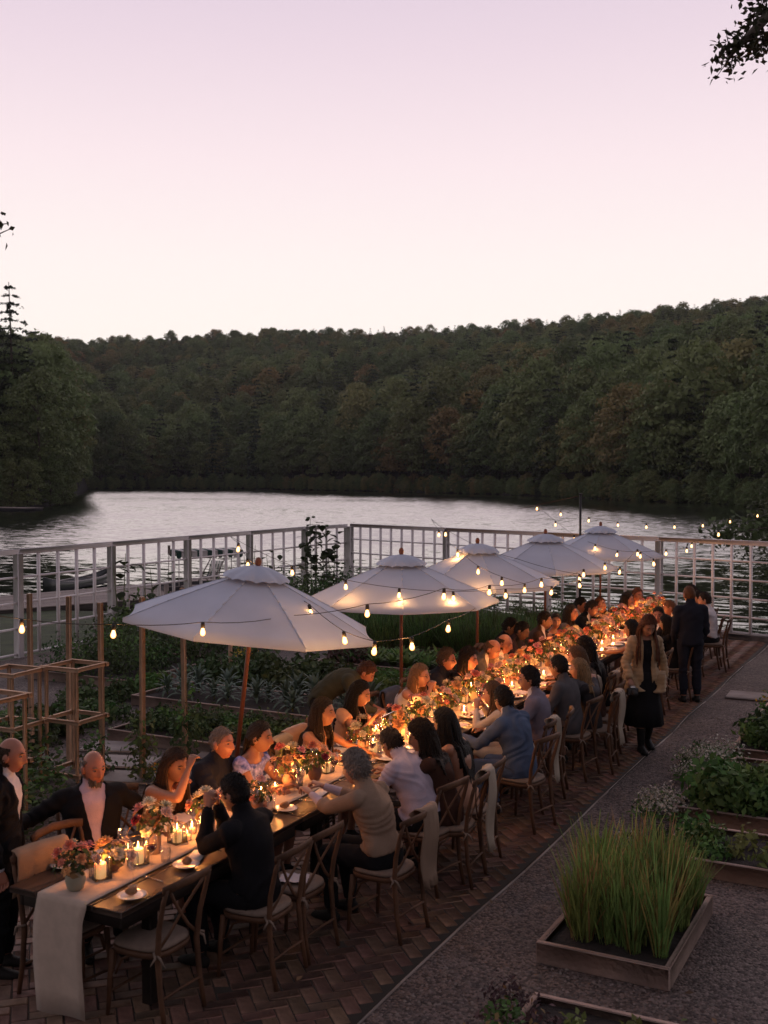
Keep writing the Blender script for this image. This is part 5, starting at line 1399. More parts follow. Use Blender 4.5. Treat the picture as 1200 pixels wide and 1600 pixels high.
# ================================================================ STRING LIGHTS
def bulb_mat():
    m = bpy.data.materials.new('lit_bulb'); m.use_nodes = True; t = m.node_tree; b = t.nodes['Principled BSDF']
    b.inputs['Base Color'].default_value = (.8, .6, .4, 1); b.inputs['Roughness'].default_value = .2
    lw = N(t, 'ShaderNodeLayerWeight'); lw.inputs['Blend'].default_value = .5
    rp = N(t, 'ShaderNodeValToRGB'); ramp(rp, [(.0, (1, .66, .30)), (.45, (1, .47, .13)), (1, (.9, .25, .05))]); t.links.new(lw.outputs['Facing'], rp.inputs[0])
    st = N(t, 'ShaderNodeMapRange'); st.inputs['From Max'].default_value = .75; st.inputs['To Min'].default_value = 5.5; st.inputs['To Max'].default_value = 1.1
    t.links.new(lw.outputs['Facing'], st.inputs['Value']); t.links.new(rp.outputs[0], b.inputs['Emission Color']); t.links.new(st.outputs[0], b.inputs['Emission Strength'])
    return m
M_bulb = bulb_mat(); M_cord = mat('black_cord', (.012, .011, .011), .6)
bb = MB(); bb.lathe([(.0125, -.042), (.016, -.056), (.024, -.078), (.0265, -.094), (.022, -.110), (.011, -.120), (0.0005, -.122)], 14, capb=True); bb.v = [v_ * np.array([.9, .9, .9]) + np.array([0, 0, -.004]) for v_ in bb.v]; BULB = bb.mesh('bulb', M_bulb, True)
sk = MB(); sk.lathe([(.0005, .006), (.010, .004), (.0165, -.006), (.0175, -.045), (.0005, -.046)], 12); SOCK = sk.mesh('socket', M_cord, True)
BULBC = (1.0, .44, .13)
def strand(pts, label, power=7.0, sag=.05, skip=(), guy=None):
    """pts: (column, row, distance) of each hanging point in the photograph, turned into places in the garden; skip = places without a bulb"""
    W = [np.array(atd(*p)) for p in pts]; o = empty('string_light', W[0]); tag(o, label, 'string light', 'string lights over the table'); base = W[0]
    path_ = []
    for a, c in zip(W, W[1:]):
        L = np.linalg.norm(c - a)
        for k in range(5): t = k / 5; path_.append(a + (c - a) * t - np.array([0, 0, 4 * sag * .5 * L * t * (1 - t) * .5]))
    path_.append(W[-1]); MB().tube([p - base for p in path_], .0034, 5).build('cord', M_cord, o)
    if guy is not None: MB().tube([np.array(guy[0]) - base, np.array(guy[1]) - base], .0015, 4).build('guy_wire', M_iron, o)
    for i, p in enumerate(W):
        if i in skip: continue
        q = p - base - np.array([0, 0, .004])
        bo = mobj('bulb', BULB, o, q, rng.uniform(0, 6)); bo.rotation_euler[0] = rng.normal(0, .07); bo.rotation_euler[1] = rng.normal(0, .07)
        mobj('socket', SOCK, bo); point('bulb_light', q - np.array([0, 0, .085]), power, BULBC, .034, o)
    return o
lpm = np.array([-15.0, atx(390, 850, -15.0)[1], 1.9])
hook1 = (360, 838, 14.2); hook2 = (674, 811, 19.0)
strand([(-60, 948, 8.2), (34, 967, 8.5), (178, 975, 8.8), (317, 972, 9.0), (447, 962, 10.0), (574, 944, 9.6), (694, 919, 10.6), (765, 914, 12.0), (846, 903, 13.5), (912, 889, 15.5)], 'string of bulbs sweeping from the left edge across the two nearest umbrellas', skip=(0,), sag=.10)
strand([hook1, (456, 884, 13.0), (540, 906, 12.6), (624, 919, 12.4), (708, 924, 12.6), (790, 920, 13.0), (862, 916, 14.0), (905, 906, 15.5)], 'string of bulbs running right from the high hook over the second umbrella', skip=(0,), guy=(atd(*hook1), lpm))
strand([hook1, (373, 848, 13.4), (387, 872, 12.4), (428, 902, 11.4), (483, 944, 10.2), (537, 986, 9.3), (586, 1002, 8.7), (643, 995, 9.2), (701, 968, 9.8), (742, 951, 10.8)], 'string of bulbs dropping down the right side of the nearest umbrella and rising again', skip=(0, 3, 9), power=9.0)
strand([hook2, (686, 828, 18.0), (715, 858, 15.4), (747, 884, 14.4), (784, 901, 13.8), (820, 912, 13.6)], 'string of bulbs falling from the second hook over the orange-lit umbrella', skip=(0,), guy=(atd(*hook2), (*onR(697), 1.95)), power=11.0)
strand([hook2, (696, 827, 17.6), (756, 858, 17.0), (808, 873, 16.6), (858, 888, 16.4), (905, 897, 16.4)], 'string of bulbs from the second hook across the fourth umbrella', skip=(0, 2, 3, 4))
strand([(812, 795, 24), (839, 789, 23.4), (868, 814, 22.4), (897, 836, 21.5), (930, 850, 20.3), (965, 860, 19.4), (1001, 862, 18.6), (1041, 858, 19.4), (1073, 854, 21), (1081, 847, 22)], 'string of bulbs over the farthest umbrella from the wire left of the black pole', skip=(0,))
strand([(876, 798, 24.4), (920, 808, 24.4), (965, 815, 24.4), (1010, 818, 24.6), (1054, 818, 25), (1098, 816, 25.6), (1141, 810, 26.5), (1184, 801, 27), (1240, 786, 28)], 'string of bulbs spanning right from the black pole to the tree at the water', skip=(8,))
strand([(945, 879, 16.6), (969, 886, 17.2), (996, 858, 17.6), (1021, 873, 16.8)], 'short string of bulbs under the edge of the farthest umbrella', skip=())
strand([(1081, 847, 22), (1123, 828, 19), (1205, 800, 21)], 'single bright bulb on the cord in front of the low bough', skip=(0, 2), power=9.0)
pb_ = onR(907); ptop = atd(907, 773, 24.2)
po = MB(); po.tube([(0, 0, 0), (0, 0, ptop[2])], .028, 8); po.box((0, 0, ptop[2] + .015), (.07, .07, .03))
tag(po.build('light_pole', M_iron, None, (ptop[0], ptop[1], 0)), 'thin black pole rising above the fence behind the farthest umbrella', 'pole')
gw = MB(); gw.tube([atd(905, 775, 24.2) - ptop, atd(812, 795, 24) - ptop], .006, 5)
tag(gw.build('guy_wire', M_chair, None, ptop), 'pale guy wire sloping left from the top of the black pole', 'wire')

# ================================================================ PEOPLE
SKIN = dict(light=mat('skin_light', (.42, .21, .14), .5, sss=.12, var=.06, vscale=30), tan=mat('skin_tan', (.32, .15, .09), .5, sss=.12, var=.06, vscale=30),
            brown=mat('skin_brown', (.22, .105, .06), .5, sss=.1, var=.06, vscale=30), ruddy=mat('skin_ruddy', (.40, .165, .105), .45, sss=.12, var=.08, vscale=30))
M_eyew = mat('eye_white', (.22, .18, .16), .3); M_iris = mat('iris', (.02, .012, .008), .2); M_lip = mat('lips', (.34, .10, .08), .45)
HAIRM = {}
def hairm(c):
    if c not in HAIRM:
        HAIRM[c] = mat('hair', c, .5, var=.45, vscale=40, bump=.6, bscale=90, stretch=(3, 3, .5), spec=.2)
    return HAIRM[c]
CLM = {}
def cloth(c, rough=.85, n='fabric', **kw):
    k = (c, rough, tuple(kw.items()))
    if k not in CLM: CLM[k] = mat(n, c, rough, var=.12, vscale=9, bump=.35, bscale=130, spec=.12, **kw)
    return CLM[k]
def nrm(v): v = np.asarray(v, float); return v / (np.linalg.norm(v) + 1e-12)
def rotm(axis, ang): return np.array(Matrix.Rotation(ang, 3, Vector(axis)))

def head_template(masc):
    """head centred on the skull, facing +Y: skull, jaw, brow, nose, lips, chin, ears, eyes"""
    ns, nk = 44, 30; V = []; sl = []
    for k in range(nk + 1):
        ph = -math.pi / 2 + math.pi * k / nk
        for j in range(ns):
            a = 2 * math.pi * j / ns; a = a - .42 * math.sin(2 * a - 0) * 0; az = a + .55 * math.sin(a) * 0
            # denser towards the face (+Y)
            u = j / ns * 2 - 1; th = math.pi * (np.sign(u) * abs(u) ** 1.45)
            x, y, z = math.cos(ph) * math.sin(th), math.cos(ph) * math.cos(th), math.sin(ph)
            X, Y, Z = x * .074, y * (.094 if y > 0 else .098), z * .118
            if Z < 0:
                s_ = min(1, -Z / .118)
                X *= 1 - (.22 if masc else .30) * s_ ** 1.2
                if Y < 0: Y *= 1 - .42 * s_
                else: Y *= math.sqrt(1 + s_ * s_) * (1 - .10 * s_)
            if Y > 0:
                fr_ = min(1, Y / .05)
                Y += fr_ * (.0045 * math.exp(-((Z - .032) / .010) ** 2) * math.exp(-(X / .05) ** 2)
                            - .0085 * math.exp(-((Z - .008) / .014) ** 2) * (math.exp(-((abs(X) - .032) / .016) ** 2)))
                nz = np.interp(Z, [-.052, -.044, -.034, .012, .028], [0, .5, 1, .35, 0]); Y += fr_ * .027 * nz * math.exp(-(X / (.0135 if Z < -.015 else .010)) ** 2)
                Y += fr_ * (.0045 * math.exp(-((Z + .066) / .0055) ** 2) + .004 * math.exp(-((Z + .078) / .0055) ** 2) - .003 * math.exp(-((Z + .090) / .006) ** 2)) * math.exp(-(X / .024) ** 2)
                Y += fr_ * .007 * math.exp(-((Z + .104) / .012) ** 2) * math.exp(-(X / .026) ** 2)
                Y += fr_ * .002 * math.exp(-((Z + .03) / .02) ** 2) * math.exp(-((abs(X) - .045) / .018) ** 2)
            V.append((X, Y, Z))
    f = []; m = []
    for k in range(nk):
        for j in range(ns):
            q = (k * ns + j, k * ns + (j + 1) % ns, (k + 1) * ns + (j + 1) % ns, (k + 1) * ns + j); c = np.mean([V[i] for i in q], 0)
            f.append(q); m.append(3 if (c[1] > .06 and abs(c[0]) < .024 and -.084 < c[2] < -.062) else 0)
    b = MB(); b.v.append(np.array(V)); b.f = f; b.m = m; b.n = len(V)
    for s in (-1, 1):
        b.ball((s * .077, -.006, -.004), (.012, .024, .034), 8, 6)
        b.ball((s * .031, .0765, .008), (.0125, .009, .0058), 8, 6, m=1); b.ball((s * .031, .0835, .008), (.0055, .004, .0052), 7, 5, m=2)
    return b
HEADT = {True: head_template(True), False: head_template(False)}
def hand_template(curl, thumb=1):
    b = MB(); b.tube([(0, -.03, 0), (0, .0, 0), (0, .03, 0), (0, .07, 0), (0, .092, 0)], [(.024, .019), (.026, .018), (.036, .015), (.040, .013), (.036, .011)], 10, side=(1, 0, 0))
    for i, (x, L) in enumerate(((-.030, .066), (-.010, .078), (.011, .073), (.030, .056))):
        p = np.array([x, .084, 0.0]); a = curl * (.5 + .1 * i); pts = [p]
        for k, fr_ in enumerate((.42, .32, .26)):
            a += curl * .8; pts.append(pts[-1] + L * fr_ * np.array([x * 1.2, math.cos(a), -math.sin(a)]))
        b.tube(pts, [.0095, .009, .008, .0062], 6, side=(1, 0, 0))
    b.tube([(thumb * .022, .018, -.003), (thumb * .045, .042, -.012), (thumb * .052, .066, -.020 - .02 * curl), (thumb * .048, .085, -.026 - .025 * curl)], [.013, .011, .0095, .007], 6, side=(0, 0, 1))
    return b
PENDING = []
class Fig: pass
def figure(pose='sit', sex='m', sc=1.0, lean=12, side=0, head=(0, 0, 0), hands=None, bulk=1.0, belly=0.0, legs=None, twist=0, curl=(.55, .55), shoulders=0.0):
    g = Fig(); m = sex == 'm'; g.m = m; b = MB(); segs = []
    zp = .555 if pose == 'sit' else .93
    P0 = np.array([0, 0, zp]); g.P0 = P0
    n = 14; ts = np.linspace(-.10, .52, n); cs = []; prev = P0.copy(); g.spine = []
    def sdir(t):
        a = R(lean) * (.55 + .9 * max(0, t) / .52); s_ = R(side)
        return nrm([math.sin(s_), math.sin(a), math.cos(a) * math.cos(s_)])
    pts = {}; p = P0.copy(); last = 0.0
    up_t = np.linspace(0, .52, 27); S_ = [P0]
    for a, c in zip(up_t, up_t[1:]): S_.append(S_[-1] + sdir(a) * (c - a))
    S_ = np.array(S_)
    def sp(t):
        if t < 0: return P0 + np.array([0, 0, 1]) * t
        return np.array([np.interp(t, up_t, S_[:, i]) for i in range(3)])
    rx = rotm((0, 0, 1), R(twist)) @ nrm([math.cos(R(side)), 0, -math.sin(R(side))])
    fw = lambda t: np.cross(sdir(t), rx) * 1.0
    fwd = lambda t: -np.cross(rx, sdir(t)) if True else None
    def fd(t): v = np.cross(sdir(t), rx); return v if v[1] > 0 or True else -v
    hw = ([(-.11, .10), (-.05, .165), (.05, .165), (.15, .152), (.25, .160), (.34, .178), (.41, .178), (.455, .160), (.49, .110), (.52, .068)] if m else
          [(-.11, .10), (-.05, .170), (.05, .165), (.14, .128), (.22, .135), (.32, .150), (.40, .152), (.445, .134), (.48, .086), (.52, .052)])
    hd = ([(-.11, .08), (-.05, .115), (.05, .118), (.15, .110), (.25, .115), (.34, .122), (.41, .112), (.455, .090), (.49, .068), (.52, .058)] if m else
          [(-.11, .08), (-.05, .118), (.05, .112), (.14, .090), (.22, .100), (.32, .118), (.38, .100), (.445, .075), (.48, .058), (.52, .048)])
    tt = np.linspace(-.11, .52, 22); C = []; Rr = []
    for t in tt:
        bl = bulk * (1 + 0 * t); w_ = np.interp(t, *zip(*hw)) * bl; d_ = np.interp(t, *zip(*hd)) * bl; off = belly * math.exp(-((t - .10) / .10) ** 2)
        yv = np.cross(rx, sdir(max(t, 0))); yv = yv if yv @ np.array([0, 1, 0]) > 0 or pose != 'sit' else -yv
        C.append(sp(t) + fdir(rx, sdir(max(t, 0))) * off * .6); Rr.append((w_, d_ + off * .6))
    b.tube(C, Rr, 18, side=rx)
    g.rx, g.sdir, g.sp = rx, sdir, sp; g.fd = lambda t: fdir(rx, sdir(max(t, 0)))
    for a, c in ((-.08, .1), (.1, .3), (.3, .46)): segs.append(('torso', sp(a), sp(c), .15 * bulk, .15 * bulk))
    # neck and head
    nb = sp(.49); R_b = np.stack([rx, g.fd(.5), sdir(.5)], 1)
    hr = rotm((0, 0, 1), R(head[0])) @ rotm((1, 0, 0), -R(head[1])) @ rotm((0, 1, 0), R(head[2]))
    Rb0 = np.stack([rx, nrm([-rx[1], rx[0], 0]), (0, 0, 1)], 1)      # head is held level, then turned
    g.HR = Rb0 @ hr
    nt_ = sp(.52) + sdir(.5) * .018 + g.fd(.5) * .022
    g.HC = nt_ + (g.HR @ np.array([0, .022, .095])) + np.array([0, 0, .012])
    nk0, nk1 = sp(.47), g.HC + g.HR @ np.array([0, -.022, -.045]); rn = .060 if m else .047
    b.tube([nk0, (nk0 + nk1) / 2, nk1], [rn * 1.15, rn, rn * .95], 12); segs.append(('neck', nk0, nk1, rn, rn))
    b.ball(g.HC, (.060, .075, .085), 12, 8, rot=g.HR); segs.append(('head', g.HC, g.HC + g.HR @ np.array([0, 0, .02]), .09, .09))
    # arms
    g.wr = []
    for i, s in enumerate((-1, 1)):
        S0 = sp(.435) + rx * s * (.178 if m else .150) * bulk ** .5 + np.array([0, 0, shoulders]) - g.fd(.4) * .01
        hd_ = hands[i] if hands is not None else None
        T = np.array(hd_[:3] if hd_ is not None else (s * .2, .55, .80), float); up = nrm(hd_[3]) if hd_ is not None and len(hd_) > 3 else nrm([s * .55, -.35, -.75])
        La, Lb = (.300, .262) if m else (.275, .24); dv = T - S0; D = np.linalg.norm(dv); D2 = min(D, (La + Lb) * .985); dv /= D; T = S0 + dv * D2
        ca = (La * La + D2 * D2 - Lb * Lb) / (2 * La * D2); ca = max(-1, min(1, ca)); pr = up - dv * (up @ dv); pr = nrm(pr); E_ = S0 + dv * La * ca + pr * La * math.sqrt(1 - ca * ca)
        k_ = 1.0 if m else .84
        b.tube([S0 - (S0 - sp(.43)) * .25, S0, S0 + (E_ - S0) * .35, E_], [.066 * k_, .062 * k_, .052 * k_, .041 * k_], 12); b.ball(S0, .062 * k_, 10, 7); b.ball(E_, .041 * k_, 10, 7)
        b.tube([E_, E_ + (T - E_) * .3, T], [.041 * k_, .043 * k_, .027 * k_], 12)
        segs.append(('uarm', S0, E_, .058 * k_, .043 * k_)); segs.append(('farm', E_, T, .043 * k_, .028 * k_)); g.wr.append((T, nrm(T - E_), s))
    # legs
    for i, s in enumerate((-1, 1)):
        if pose == 'sit': hp, kn, an = np.array([s * .095, .02, zp - .02]), np.array([s * .115, .43, .525]), np.array([s * .12, .37, .10])
        else: hp, kn, an = np.array([s * .092, .0, zp - .02]), np.array([s * .095, .02, .49]), np.array([s * .10, -.01, .095])
        td = np.array([0, 1, 0.0])
        if legs is not None and legs[i] is not None: kn, an, td = [np.array(q, float) for q in legs[i]]
        k_ = 1.0 if m else .93
        b.tube([hp, hp + (kn - hp) * .5, kn], [.092 * k_ * bulk, .080 * k_, .058 * k_], 14); b.ball(kn, .057 * k_, 10, 7); b.ball(hp, .092 * k_, 10, 7)
        b.tube([kn, kn + (an - kn) * .3, an], [.056 * k_, .057 * k_, .036 * k_], 12)
        td = nrm(td); h0 = an - td * .05 - np.array([0, 0, .055]); b.tube([h0, an + td * .02 - np.array([0, 0, .045]), an + td * .12 - np.array([0, 0, .062]), an + td * .185 - np.array([0, 0, .068])], [(.034, .034), (.040, .042), (.044, .027), (.026, .016)], 10, side=np.cross(td, (0, 0, 1)))
        segs.append(('thigh', hp, kn, .085, .06)); segs.append(('shin', kn, an, .058, .038)); segs.append(('foot', an - np.array([0, 0, .06]), an + td * .16 - np.array([0, 0, .065]), .045, .035))
    g.b, g.segs, g.sc, g.curl, g.bulk = b, segs, sc, curl, bulk
    return g
def fdir(rx, s): v = np.cross(s, rx); return -v if v[1] * 1.0 < -1e-6 and False else np.cross(s, rx) if False else nrm(np.cross(s, rx)) * 1.0
def fdir(rx, s): return nrm(np.cross(s, rx))                # spine x right = forward
def remesh_all(jobs):
    """voxel-remesh every figure so that each body is one continuous skin"""
    tmp = []
    for g, vox in jobs:
        o = bpy.data.objects.new('tmp', g.b.mesh('tmp', [])); COL.objects.link(o)
        md = o.modifiers.new('r', 'REMESH'); md.mode = 'VOXEL'; md.voxel_size = vox
        ms = o.modifiers.new('s', 'SMOOTH'); ms.factor = .5; ms.iterations = 8
        tmp.append(o)
    dg = bpy.context.evaluated_depsgraph_get(); dg.update()
    for (g, vox), o in zip(jobs, tmp):
        me = o.evaluated_get(dg).to_mesh(); nv = len(me.vertices); co = np.empty(nv * 3, np.float32); me.vertices.foreach_get('co', co); g.V = co.reshape(-1, 3).astype(float)
        nl = len(me.loops); li = np.empty(nl, np.int32); me.loops.foreach_get('vertex_index', li); ln = np.empty(len(me.polygons), np.int32); me.polygons.foreach_get('loop_total', ln)
        if (ln == 4).all(): g.Fq = li.reshape(-1, 4)
        else:
            st = np.cumsum(ln) - ln; g.Fq = np.array([[li[s], li[s + 1], li[s + 2], li[s + 3] if l > 3 else li[s + 2]] for s, l in zip(st, ln)])
        o.evaluated_get(dg).to_mesh_clear()
    for o in tmp:
        me = o.data; bpy.data.objects.remove(o); bpy.data.meshes.remove(me)
def classify(g):
    V = g.V; best = np.full(len(V), 1e9); tagi = np.zeros(len(V), int); par = np.zeros(len(V))
    for i, (nm, a, c, ra, rc) in enumerate(g.segs):
        d = c - a; t = np.clip((V - a) @ d / (d @ d), 0, 1); q = np.linalg.norm(V - a - t[:, None] * d, axis=1) / (ra + (rc - ra) * t)
        k = q < best; best[k] = q[k]; tagi[k] = i; par[k] = t[k]
    g.tag = np.array([s[0] for s in g.segs])[tagi]; g.par = par
    # torso coordinates
    ts = np.linspace(-.11, .56, 60); cs = np.array([g.sp(min(t, .52)) + g.sdir(.5) * max(0, t - .52) for t in ts]); dd = ((V[:, None, :] - cs[None]) ** 2).sum(2); k = dd.argmin(1)
    g.t = ts[k]; c = cs[k]; f = np.array([g.fd(max(0, min(.52, t))) for t in ts])[k]; g.u = (V - c) @ g.rx; g.f = ((V - c) * f).sum(1)
    fn = np.cross(V[g.Fq[:, 2]] - V[g.Fq[:, 0]], V[g.Fq[:, 3]] - V[g.Fq[:, 1]]); Nn = np.zeros_like(V)
    for j in range(4): np.add.at(Nn, g.Fq[:, j], fn)
    g.N = Nn / (np.linalg.norm(Nn, axis=1)[:, None] + 1e-12)
def shell(g, name, mask, off, m, parent, fold=.004, ph=0.0):
    """a garment: the skin's faces under mask, lifted off the body, with turned-in hems"""
    fm = mask[g.Fq].sum(1) >= 3; F_ = g.Fq[fm]
    if len(F_) == 0: return None
    ids = np.unique(F_); mp = -np.ones(len(g.V), int); mp[ids] = np.arange(len(ids)); F2 = mp[F_]
    V = g.V[ids]; Nn = g.N[ids]; o_ = off[ids] if np.ndim(off) else off
    rr = np.random.default_rng(int(ph * 10) + 3); wob = sum(np.sin(V @ rr.normal(0, 9, 3) + rr.uniform(0, 6)) for _ in range(3)); k = 0
    for sc_, am in ((11, .9), (17, .7), (30, .45)):
        k = k + am * (1 - 2 * np.abs(np.sin(V @ (nrm(rr.normal(0, 1, 3) * [1, 1, .7]) * sc_) + wob * 1.9 + rr.uniform(0, 6)))) * np.clip(sum(np.sin(V @ rr.normal(0, 7, 3) + rr.uniform(0, 6)) for _ in range(2)) * .6 + .3, 0, 1)
    k = k * fold * 1.6
    VO = V + Nn * np.maximum(o_ + k, np.maximum(.003, .35 * o_))[:, None]
    VI = V - Nn * .004
    ed = {}
    for q in F2:
        for a, c in zip(q, np.roll(q, -1)): ed[(a, c)] = ed.get((a, c), 0) + 1
    bd = [(a, c) for (a, c) in ed if (c, a) not in ed]
    if bd:                                                # smooth the hems
        e = np.array(bd); sm = np.zeros(len(V)); np.add.at(sm, e[:, 0], 1); np.add.at(sm, e[:, 1], 1); bi = sm > 0
        for _ in range(5):
            for A in (VO, VI):
                q = np.zeros_like(A); np.add.at(q, e[:, 0], A[e[:, 1]]); np.add.at(q, e[:, 1], A[e[:, 0]]); A[bi] = A[bi] * .4 + .6 * q[bi] / sm[bi][:, None]
    nb = len(V); rim = [(c, a, a + nb, c + nb) for a, c in bd]
    me = bpy.data.meshes.new(name); fast_mesh(me, np.concatenate([VO, VI]), np.concatenate([F2, np.array(rim, int).reshape(-1, 4)]) if rim else F2); me.materials.append(m)
    me.polygons.foreach_set('use_smooth', np.ones(len(me.polygons), bool))
    return mobj(name, me, parent)
def skull(d, out=.0):
    """point of the skull surface in a direction"""
    x, y, z = d; return np.array([x * .074, y * (.094 if y > 0 else .098), z * .118]) + np.array(d) * out
def hair_mesh(style, L=.3, seed=0):
    r_ = np.random.default_rng(seed); b = MB(); ns, nk = 60, 36; V = []; ok = []
    thick = {'short': .009, 'crop': .006, 'long': .016, 'bob': .013, 'rim': .008, 'tied': .012, 'wavy': .018, 'quiff': .011}[style]
    for k in range(nk + 1):
        ph = -math.pi / 2 + math.pi * k / nk
        for j in range(ns):
            a = 2 * math.pi * j / ns; d = np.array([math.cos(ph) * math.sin(a), math.cos(ph) * math.cos(a), math.sin(ph)])
            p = skull(d); s_ = min(1, max(0, -p[2] / .118))
            if p[2] < 0: p[0] *= 1 - .18 * s_; p[1] *= (1 - .35 * s_) if p[1] < 0 else 1
            y = p[1]
            if style == 'rim': keep = (-.065 < p[2] < .062 and y < .018 and (abs(p[0]) > .03 or y < -.03))
            else:
                hl = np.interp(y, [-.1, -.02, .02, .05, .075, .1], [-.075, -.05 if style != 'short' else -.035, -.005, .055, .070, .088]); keep = p[2] > hl
                if style in ('bob',): keep = p[2] > np.interp(y, [-.1, 0, .03, .06, .1], [-.085, -.06, -.005, .058, .08])
            tk = thick * (1 + .5 * math.sin(13 * a + 1.8 * k) * r_.uniform(.3, 1)) + r_.uniform(-.002, .003)
            if style in ('short', 'quiff', 'bob', 'wavy'): tk *= 1 + .8 * max(0, d[2]) * (1 if style != 'quiff' else 1 + max(0, d[1]))
            V.append(p + d * max(.003, tk)); ok.append(keep)
    V = np.array(V); f = []
    for k in range(nk):
        for j in range(ns):
            q = (k * ns + j, k * ns + (j + 1) % ns, (k + 1) * ns + (j + 1) % ns, (k + 1) * ns + j)
            if sum(ok[i] for i in q) >= 3: f.append(q)
    b.add(V, f)
    if style in ('short', 'quiff', 'bob', 'wavy', 'crop', 'rim'):
        for _ in range(300):
            i = r_.integers(len(V))
            if not ok[i]: continue
            d = nrm(V[i]); t = nrm(np.array([r_.normal(0, .5), -.5 + r_.normal(0, .5), -.4]) - d * 0); l_ = min(.016, thick) * r_.uniform(1.0, 1.8)
            b.tube([V[i] - d * .006, V[i] + d * .004 + t * l_ * .7, V[i] + t * l_ * 1.6 - d * .002], [.0055, .005, .001], 4, cap=False)
    if style in ('long', 'wavy', 'tied'):
        n = 150 if style != 'tied' else 60
        for q in range(n):
            a = math.pi + r_.uniform(-1.0, 1.0) * (1.72 if style != 'tied' else .45); z0 = r_.uniform(-.25, .75) if style != 'tied' else r_.uniform(-.3, .1)
            d = nrm([math.sin(a), math.cos(a), z0]); p = skull(d, .012); pts = [p]
            l_ = L * r_.uniform(.72, 1.1); front = d[1] > .05; sx = np.sign(d[0]) if abs(d[0]) > .1 else r_.choice([-1, 1])
            ns_ = 8; ph_ = r_.uniform(0, 6); dirv = nrm(np.array([d[0] * .35, d[1] * .35, -.6]))
            for k in range(1, ns_ + 1):
                t = k / ns_; dirv = nrm(dirv * .6 + np.array([0, -.02 if not front else .10, -1.0]) * .6); p = p + dirv * (l_ / ns_)
                rad = math.hypot(p[0], p[1]); lim = .090 if p[2] > -.11 else (.085 + .35 * max(0, min(.16, -p[2] - .11)) * (1 if p[1] < .02 else .6))
                if p[2] < .03 and rad < lim - .012 and not front: p = p + np.array([p[0], p[1], 0]) / (rad + 1e-6) * min(.012, lim - rad)
                wv = .006 * math.sin(ph_ + t * 9) if style == 'wavy' else .003 * math.sin(ph_ + t * 6)
                pts.append(p + np.array([wv, wv * .6, 0]))
            b.tube(pts, np.concatenate([[.012], np.linspace(.0125, .009, ns_ - 1), [.002]]), 6, flat=.6, cap=False)
    return b
N_P = 0
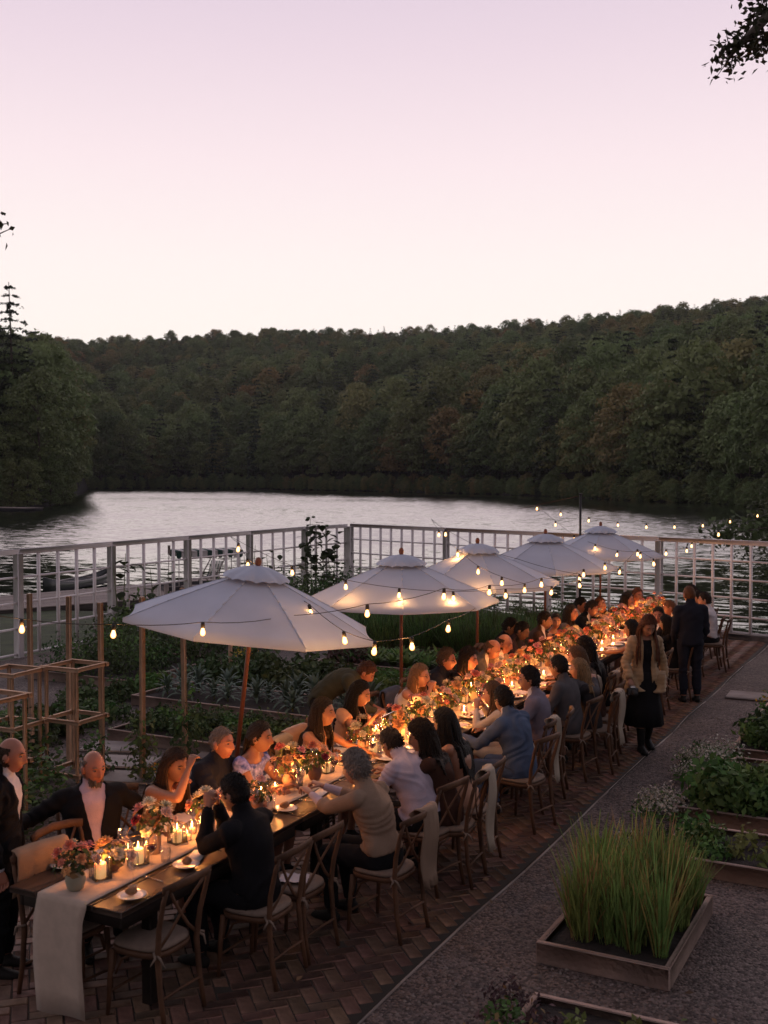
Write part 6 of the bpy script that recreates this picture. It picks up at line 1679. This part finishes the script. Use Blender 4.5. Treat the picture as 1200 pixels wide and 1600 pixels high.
def person(g, name_label, heading, pos=None, headpx=None, skin='light', hair=('short', (.03, .02, .015), .3), top=('jacket', None, None), bottom=None, shoes=(.02, .018, .016), glasses=False, beard=None, seated=True, chair_label=None):
    """dresses a remeshed figure and stands or seats it in the garden"""
    global N_P; N_P += 1
    classify(g); V, T, P = g.V, g.tag, g.par; sc = g.sc
    c_, s_ = math.cos(heading), math.sin(heading)
    W = lambda p: np.array([c_ * p[0] - s_ * p[1], s_ * p[0] + c_ * p[1], p[2]]) * sc
    if pos is None:
        hc = W(g.HC); q = at(*headpx, hc[2]); pos = (q[0] - hc[0], q[1] - hc[1])
    b = MB(); b.v = [V]; b.f = [tuple(q) if q[2] != q[3] else tuple(q[:3]) for q in g.Fq]; b.m = [0] * len(g.Fq); b.n = len(V)
    ht = HEADT[g.m]; hv = np.concatenate(ht.v) * 1.04 @ g.HR.T + g.HC; k = b.n; b.v.append(hv); b.f += [tuple(i + k for i in q) for q in ht.f]; b.m += ht.m; b.n += len(hv)
    for (w_, d, s), cu in zip(g.wr, g.curl):
        tb_ = hand_template(cu, thumb=-s); x = np.cross(d, (0, 0, 1)); x = nrm(x) if np.linalg.norm(x) > .15 else np.array([1.0, 0, 0]); z = np.cross(x, d)
        if d[2] < -.8: x = np.array([0, 1.0, 0]) * s; x = nrm(x - d * (x @ d)); z = np.cross(x, d)
        M_ = np.stack([x, d, z], 1); v = np.concatenate(tb_.v) * (1.0 if g.m else .9) @ M_.T + w_; k = b.n; b.v.append(v); b.f += [tuple(i + k for i in q) for q in tb_.f]; b.m += [0] * len(tb_.f); b.n += len(v)
    o = b.build('person', [SKIN[skin], M_eyew, M_iris, M_lip], None, (pos[0], pos[1], 0), heading, smooth=True); o.scale = (sc, sc, sc)
    tag(o, name_label, 'person')
    ph = N_P * 1.7
    tor = T == 'torso'; ua = T == 'uarm'; fa_ = T == 'farm'; nk = T == 'neck'
    kind, mt, m2 = top; t, u, f = g.t, g.u, g.f
    arms = ua | (fa_ & (P < .93))
    if kind in ('jacket', 'open'):
        ops = .010 if kind == 'jacket' else .018
        vw = np.where(t > .15, ops + np.clip((t - .15) / .33, 0, 1.1) * .066, (0.0 if kind == 'jacket' else ops))
        hole = (f > .02) & (np.abs(u) < vw)
        shell(g, 'shirt', (tor & (t > -.03)) | (nk & (P < .55)) | (fa_ & (P > .7) & (P < .99)), .005, m2, o, .002, ph)
        shell(g, 'jacket', ((tor & (t > -.09)) & ~hole) | arms | (nk & (P < .16) & (f < .03)), .017, mt, o, .006, ph)
    elif kind == 'shirt': shell(g, 'shirt', (tor & (t > -.02)) | arms | (nk & (P < .22)), .010, mt, o, .007, ph)
    elif kind == 'sweater': shell(g, 'shirt_collar', nk & (P < .6), .006, m2, o, .001); shell(g, 'sweater', (tor & (t > -.06)) | arms | (nk & (P < .18)), .018, mt, o, .007, ph)
    elif kind == 'shawl':
        shell(g, 'blouse', (tor & (t > -.02)) | arms, .006, m2, o, .003, ph); shell(g, 'shawl', (tor & (t > .02)) | ua | (fa_ & (P < .35)) | (nk & (P < .2)), .018, mt, o, .007, ph)
    elif kind == 'capsleeve': shell(g, 'dress', (tor & (t < .45)) | (ua & (P < .32)) | (T == 'thigh'), .008 + .018 * np.where(ua, 1, 0), mt, o, .004, ph)
    elif kind == 'sleeveless': shell(g, 'dress', (tor & ((t < .40) | ((np.abs(u) > .05) & (t < .47)))) | (T == 'thigh'), .007, mt, o, .004, ph)
    elif kind == 'strapless': shell(g, 'dress', (tor & (t < .34)) | (T == 'thigh'), .007, mt, o, .004, ph)
    elif kind == 'lowback': shell(g, 'dress', (tor & ((t < .16) | ((f > 0) & (t < .38)))) | (T == 'thigh'), .007, mt, o, .004, ph)
    elif kind == 'longsleeve': shell(g, 'dress', (tor & (t < .46)) | arms | (T == 'thigh'), .009, mt, o, .005, ph)
    if bottom is not None: shell(g, 'trousers', (tor & (t < .03)) | (T == 'thigh') | ((T == 'shin') & (P < .95)), .011 + .008 * (T == 'shin'), bottom, o, .005, ph)
    if shoes is not None: shell(g, 'shoes', (T == 'foot') | ((T == 'shin') & (P > .95)), .007, cloth(shoes, .45), o, .0)
    # hair
    hb_ = MB(); st, hc_, L = hair; hm = hair_mesh(st, L, N_P) if st else MB()
    if st:
        v = np.concatenate(hm.v) * 1.04; low = v[:, 2] < -.09                      # below the chin the hair hangs straight down and lies on the back
        vw_ = v @ g.HR.T
        if st in ('long', 'wavy', 'tied'):
            pin = np.array([0, 0, -.06]) @ g.HR.T; kk = np.clip((-v[:, 2] - .05) / .12, 0, 1)[:, None]; yaw = math.atan2(-g.HR[0, 1], g.HR[1, 1]); rz_ = rotm((0, 0, 1), yaw)
            drop = (v - np.array([0, 0, -.06])) @ rz_.T + pin; vw_ = vw_ * (1 - kk) + drop * kk
            vw_ = vw_ + g.HC; below = vw_[:, 2] < g.sp(.46)[2] + .03      # rest on the shoulders and back
            if below.any():
                q = vw_[below]; tl = np.linspace(.1, .5, 30); sc_ = np.array([g.sp(x) for x in tl]); j = np.abs(q[:, 2:3] - sc_[None, :, 2]).argmin(1); fv = np.array([g.fd(x) for x in tl])[j]
                dep = ((q - sc_[j]) * fv).sum(1); want = np.where(dep < .03, np.minimum(dep, -.100 + .45 * np.minimum(0, dep + .03)), np.maximum(dep, .105 + .4 * np.maximum(0, dep - .05))); q += fv * (want - dep)[:, None] * np.clip((g.sp(.46)[2] + .03 - q[:, 2]) / .06, 0, 1)[:, None]; vw_[below] = q
            vw_ = vw_ - g.HC
        hb_.v = [vw_ + g.HC]; hb_.f = hm.f; hb_.m = [0] * len(hm.f); hb_.n = len(v)
    for s in (-1, 1):
        hb_.tube([g.HC + g.HR @ np.array([s * .014, .0965, .029]), g.HC + g.HR @ np.array([s * .032, .0935, .034]), g.HC + g.HR @ np.array([s * .05, .080, .027])], [.0032, .004, .002], 5)
    hb_.build('hair', hairm(hc_), o, smooth=True)
    if beard:
        bb_ = MB(); r_ = np.random.default_rng(N_P)
        for _ in range(230):
            x = r_.uniform(-.058, .058); z = r_.uniform(-.118, -.05); y = .088 * math.sqrt(max(0, 1 - (x / .07) ** 2)) - (.012 if abs(x) > .03 else 0)
            if abs(x) < .022 and -.086 < z < -.060: continue
            if z > -.07 and .012 < abs(x) < .035: continue
            p = np.array([x * (1 if z > -.09 else .8), y, z]); bb_.tube([g.HC + g.HR @ (p * .95), g.HC + g.HR @ (p + np.array([x * .06, .004, -.007]))], [.007, .002], 5, cap=False)
        bb_.build('beard', hairm(beard), o)
    if glasses:
        gb_ = MB()
        for s in (-1, 1):
            an = np.linspace(0, 2 * math.pi, 13); gb_.tube([g.HC + g.HR @ np.array([s * .032 + .022 * math.cos(a), .099, .006 + .018 * math.sin(a)]) for a in an], .0022, 4)
            gb_.tube([g.HC + g.HR @ np.array([s * .054, .097, .010]), g.HC + g.HR @ np.array([s * .079, .02, .012]), g.HC + g.HR @ np.array([s * .080, -.02, .0])], .002, 4)
        gb_.tube([g.HC + g.HR @ np.array([-.011, .100, .010]), g.HC + g.HR @ np.array([.011, .100, .010])], .002, 4); gb_.build('glasses', M_iron, o)
    if seated and chair_label:
        chair(pos[0] + (-s_) * -.015, pos[1], heading, chair_label)
    return o, pos
BLK, DKB, BRN, LBR, BLD, GRY, AUB, RED = (.010, .008, .008), (.022, .014, .010), (.050, .026, .015), (.10, .055, .030), (.26, .16, .08), (.19, .16, .14), (.10, .035, .016), (.13, .055, .025)
c = cloth
WHT, LAV, PNK = c((.62, .58, .60)), c((.46, .40, .48)), c((.60, .44, .50))
KB, NAVY, CHAR, GREY, BROWN_, BLUE, LVB = c((.010, .010, .012)), c((.016, .018, .028)), c((.035, .033, .036)), c((.085, .080, .085)), c((.075, .042, .030)), c((.075, .105, .175)), c((.175, .155, .20))
FLOR = mat('floral_dress', (.02, .10, .62), .8, var=.5, vscale=26, col2=(.28, .30, .62)); PEACH = c((.55, .32, .22)); BEIGE = c((.27, .185, .13)); TANJ = c((.28, .20, .14)); GRN = c((.060, .066, .050)); CRM = c((.55, .47, .40)); DBR = c((.055, .026, .018))
TRN = c((.012, .012, .014)); TRG = c((.05, .048, .05)); DEN = c((.03, .042, .075))
JOB = []
def seat(key, headpx, label, heading, fig, chair_label=None, **kw):
    fig['sc'] = fig.get('sc', 1.0) * 1.0; g = figure(**fig); d = (headpx[1] - 744) and None
    q = at(*headpx, 1.15); dist = (q - C0) @ FWD; vox = .0125 if dist < 9.5 else (.015 if dist < 13 else .019)
    JOB.append((g, vox, label, heading, headpx, chair_label, kw))
H_ = lambda *a: a
# ------ right-hand side, near to far (they face the table, away from the path)
seat('R1', (367, 1241), 'man in black suit with hands clasped at his mouth, nearest on the right side', HL, dict(sex='m', lean=13, head=(0, 8, 0), hands=[H_(-.05, .36, 1.08, (-.25, .1, -1)), H_(.05, .36, 1.08, (.25, .1, -1))], bulk=1.06, curl=(1.1, 1.1)),
     'wooden chair under the man in the black suit', skin='tan', hair=('short', BLK, .3), top=('jacket', KB, KB), bottom=TRN)
seat('R2', (556, 1200), 'older woman with short grey hair and beige shawl, hands raised over the table', R(84), dict(sex='f', lean=20, head=(6, 10, 0), hands=[H_(-.09, .60, .93, (-.5, 0, -1)), H_(.06, .60, .95, (.5, 0, -1))], bulk=1.04, curl=(.7, .7)),
     'wooden chair under the woman in the beige shawl', skin='light', hair=('bob', GRY, .2), top=('shawl', BEIGE, LAV), bottom=TRN)
seat('R3', (613, 1163), 'man in pale lavender shirt bending his head low over the table, his back to us', R(80), dict(sex='m', lean=26, head=(-14, 38, 0), bulk=1.12, hands=[H_(-.2, .5, .80), H_(.2, .52, .80)]), 'wooden chair under the man in the lavender shirt', skin='tan', hair=('short', DKB, .3), top=('shirt', LAV, None), bottom=TRN)
seat('R4', (659, 1152), 'woman with long dark brown hair and brown dress, next to the lavender shirt', R(95), dict(sex='f', lean=18, head=(15, 12, -6)), 'chair with cream throw under the woman in brown', skin='tan', hair=('wavy', DKB, .36), top=('longsleeve', DBR, None))
seat('R5', (695, 1130), 'woman with waist-long black hair and bare peach back', R(92), dict(sex='f', lean=14, head=(-6, 6, 0)), 'wooden chair under the woman with long black hair', skin='tan', hair=('long', BLK, .48), top=('lowback', PEACH, None))
seat('R6', (787, 1094), 'man in blue suit with short dark hair seen from behind', R(78), dict(sex='m', lean=16, head=(-18, 8, 0), bulk=1.08), 'wooden chair under the man in the blue suit', skin='tan', hair=('short', BLK, .3), top=('jacket', BLUE, WHT), bottom=BLUE)
seat('R7', (771, 1085), 'woman leaning forward, her face just left of the blue-suited man\'s head', R(92), dict(sex='f', lean=30, head=(10, 4, 0), hands=[H_(-.08, .46, .98, (-.6, .2, -.8)), H_(.08, .46, .98, (.6, .2, -.8))]), 'wooden chair of the woman leaning past the blue suit', skin='light', hair=('long', LBR, .26), top=('longsleeve', CRM, None))
seat('R8', (827, 1062), 'man in lavender-grey blazer over white open shirt, in profile', R(104), dict(sex='m', lean=8, head=(6, 2, 0), bulk=1.05, hands=[H_(-.12, .40, .84), H_(.16, .42, .82)]), 'wooden chair under the man in the lavender-grey blazer', skin='tan', hair=('quiff', BLK, .3), top=('open', LVB, WHT), bottom=TRG)
seat('R9', (873, 1043), 'man in grey blazer with glasses, arm laid behind the blonde woman', R(84), dict(sex='m', lean=10, head=(-4, 2, 0), bulk=1.06, hands=[H_(-.16, .36, .80), H_(.60, -.02, .98, (.3, -.8, -.5))]), 'wooden chair under the man in the grey blazer', skin='tan', hair=('short', BLK, .3), top=('jacket', GREY, CHAR), bottom=TRN, glasses=True)
seat('R10', (905, 1046), 'blonde woman with straight long hair beside the grey blazer', R(95), dict(sex='f', lean=12, sc=.95, head=(10, 4, 0)), 'chair with pale scarf under the blonde woman', skin='light', hair=('long', BLD, .30), top=('longsleeve', CHAR, None))
seat('R11', (902, 1027), 'woman with long brown hair sitting behind the blonde woman', R(92), dict(sex='f', lean=18, head=(6, 6, 0)), 'wooden chair under the brown-haired woman behind the blonde', skin='light', hair=('long', LBR, .34), top=('longsleeve', DBR, None))
seat('R12', (915, 1014), 'woman with black hair, only her hair and back seen behind the brown-haired woman', R(90), dict(sex='f', lean=16, head=(0, 8, 0)), 'wooden chair under the black-haired woman past the blonde', skin='tan', hair=('wavy', BLK, .32), top=('longsleeve', KB, None))
seat('R13', (987, 983), 'woman with black hair and bare arm stretched on to the table', R(92), dict(sex='f', lean=20, head=(4, 6, 0), hands=[H_(-.16, .62, .81), H_(.16, .50, .80)]), 'chair with white cloth under the bare-armed woman', skin='tan', hair=('long', BLK, .36), top=('sleeveless', CRM, None))
seat('R14', (1029, 962), 'dark-haired smiling man in dark suit who turns his face to the camera', R(120), dict(sex='m', lean=8, head=(62, 2, 0)), 'wooden chair under the man turning to the camera', skin='ruddy', hair=('short', DKB, .3), top=('jacket', KB, WHT), bottom=TRN)
seat('R15', (1041, 974), 'dark-haired woman in black behind the smiling man', R(88), dict(sex='f', lean=12, sc=.95, head=(-6, 8, 0)), 'wooden chair under the woman behind the smiling man', skin='tan', hair=('long', BLK, .3), top=('longsleeve', KB, None))
seat('R16', (1047, 950), 'man with reddish-brown hair bent over his plate beside the standing man', R(92), dict(sex='m', lean=20, head=(14, 18, 0)), 'wooden chair left of the standing man', skin='ruddy', hair=('crop', RED, .3), top=('jacket', CHAR, WHT), bottom=TRN)
seat('R19', (1080, 925), 'dark-haired man whose head shows just past the standing man\'s shoulder', R(90), dict(sex='m', lean=10, head=(0, 4, 0)), 'wooden chair farthest but two on the right side', skin='tan', hair=('short', DKB, .3), top=('jacket', CHAR, WHT), bottom=TRN)
seat('R18', (1092, 936), 'man with dark hair and short beard in dark suit right of the standing man', R(95), dict(sex='m', lean=6, head=(12, 2, 0)), 'wooden chair right of the standing man', skin='tan', hair=('short', BLK, .3), top=('jacket', KB, WHT), bottom=TRN, beard=BLK)
seat('R20', (1101, 938), 'man in white shirt behind the bearded man at the far right end', R(92), dict(sex='m', lean=8, head=(6, 2, 0)), 'last wooden chair on the right, next to the fence', skin='light', hair=('short', DKB, .3), top=('shirt', WHT, None), bottom=TRN)
# ------ left-hand side, near to far
seat('L1', (146, 1200), 'bald man with grey beard, dark jacket and pink open shirt, arms spread on chair backs', R(-128), dict(sex='m', lean=-7, head=(18, 6, 0), bulk=1.16, belly=.05, hands=[H_(-.60, -.06, .97, (-.2, -.5, -1)), H_(.56, .10, .90, (.4, -.6, -.5))], curl=(.4, .9)),
     'wooden chair under the bearded bald man', skin='ruddy', hair=('rim', GRY, .2), top=('open', KB, PNK), bottom=TRN, beard=(.14, .115, .10))
seat('L2', (274, 1196), 'woman with long straight brown hair and elbow on the table, hand to her brow', R(-88), dict(sex='f', lean=20, head=(-12, 10, 0), hands=[H_(-.1, .45, .82), H_(.06, .40, 1.17, (.5, .6, -.6))]), 'wooden chair under the woman with long brown hair', skin='tan', hair=('long', BRN, .46), top=('sleeveless', BEIGE, None))
seat('L3', (347, 1161), 'older man with thin grey hair and dark blue jacket turning to the right', R(-84), dict(sex='m', lean=14, head=(-6, 0, 0), bulk=1.1), 'wooden chair under the grey-haired man', skin='ruddy', hair=('crop', (.17, .13, .11), .2), top=('jacket', NAVY, NAVY), bottom=TRN)
seat('L4', (406, 1152), 'woman in blue floral dress with dark hair pulled back', R(-82), dict(sex='f', lean=16, head=(4, 2, 0), bulk=1.08, hands=[H_(-.06, .45, .86), H_(.1, .46, .82)]), 'wooden chair under the woman in the floral dress', skin='tan', hair=('tied', DKB, .34), top=('capsleeve', FLOR, None))
seat('L5', (505, 1113), 'woman with long dark hair and bare shoulders facing right', R(-84), dict(sex='f', lean=12, head=(4, 0, 0)), 'wooden chair under the bare-shouldered woman', skin='tan', hair=('long', DKB, .40), top=('strapless', KB, None))
seat('L7', (562, 1084), 'woman in peach dress holding a glowing phone, dark hair down her back', R(-88), dict(sex='f', lean=14, head=(6, 14, 0), hands=[H_(-.05, .40, .98), H_(.07, .40, .98)]), 'wooden chair with pale cloth under the woman with the phone', skin='tan', hair=('long', BLK, .42), top=('capsleeve', PEACH, None))
seat('L8', (656, 1056), 'blonde woman with glasses and white sleeveless dress, chin on her hands', R(-82), dict(sex='f', lean=24, head=(-4, 2, 0), hands=[H_(-.05, .40, 1.03, (-.6, .5, -.7)), H_(.06, .40, 1.03, (.6, .5, -.7))]), 'wooden chair under the blonde woman with glasses', skin='light', hair=('long', (.22, .12, .06), .36), top=('sleeveless', WHT, None), glasses=True)
seat('L9', (698, 1031), 'man with swept brown hair, glasses and dark suit', R(-80), dict(sex='m', lean=18, head=(0, 2, 0)), 'wooden chair under the man with glasses', skin='ruddy', hair=('quiff', LBR, .2), top=('jacket', NAVY, NAVY), bottom=TRN, glasses=True)
seat('L10', (732, 1031), 'woman in black with shoulder-long dark hair beside the man with glasses', R(-82), dict(sex='f', lean=20, head=(-4, 4, 0)), 'wooden chair under the woman in black', skin='ruddy', hair=('wavy', DKB, .30), top=('longsleeve', KB, None))
seat('L11', (769, 1014), 'bald man in grey suit bending his head down', R(-82), dict(sex='m', lean=22, head=(-8, 32, 0), bulk=1.05), 'wooden chair under the bald man in grey', skin='ruddy', hair=('rim', LBR, .2), top=('jacket', GREY, WHT), bottom=TRG)
seat('L12', (788, 1006), 'bald man in tan jacket lifting a hand to his mouth', R(-84), dict(sex='m', lean=18, head=(-4, 12, 0), hands=[H_(-.05, .42, 1.02, (-.6, .3, -.8)), H_(.12, .46, .84)]), 'wooden chair under the bald man in tan', skin='ruddy', hair=('rim', BRN, .2), top=('jacket', TANJ, WHT), bottom=TRG)
seat('L13', (797, 980), 'dark-haired man in dark suit leaning back behind the tan bald man', R(-86), dict(sex='m', lean=10, head=(10, 14, 0)), 'wooden chair under the dark figure behind the bald men', skin='brown', hair=('short', BLK, .2), top=('jacket', KB, KB), bottom=TRN)
seat('L13b', (815, 986), 'dark-haired man in plum jacket next to the man in the brown suit', R(-86), dict(sex='m', lean=20, head=(0, 22, 0)), 'wooden chair left of the brown-suited man', skin='brown', hair=('short', BLK, .2), top=('jacket', c((.04, .025, .03)), KB), bottom=TRN)
seat('L14', (851, 970), 'man in brown suit and white open shirt facing right', R(-78), dict(sex='m', lean=14, head=(2, 4, 0)), 'wooden chair under the man in the brown suit', skin='tan', hair=('short', DKB, .2), top=('open', BROWN_, WHT), bottom=TRN)
seat('L15', (868, 971), 'dark-haired young guest whose face turns to the camera beside the brown suit', R(-100), dict(sex='f', lean=14, sc=.95, head=(-50, 2, 0)), 'wooden chair right of the brown-suited man', skin='tan', hair=('tied', DKB, .2), top=('longsleeve', CHAR, None))
seat('L16', (892, 958), 'woman in grey jacket with long dark hair and bag strap', R(-84), dict(sex='f', lean=12, head=(-2, -2, 0)), 'wooden chair under the woman in the grey jacket', skin='ruddy', hair=('long', DKB, .34), top=('jacket', c((.13, .11, .11)), KB))
seat('L17', (907, 946), 'man with dark hair and white shirt left of the two dark suits', R(-86), dict(sex='m', lean=16, head=(-4, 10, 0)), 'wooden chair under the dark-haired man in white', skin='ruddy', hair=('short', BLK, .2), top=('shirt', WHT, None), bottom=TRN)
seat('L18', (924, 951), 'man in dark suit and white shirt looking down at the table', R(-84), dict(sex='m', lean=18, head=(-4, 16, 0)), 'wooden chair under the man looking down', skin='ruddy', hair=('short', DKB, .2), top=('open', KB, WHT), bottom=TRN)
seat('L19', (938, 946), 'auburn-haired woman in black with her chin lifted', R(-92), dict(sex='f', lean=6, head=(-22, -14, 0)), 'wooden chair under the auburn-haired woman', skin='ruddy', hair=('long', AUB, .32), top=('longsleeve', KB, None))
seat('L20', (980, 937), 'woman with long dark hair and beige top near the far end', R(-84), dict(sex='f', lean=14, head=(0, 2, 0)), 'wooden chair under the woman in beige', skin='ruddy', hair=('long', DKB, .34), top=('longsleeve', BEIGE, None))
seat('L21', (996, 930), 'red-haired woman in dark dress, last on the left side', R(-100), dict(sex='f', lean=14, head=(-30, 6, 0)), 'last wooden chair on the left, next to the far flowers', skin='ruddy', hair=('long', AUB, .30), top=('capsleeve', DBR, None))
# ------ standing
ST = []
def stand(pos, label, heading, fig, **kw):
    g = figure(pose='stand', **fig); dist = 12 if pos is None else (np.array([*pos, 1]) - C0) @ FWD; ST.append((g, .0125 if dist < 9.5 else .015, label, heading, pos, kw))
mp_ = at(1066, 1098); stand((mp_[0] + .10, mp_[1] + .05), 'man in dark suit standing on the path with his back to us', R(30), dict(sex='m', sc=1.0, lean=1, head=(8, 6, 0), bulk=1.05, hands=[H_(-.20, .16, .86, (-.4, -.8, 0)), H_(.20, .16, .86, (.4, -.8, 0))]), skin='ruddy', hair=('crop', RED, .2), top=('jacket', NAVY, WHT), bottom=NAVY)
l0 = at(0, 1520); stand((l0[0] + .02, l0[1]), 'balding man in dark suit standing at the left edge beside the table end', R(-62), dict(sex='m', sc=.93, lean=3, head=(-4, 6, 0), bulk=1.06, hands=[H_(-.24, .06, .80), H_(.24, .08, .80)]), skin='ruddy', hair=('rim', BRN, .2), top=('jacket', KB, WHT), bottom=TRN)
g6 = at(570, 1185); stand(None, 'man in dark green sweater bending down behind the seated women', R(-64), dict(sex='m', sc=.96, lean=60, head=(-4, 38, 0), hands=[H_(-.2, .62, .82), H_(.12, .66, .84)]), skin='ruddy', hair=('short', (.07, .03, .018), .2), top=('sweater', GRN, WHT), bottom=TRN)
ww = at(1004, 1174); hw_ = R(180) + YAW + R(6)
stand((ww[0], ww[1] + .05), 'woman with long auburn hair and tan quilted jacket walking towards us with a camera', hw_, dict(sex='f', sc=.97, lean=3, head=(4, 24, 0), hands=[H_(-.30, -.06, .86, (-.6, -.7, 0)), H_(.24, .17, .92, (.5, -.8, -.2))], curl=(.4, .9),
      legs=[((-.085, .04, .49), (-.09, -.12, .13), (0, 1, -.2)), ((.075, .10, .50), (.075, .12, .095), (0, 1, 0))]), skin='tan', hair=('wavy', AUB, .46), top=('open', None, KB), bottom=None, shoes=(.012, .012, .012))
remesh_all([(a[0], a[1]) for a in JOB] + [(a[0], a[1]) for a in ST])
M_quilt = mat('quilted_jacket', (.36, .23, .12), .75, var=.12, vscale=10, bump=.3, bscale=100, sheen=.2)
POS = {}
for g, vx, lab, hd_, hp, cl, kw in JOB: POS[hp] = person(g, lab, hd_, None, hp, chair_label=cl, **kw)
for g, vx, lab, hd_, ps, kw in ST:
    walk = kw['top'][1] is None
    if walk: kw['top'] = ('none', None, None)
    o, _ = person(g, lab, hd_, ps, (571, 1051) if ps is None else None, seated=False, **kw)
    if walk:
        T, P, t, u, f = g.tag, g.par, g.t, g.u, g.f; tor = T == 'torso'
        shell(g, 'dress_top', tor & (t < .46), .006, KB, o, .003)
        # diamond quilting pressed into the padded jacket
        qv = .5 + .5 * np.cos((g.V[:, 2] + g.V[:, 0] * .9 + g.V[:, 1] * .4) * 62) * np.cos((g.V[:, 2] - g.V[:, 0] * .9 - g.V[:, 1] * .4) * 62)
        shell(g, 'quilted_jacket', (tor & (t > -.09) & ~((f > .0) & (np.abs(u) < .048))) | ((T == 'thigh') & (P < .42) & ~((g.V[:, 1] > .02) & (np.abs(g.V[:, 0]) < .05))) | (T == 'uarm') | ((T == 'farm') & (P < .95)), .018 + .016 * qv + .075 * (T == 'thigh'), M_quilt, o, .004, 2)
        b = MB(); rows = [(1.00, .15, .11), (.9, .165, .13), (.75, .175, .15), (.55, .215, .195), (.33, .235, .215)]; n = 40; V = []
        for z, a, c_ in rows:
            for j in range(n):
                th = 2 * math.pi * j / n; k_ = 1 + .06 * (1 - z) * math.sin(th * 9); V.append((a * k_ * math.cos(th), c_ * k_ * math.sin(th) + .0, z))
        b.add(V, [(i * n + j, i * n + (j + 1) % n, (i + 1) * n + (j + 1) % n, (i + 1) * n + j) for i in range(len(rows) - 1) for j in range(n)])
        sk_ = b.build('skirt', KB, o, smooth=True); sk_.modifiers.new('cloth', 'SOLIDIFY').thickness = .006
        shell(g, 'boots', (T == 'foot') | ((T == 'shin') & (P > .45)), .012, c((.012, .012, .012), .4), o, .001)
        w_, d, s = g.wr[1]; q = o.matrix_basis @ Vector(tuple(w_ + d * .10 + np.array([.0, .03, -.05])))
        ca = empty('handheld_camera', q, hd_); tag(ca, 'black hand-held camera with silver top in the walking woman\'s hand', 'camera')
        MB().box((0, 0, 0), (.135, .05, .085), bev=.01).build('body', M_iron, ca); MB().box((0, 0, .052), (.07, .045, .022), bev=.006).build('viewfinder', M_steel, ca)
        lz = MB(); lz.tube([(0, .024, -.005), (0, .10, -.005)], .033, 14); lz.build('lens', M_iron, ca)
# phone in the hands of the woman in peach
o7, p7 = POS[(562, 1084)]; g7 = [a[0] for a in JOB if a[4] == (562, 1084)][0]
q = (g7.wr[0][0] + g7.wr[1][0]) / 2 + np.array([0, .10, .01]); wq = o7.matrix_basis @ Vector(tuple(q))
phn = empty('phone', wq, R(-88)); phn.rotation_euler[0] = R(28); tag(phn, 'phone with bright screen in the hands of the woman in peach', 'phone')
MB().box((0, 0, 0), (.075, .15, .008), bev=.003).build('case', M_iron, phn); MB().box((0, 0, .0052), (.066, .138, .001)).build('screen', emit('phone_screen', (.85, .85, 1.0), 1.6), phn)

# ---- chairs without a guest, throws over chair backs
def rail_chair(px, py, h, label):
    q = at(px, py, .89); f_ = np.array([-math.sin(h), math.cos(h)]); p = q[:2] + f_ * .31; chair(p[0], p[1], h, label); return p[0], p[1], h
rail_chair(300, 1372, R(88), 'empty wooden chair at the near right corner of the table, nearest the camera')
p = rail_chair(517, 1297, R(88), 'empty wooden chair with a napkin on its seat, left of the beige shawl')
nk_ = mobj('napkin', NAP[1], None, (p[0] + .02, p[1] - .02, .495), .4); tag(nk_, 'white napkin lying on the seat of the empty chair on the right', 'napkin')
p = rail_chair(932, 1062, HL, 'empty chair with a cream throw past the blonde woman'); throw(*p, M_throwC, .20, .25, .62, 'cream throw over the first draped empty chair left of the walking woman', .02)
p = rail_chair(962, 1054, HL, 'empty chair with a white scarf, second of the draped empty ones'); throw(*p, M_throwC, .13, .2, .60, 'narrow white scarf over the second draped empty chair', .03)
p = rail_chair(984, 1041, HL, 'empty chair with a folded cloth beside the walking woman'); throw(*p, M_throwC, .34, .2, .32, 'folded pale cloth on the chair beside the walking woman', 0)
def over(key, m, wd, fr_, bk, label, off=0.0, cat='throw', name='draped_throw'):
    o, ps = POS[key]; hh = o.rotation_euler[2]; throw(ps[0], ps[1], hh, m, wd, fr_, bk, label, off, cat, name)
over((659, 1152), M_throwC, .20, .1, .66, 'cream knitted throw hanging from the chair of the woman in brown', .13)
over((771, 1085), M_throwC, .16, .1, .62, 'pale shawl hanging from the chair behind the blue-suited man', .08)
over((905, 1046), M_throwC, .22, .1, .58, 'pale scarf hanging from the blonde woman\'s chair', -.02)
over((556, 1200), M_throwS, .24, .05, .55, 'end of the beige shawl hanging over the chair of the grey-haired woman', .12)
p = rail_chair(58, 1324, R(-100), 'empty wooden chair draped with a tan wrap at the near left corner'); throw(*p, M_throwT, .40, .22, .30, 'tan wrap over the chair back at the near left corner of the table')
rail_chair(84, 1292, R(-96), 'empty wooden chair under the bearded man\'s resting hand')
p = rail_chair(455, 1142, R(-88), 'empty chair with a tan leather jacket, left of the bare-shouldered woman'); throw(*p, M_leather, .42, .2, .36, 'tan leather jacket on the empty chair beside the floral dress', 0, 'jacket', 'draped_jacket')
p = rail_chair(606, 1080, R(-88), 'empty chair with a denim jacket, left of the blonde woman with glasses'); throw(*p, M_denim, .40, .2, .42, 'dark denim jacket on the chair left of the blonde woman', 0, 'jacket', 'draped_jacket')
over((505, 1113), M_throwC, .3, .1, .5, 'pale cloth over the chair of the bare-shouldered woman', 0)

# ================================================================ AIR
hz = MB(); hz.box((0, 480, 74), (2020, 1220, 158)); hzm = bpy.data.materials.new('evening_haze'); hzm.use_nodes = True
t = hzm.node_tree; t.nodes.clear(); ho = N(t, 'ShaderNodeOutputMaterial'); hv_ = N(t, 'ShaderNodeVolumePrincipled')
hv_.inputs['Color'].default_value = (.92, .90, .92, 1); hv_.inputs['Density'].default_value = .00011; hv_.inputs['Anisotropy'].default_value = .3
t.links.new(hv_.outputs[0], ho.inputs['Volume'])
tag(hz.build('haze', hzm), kind='stuff')
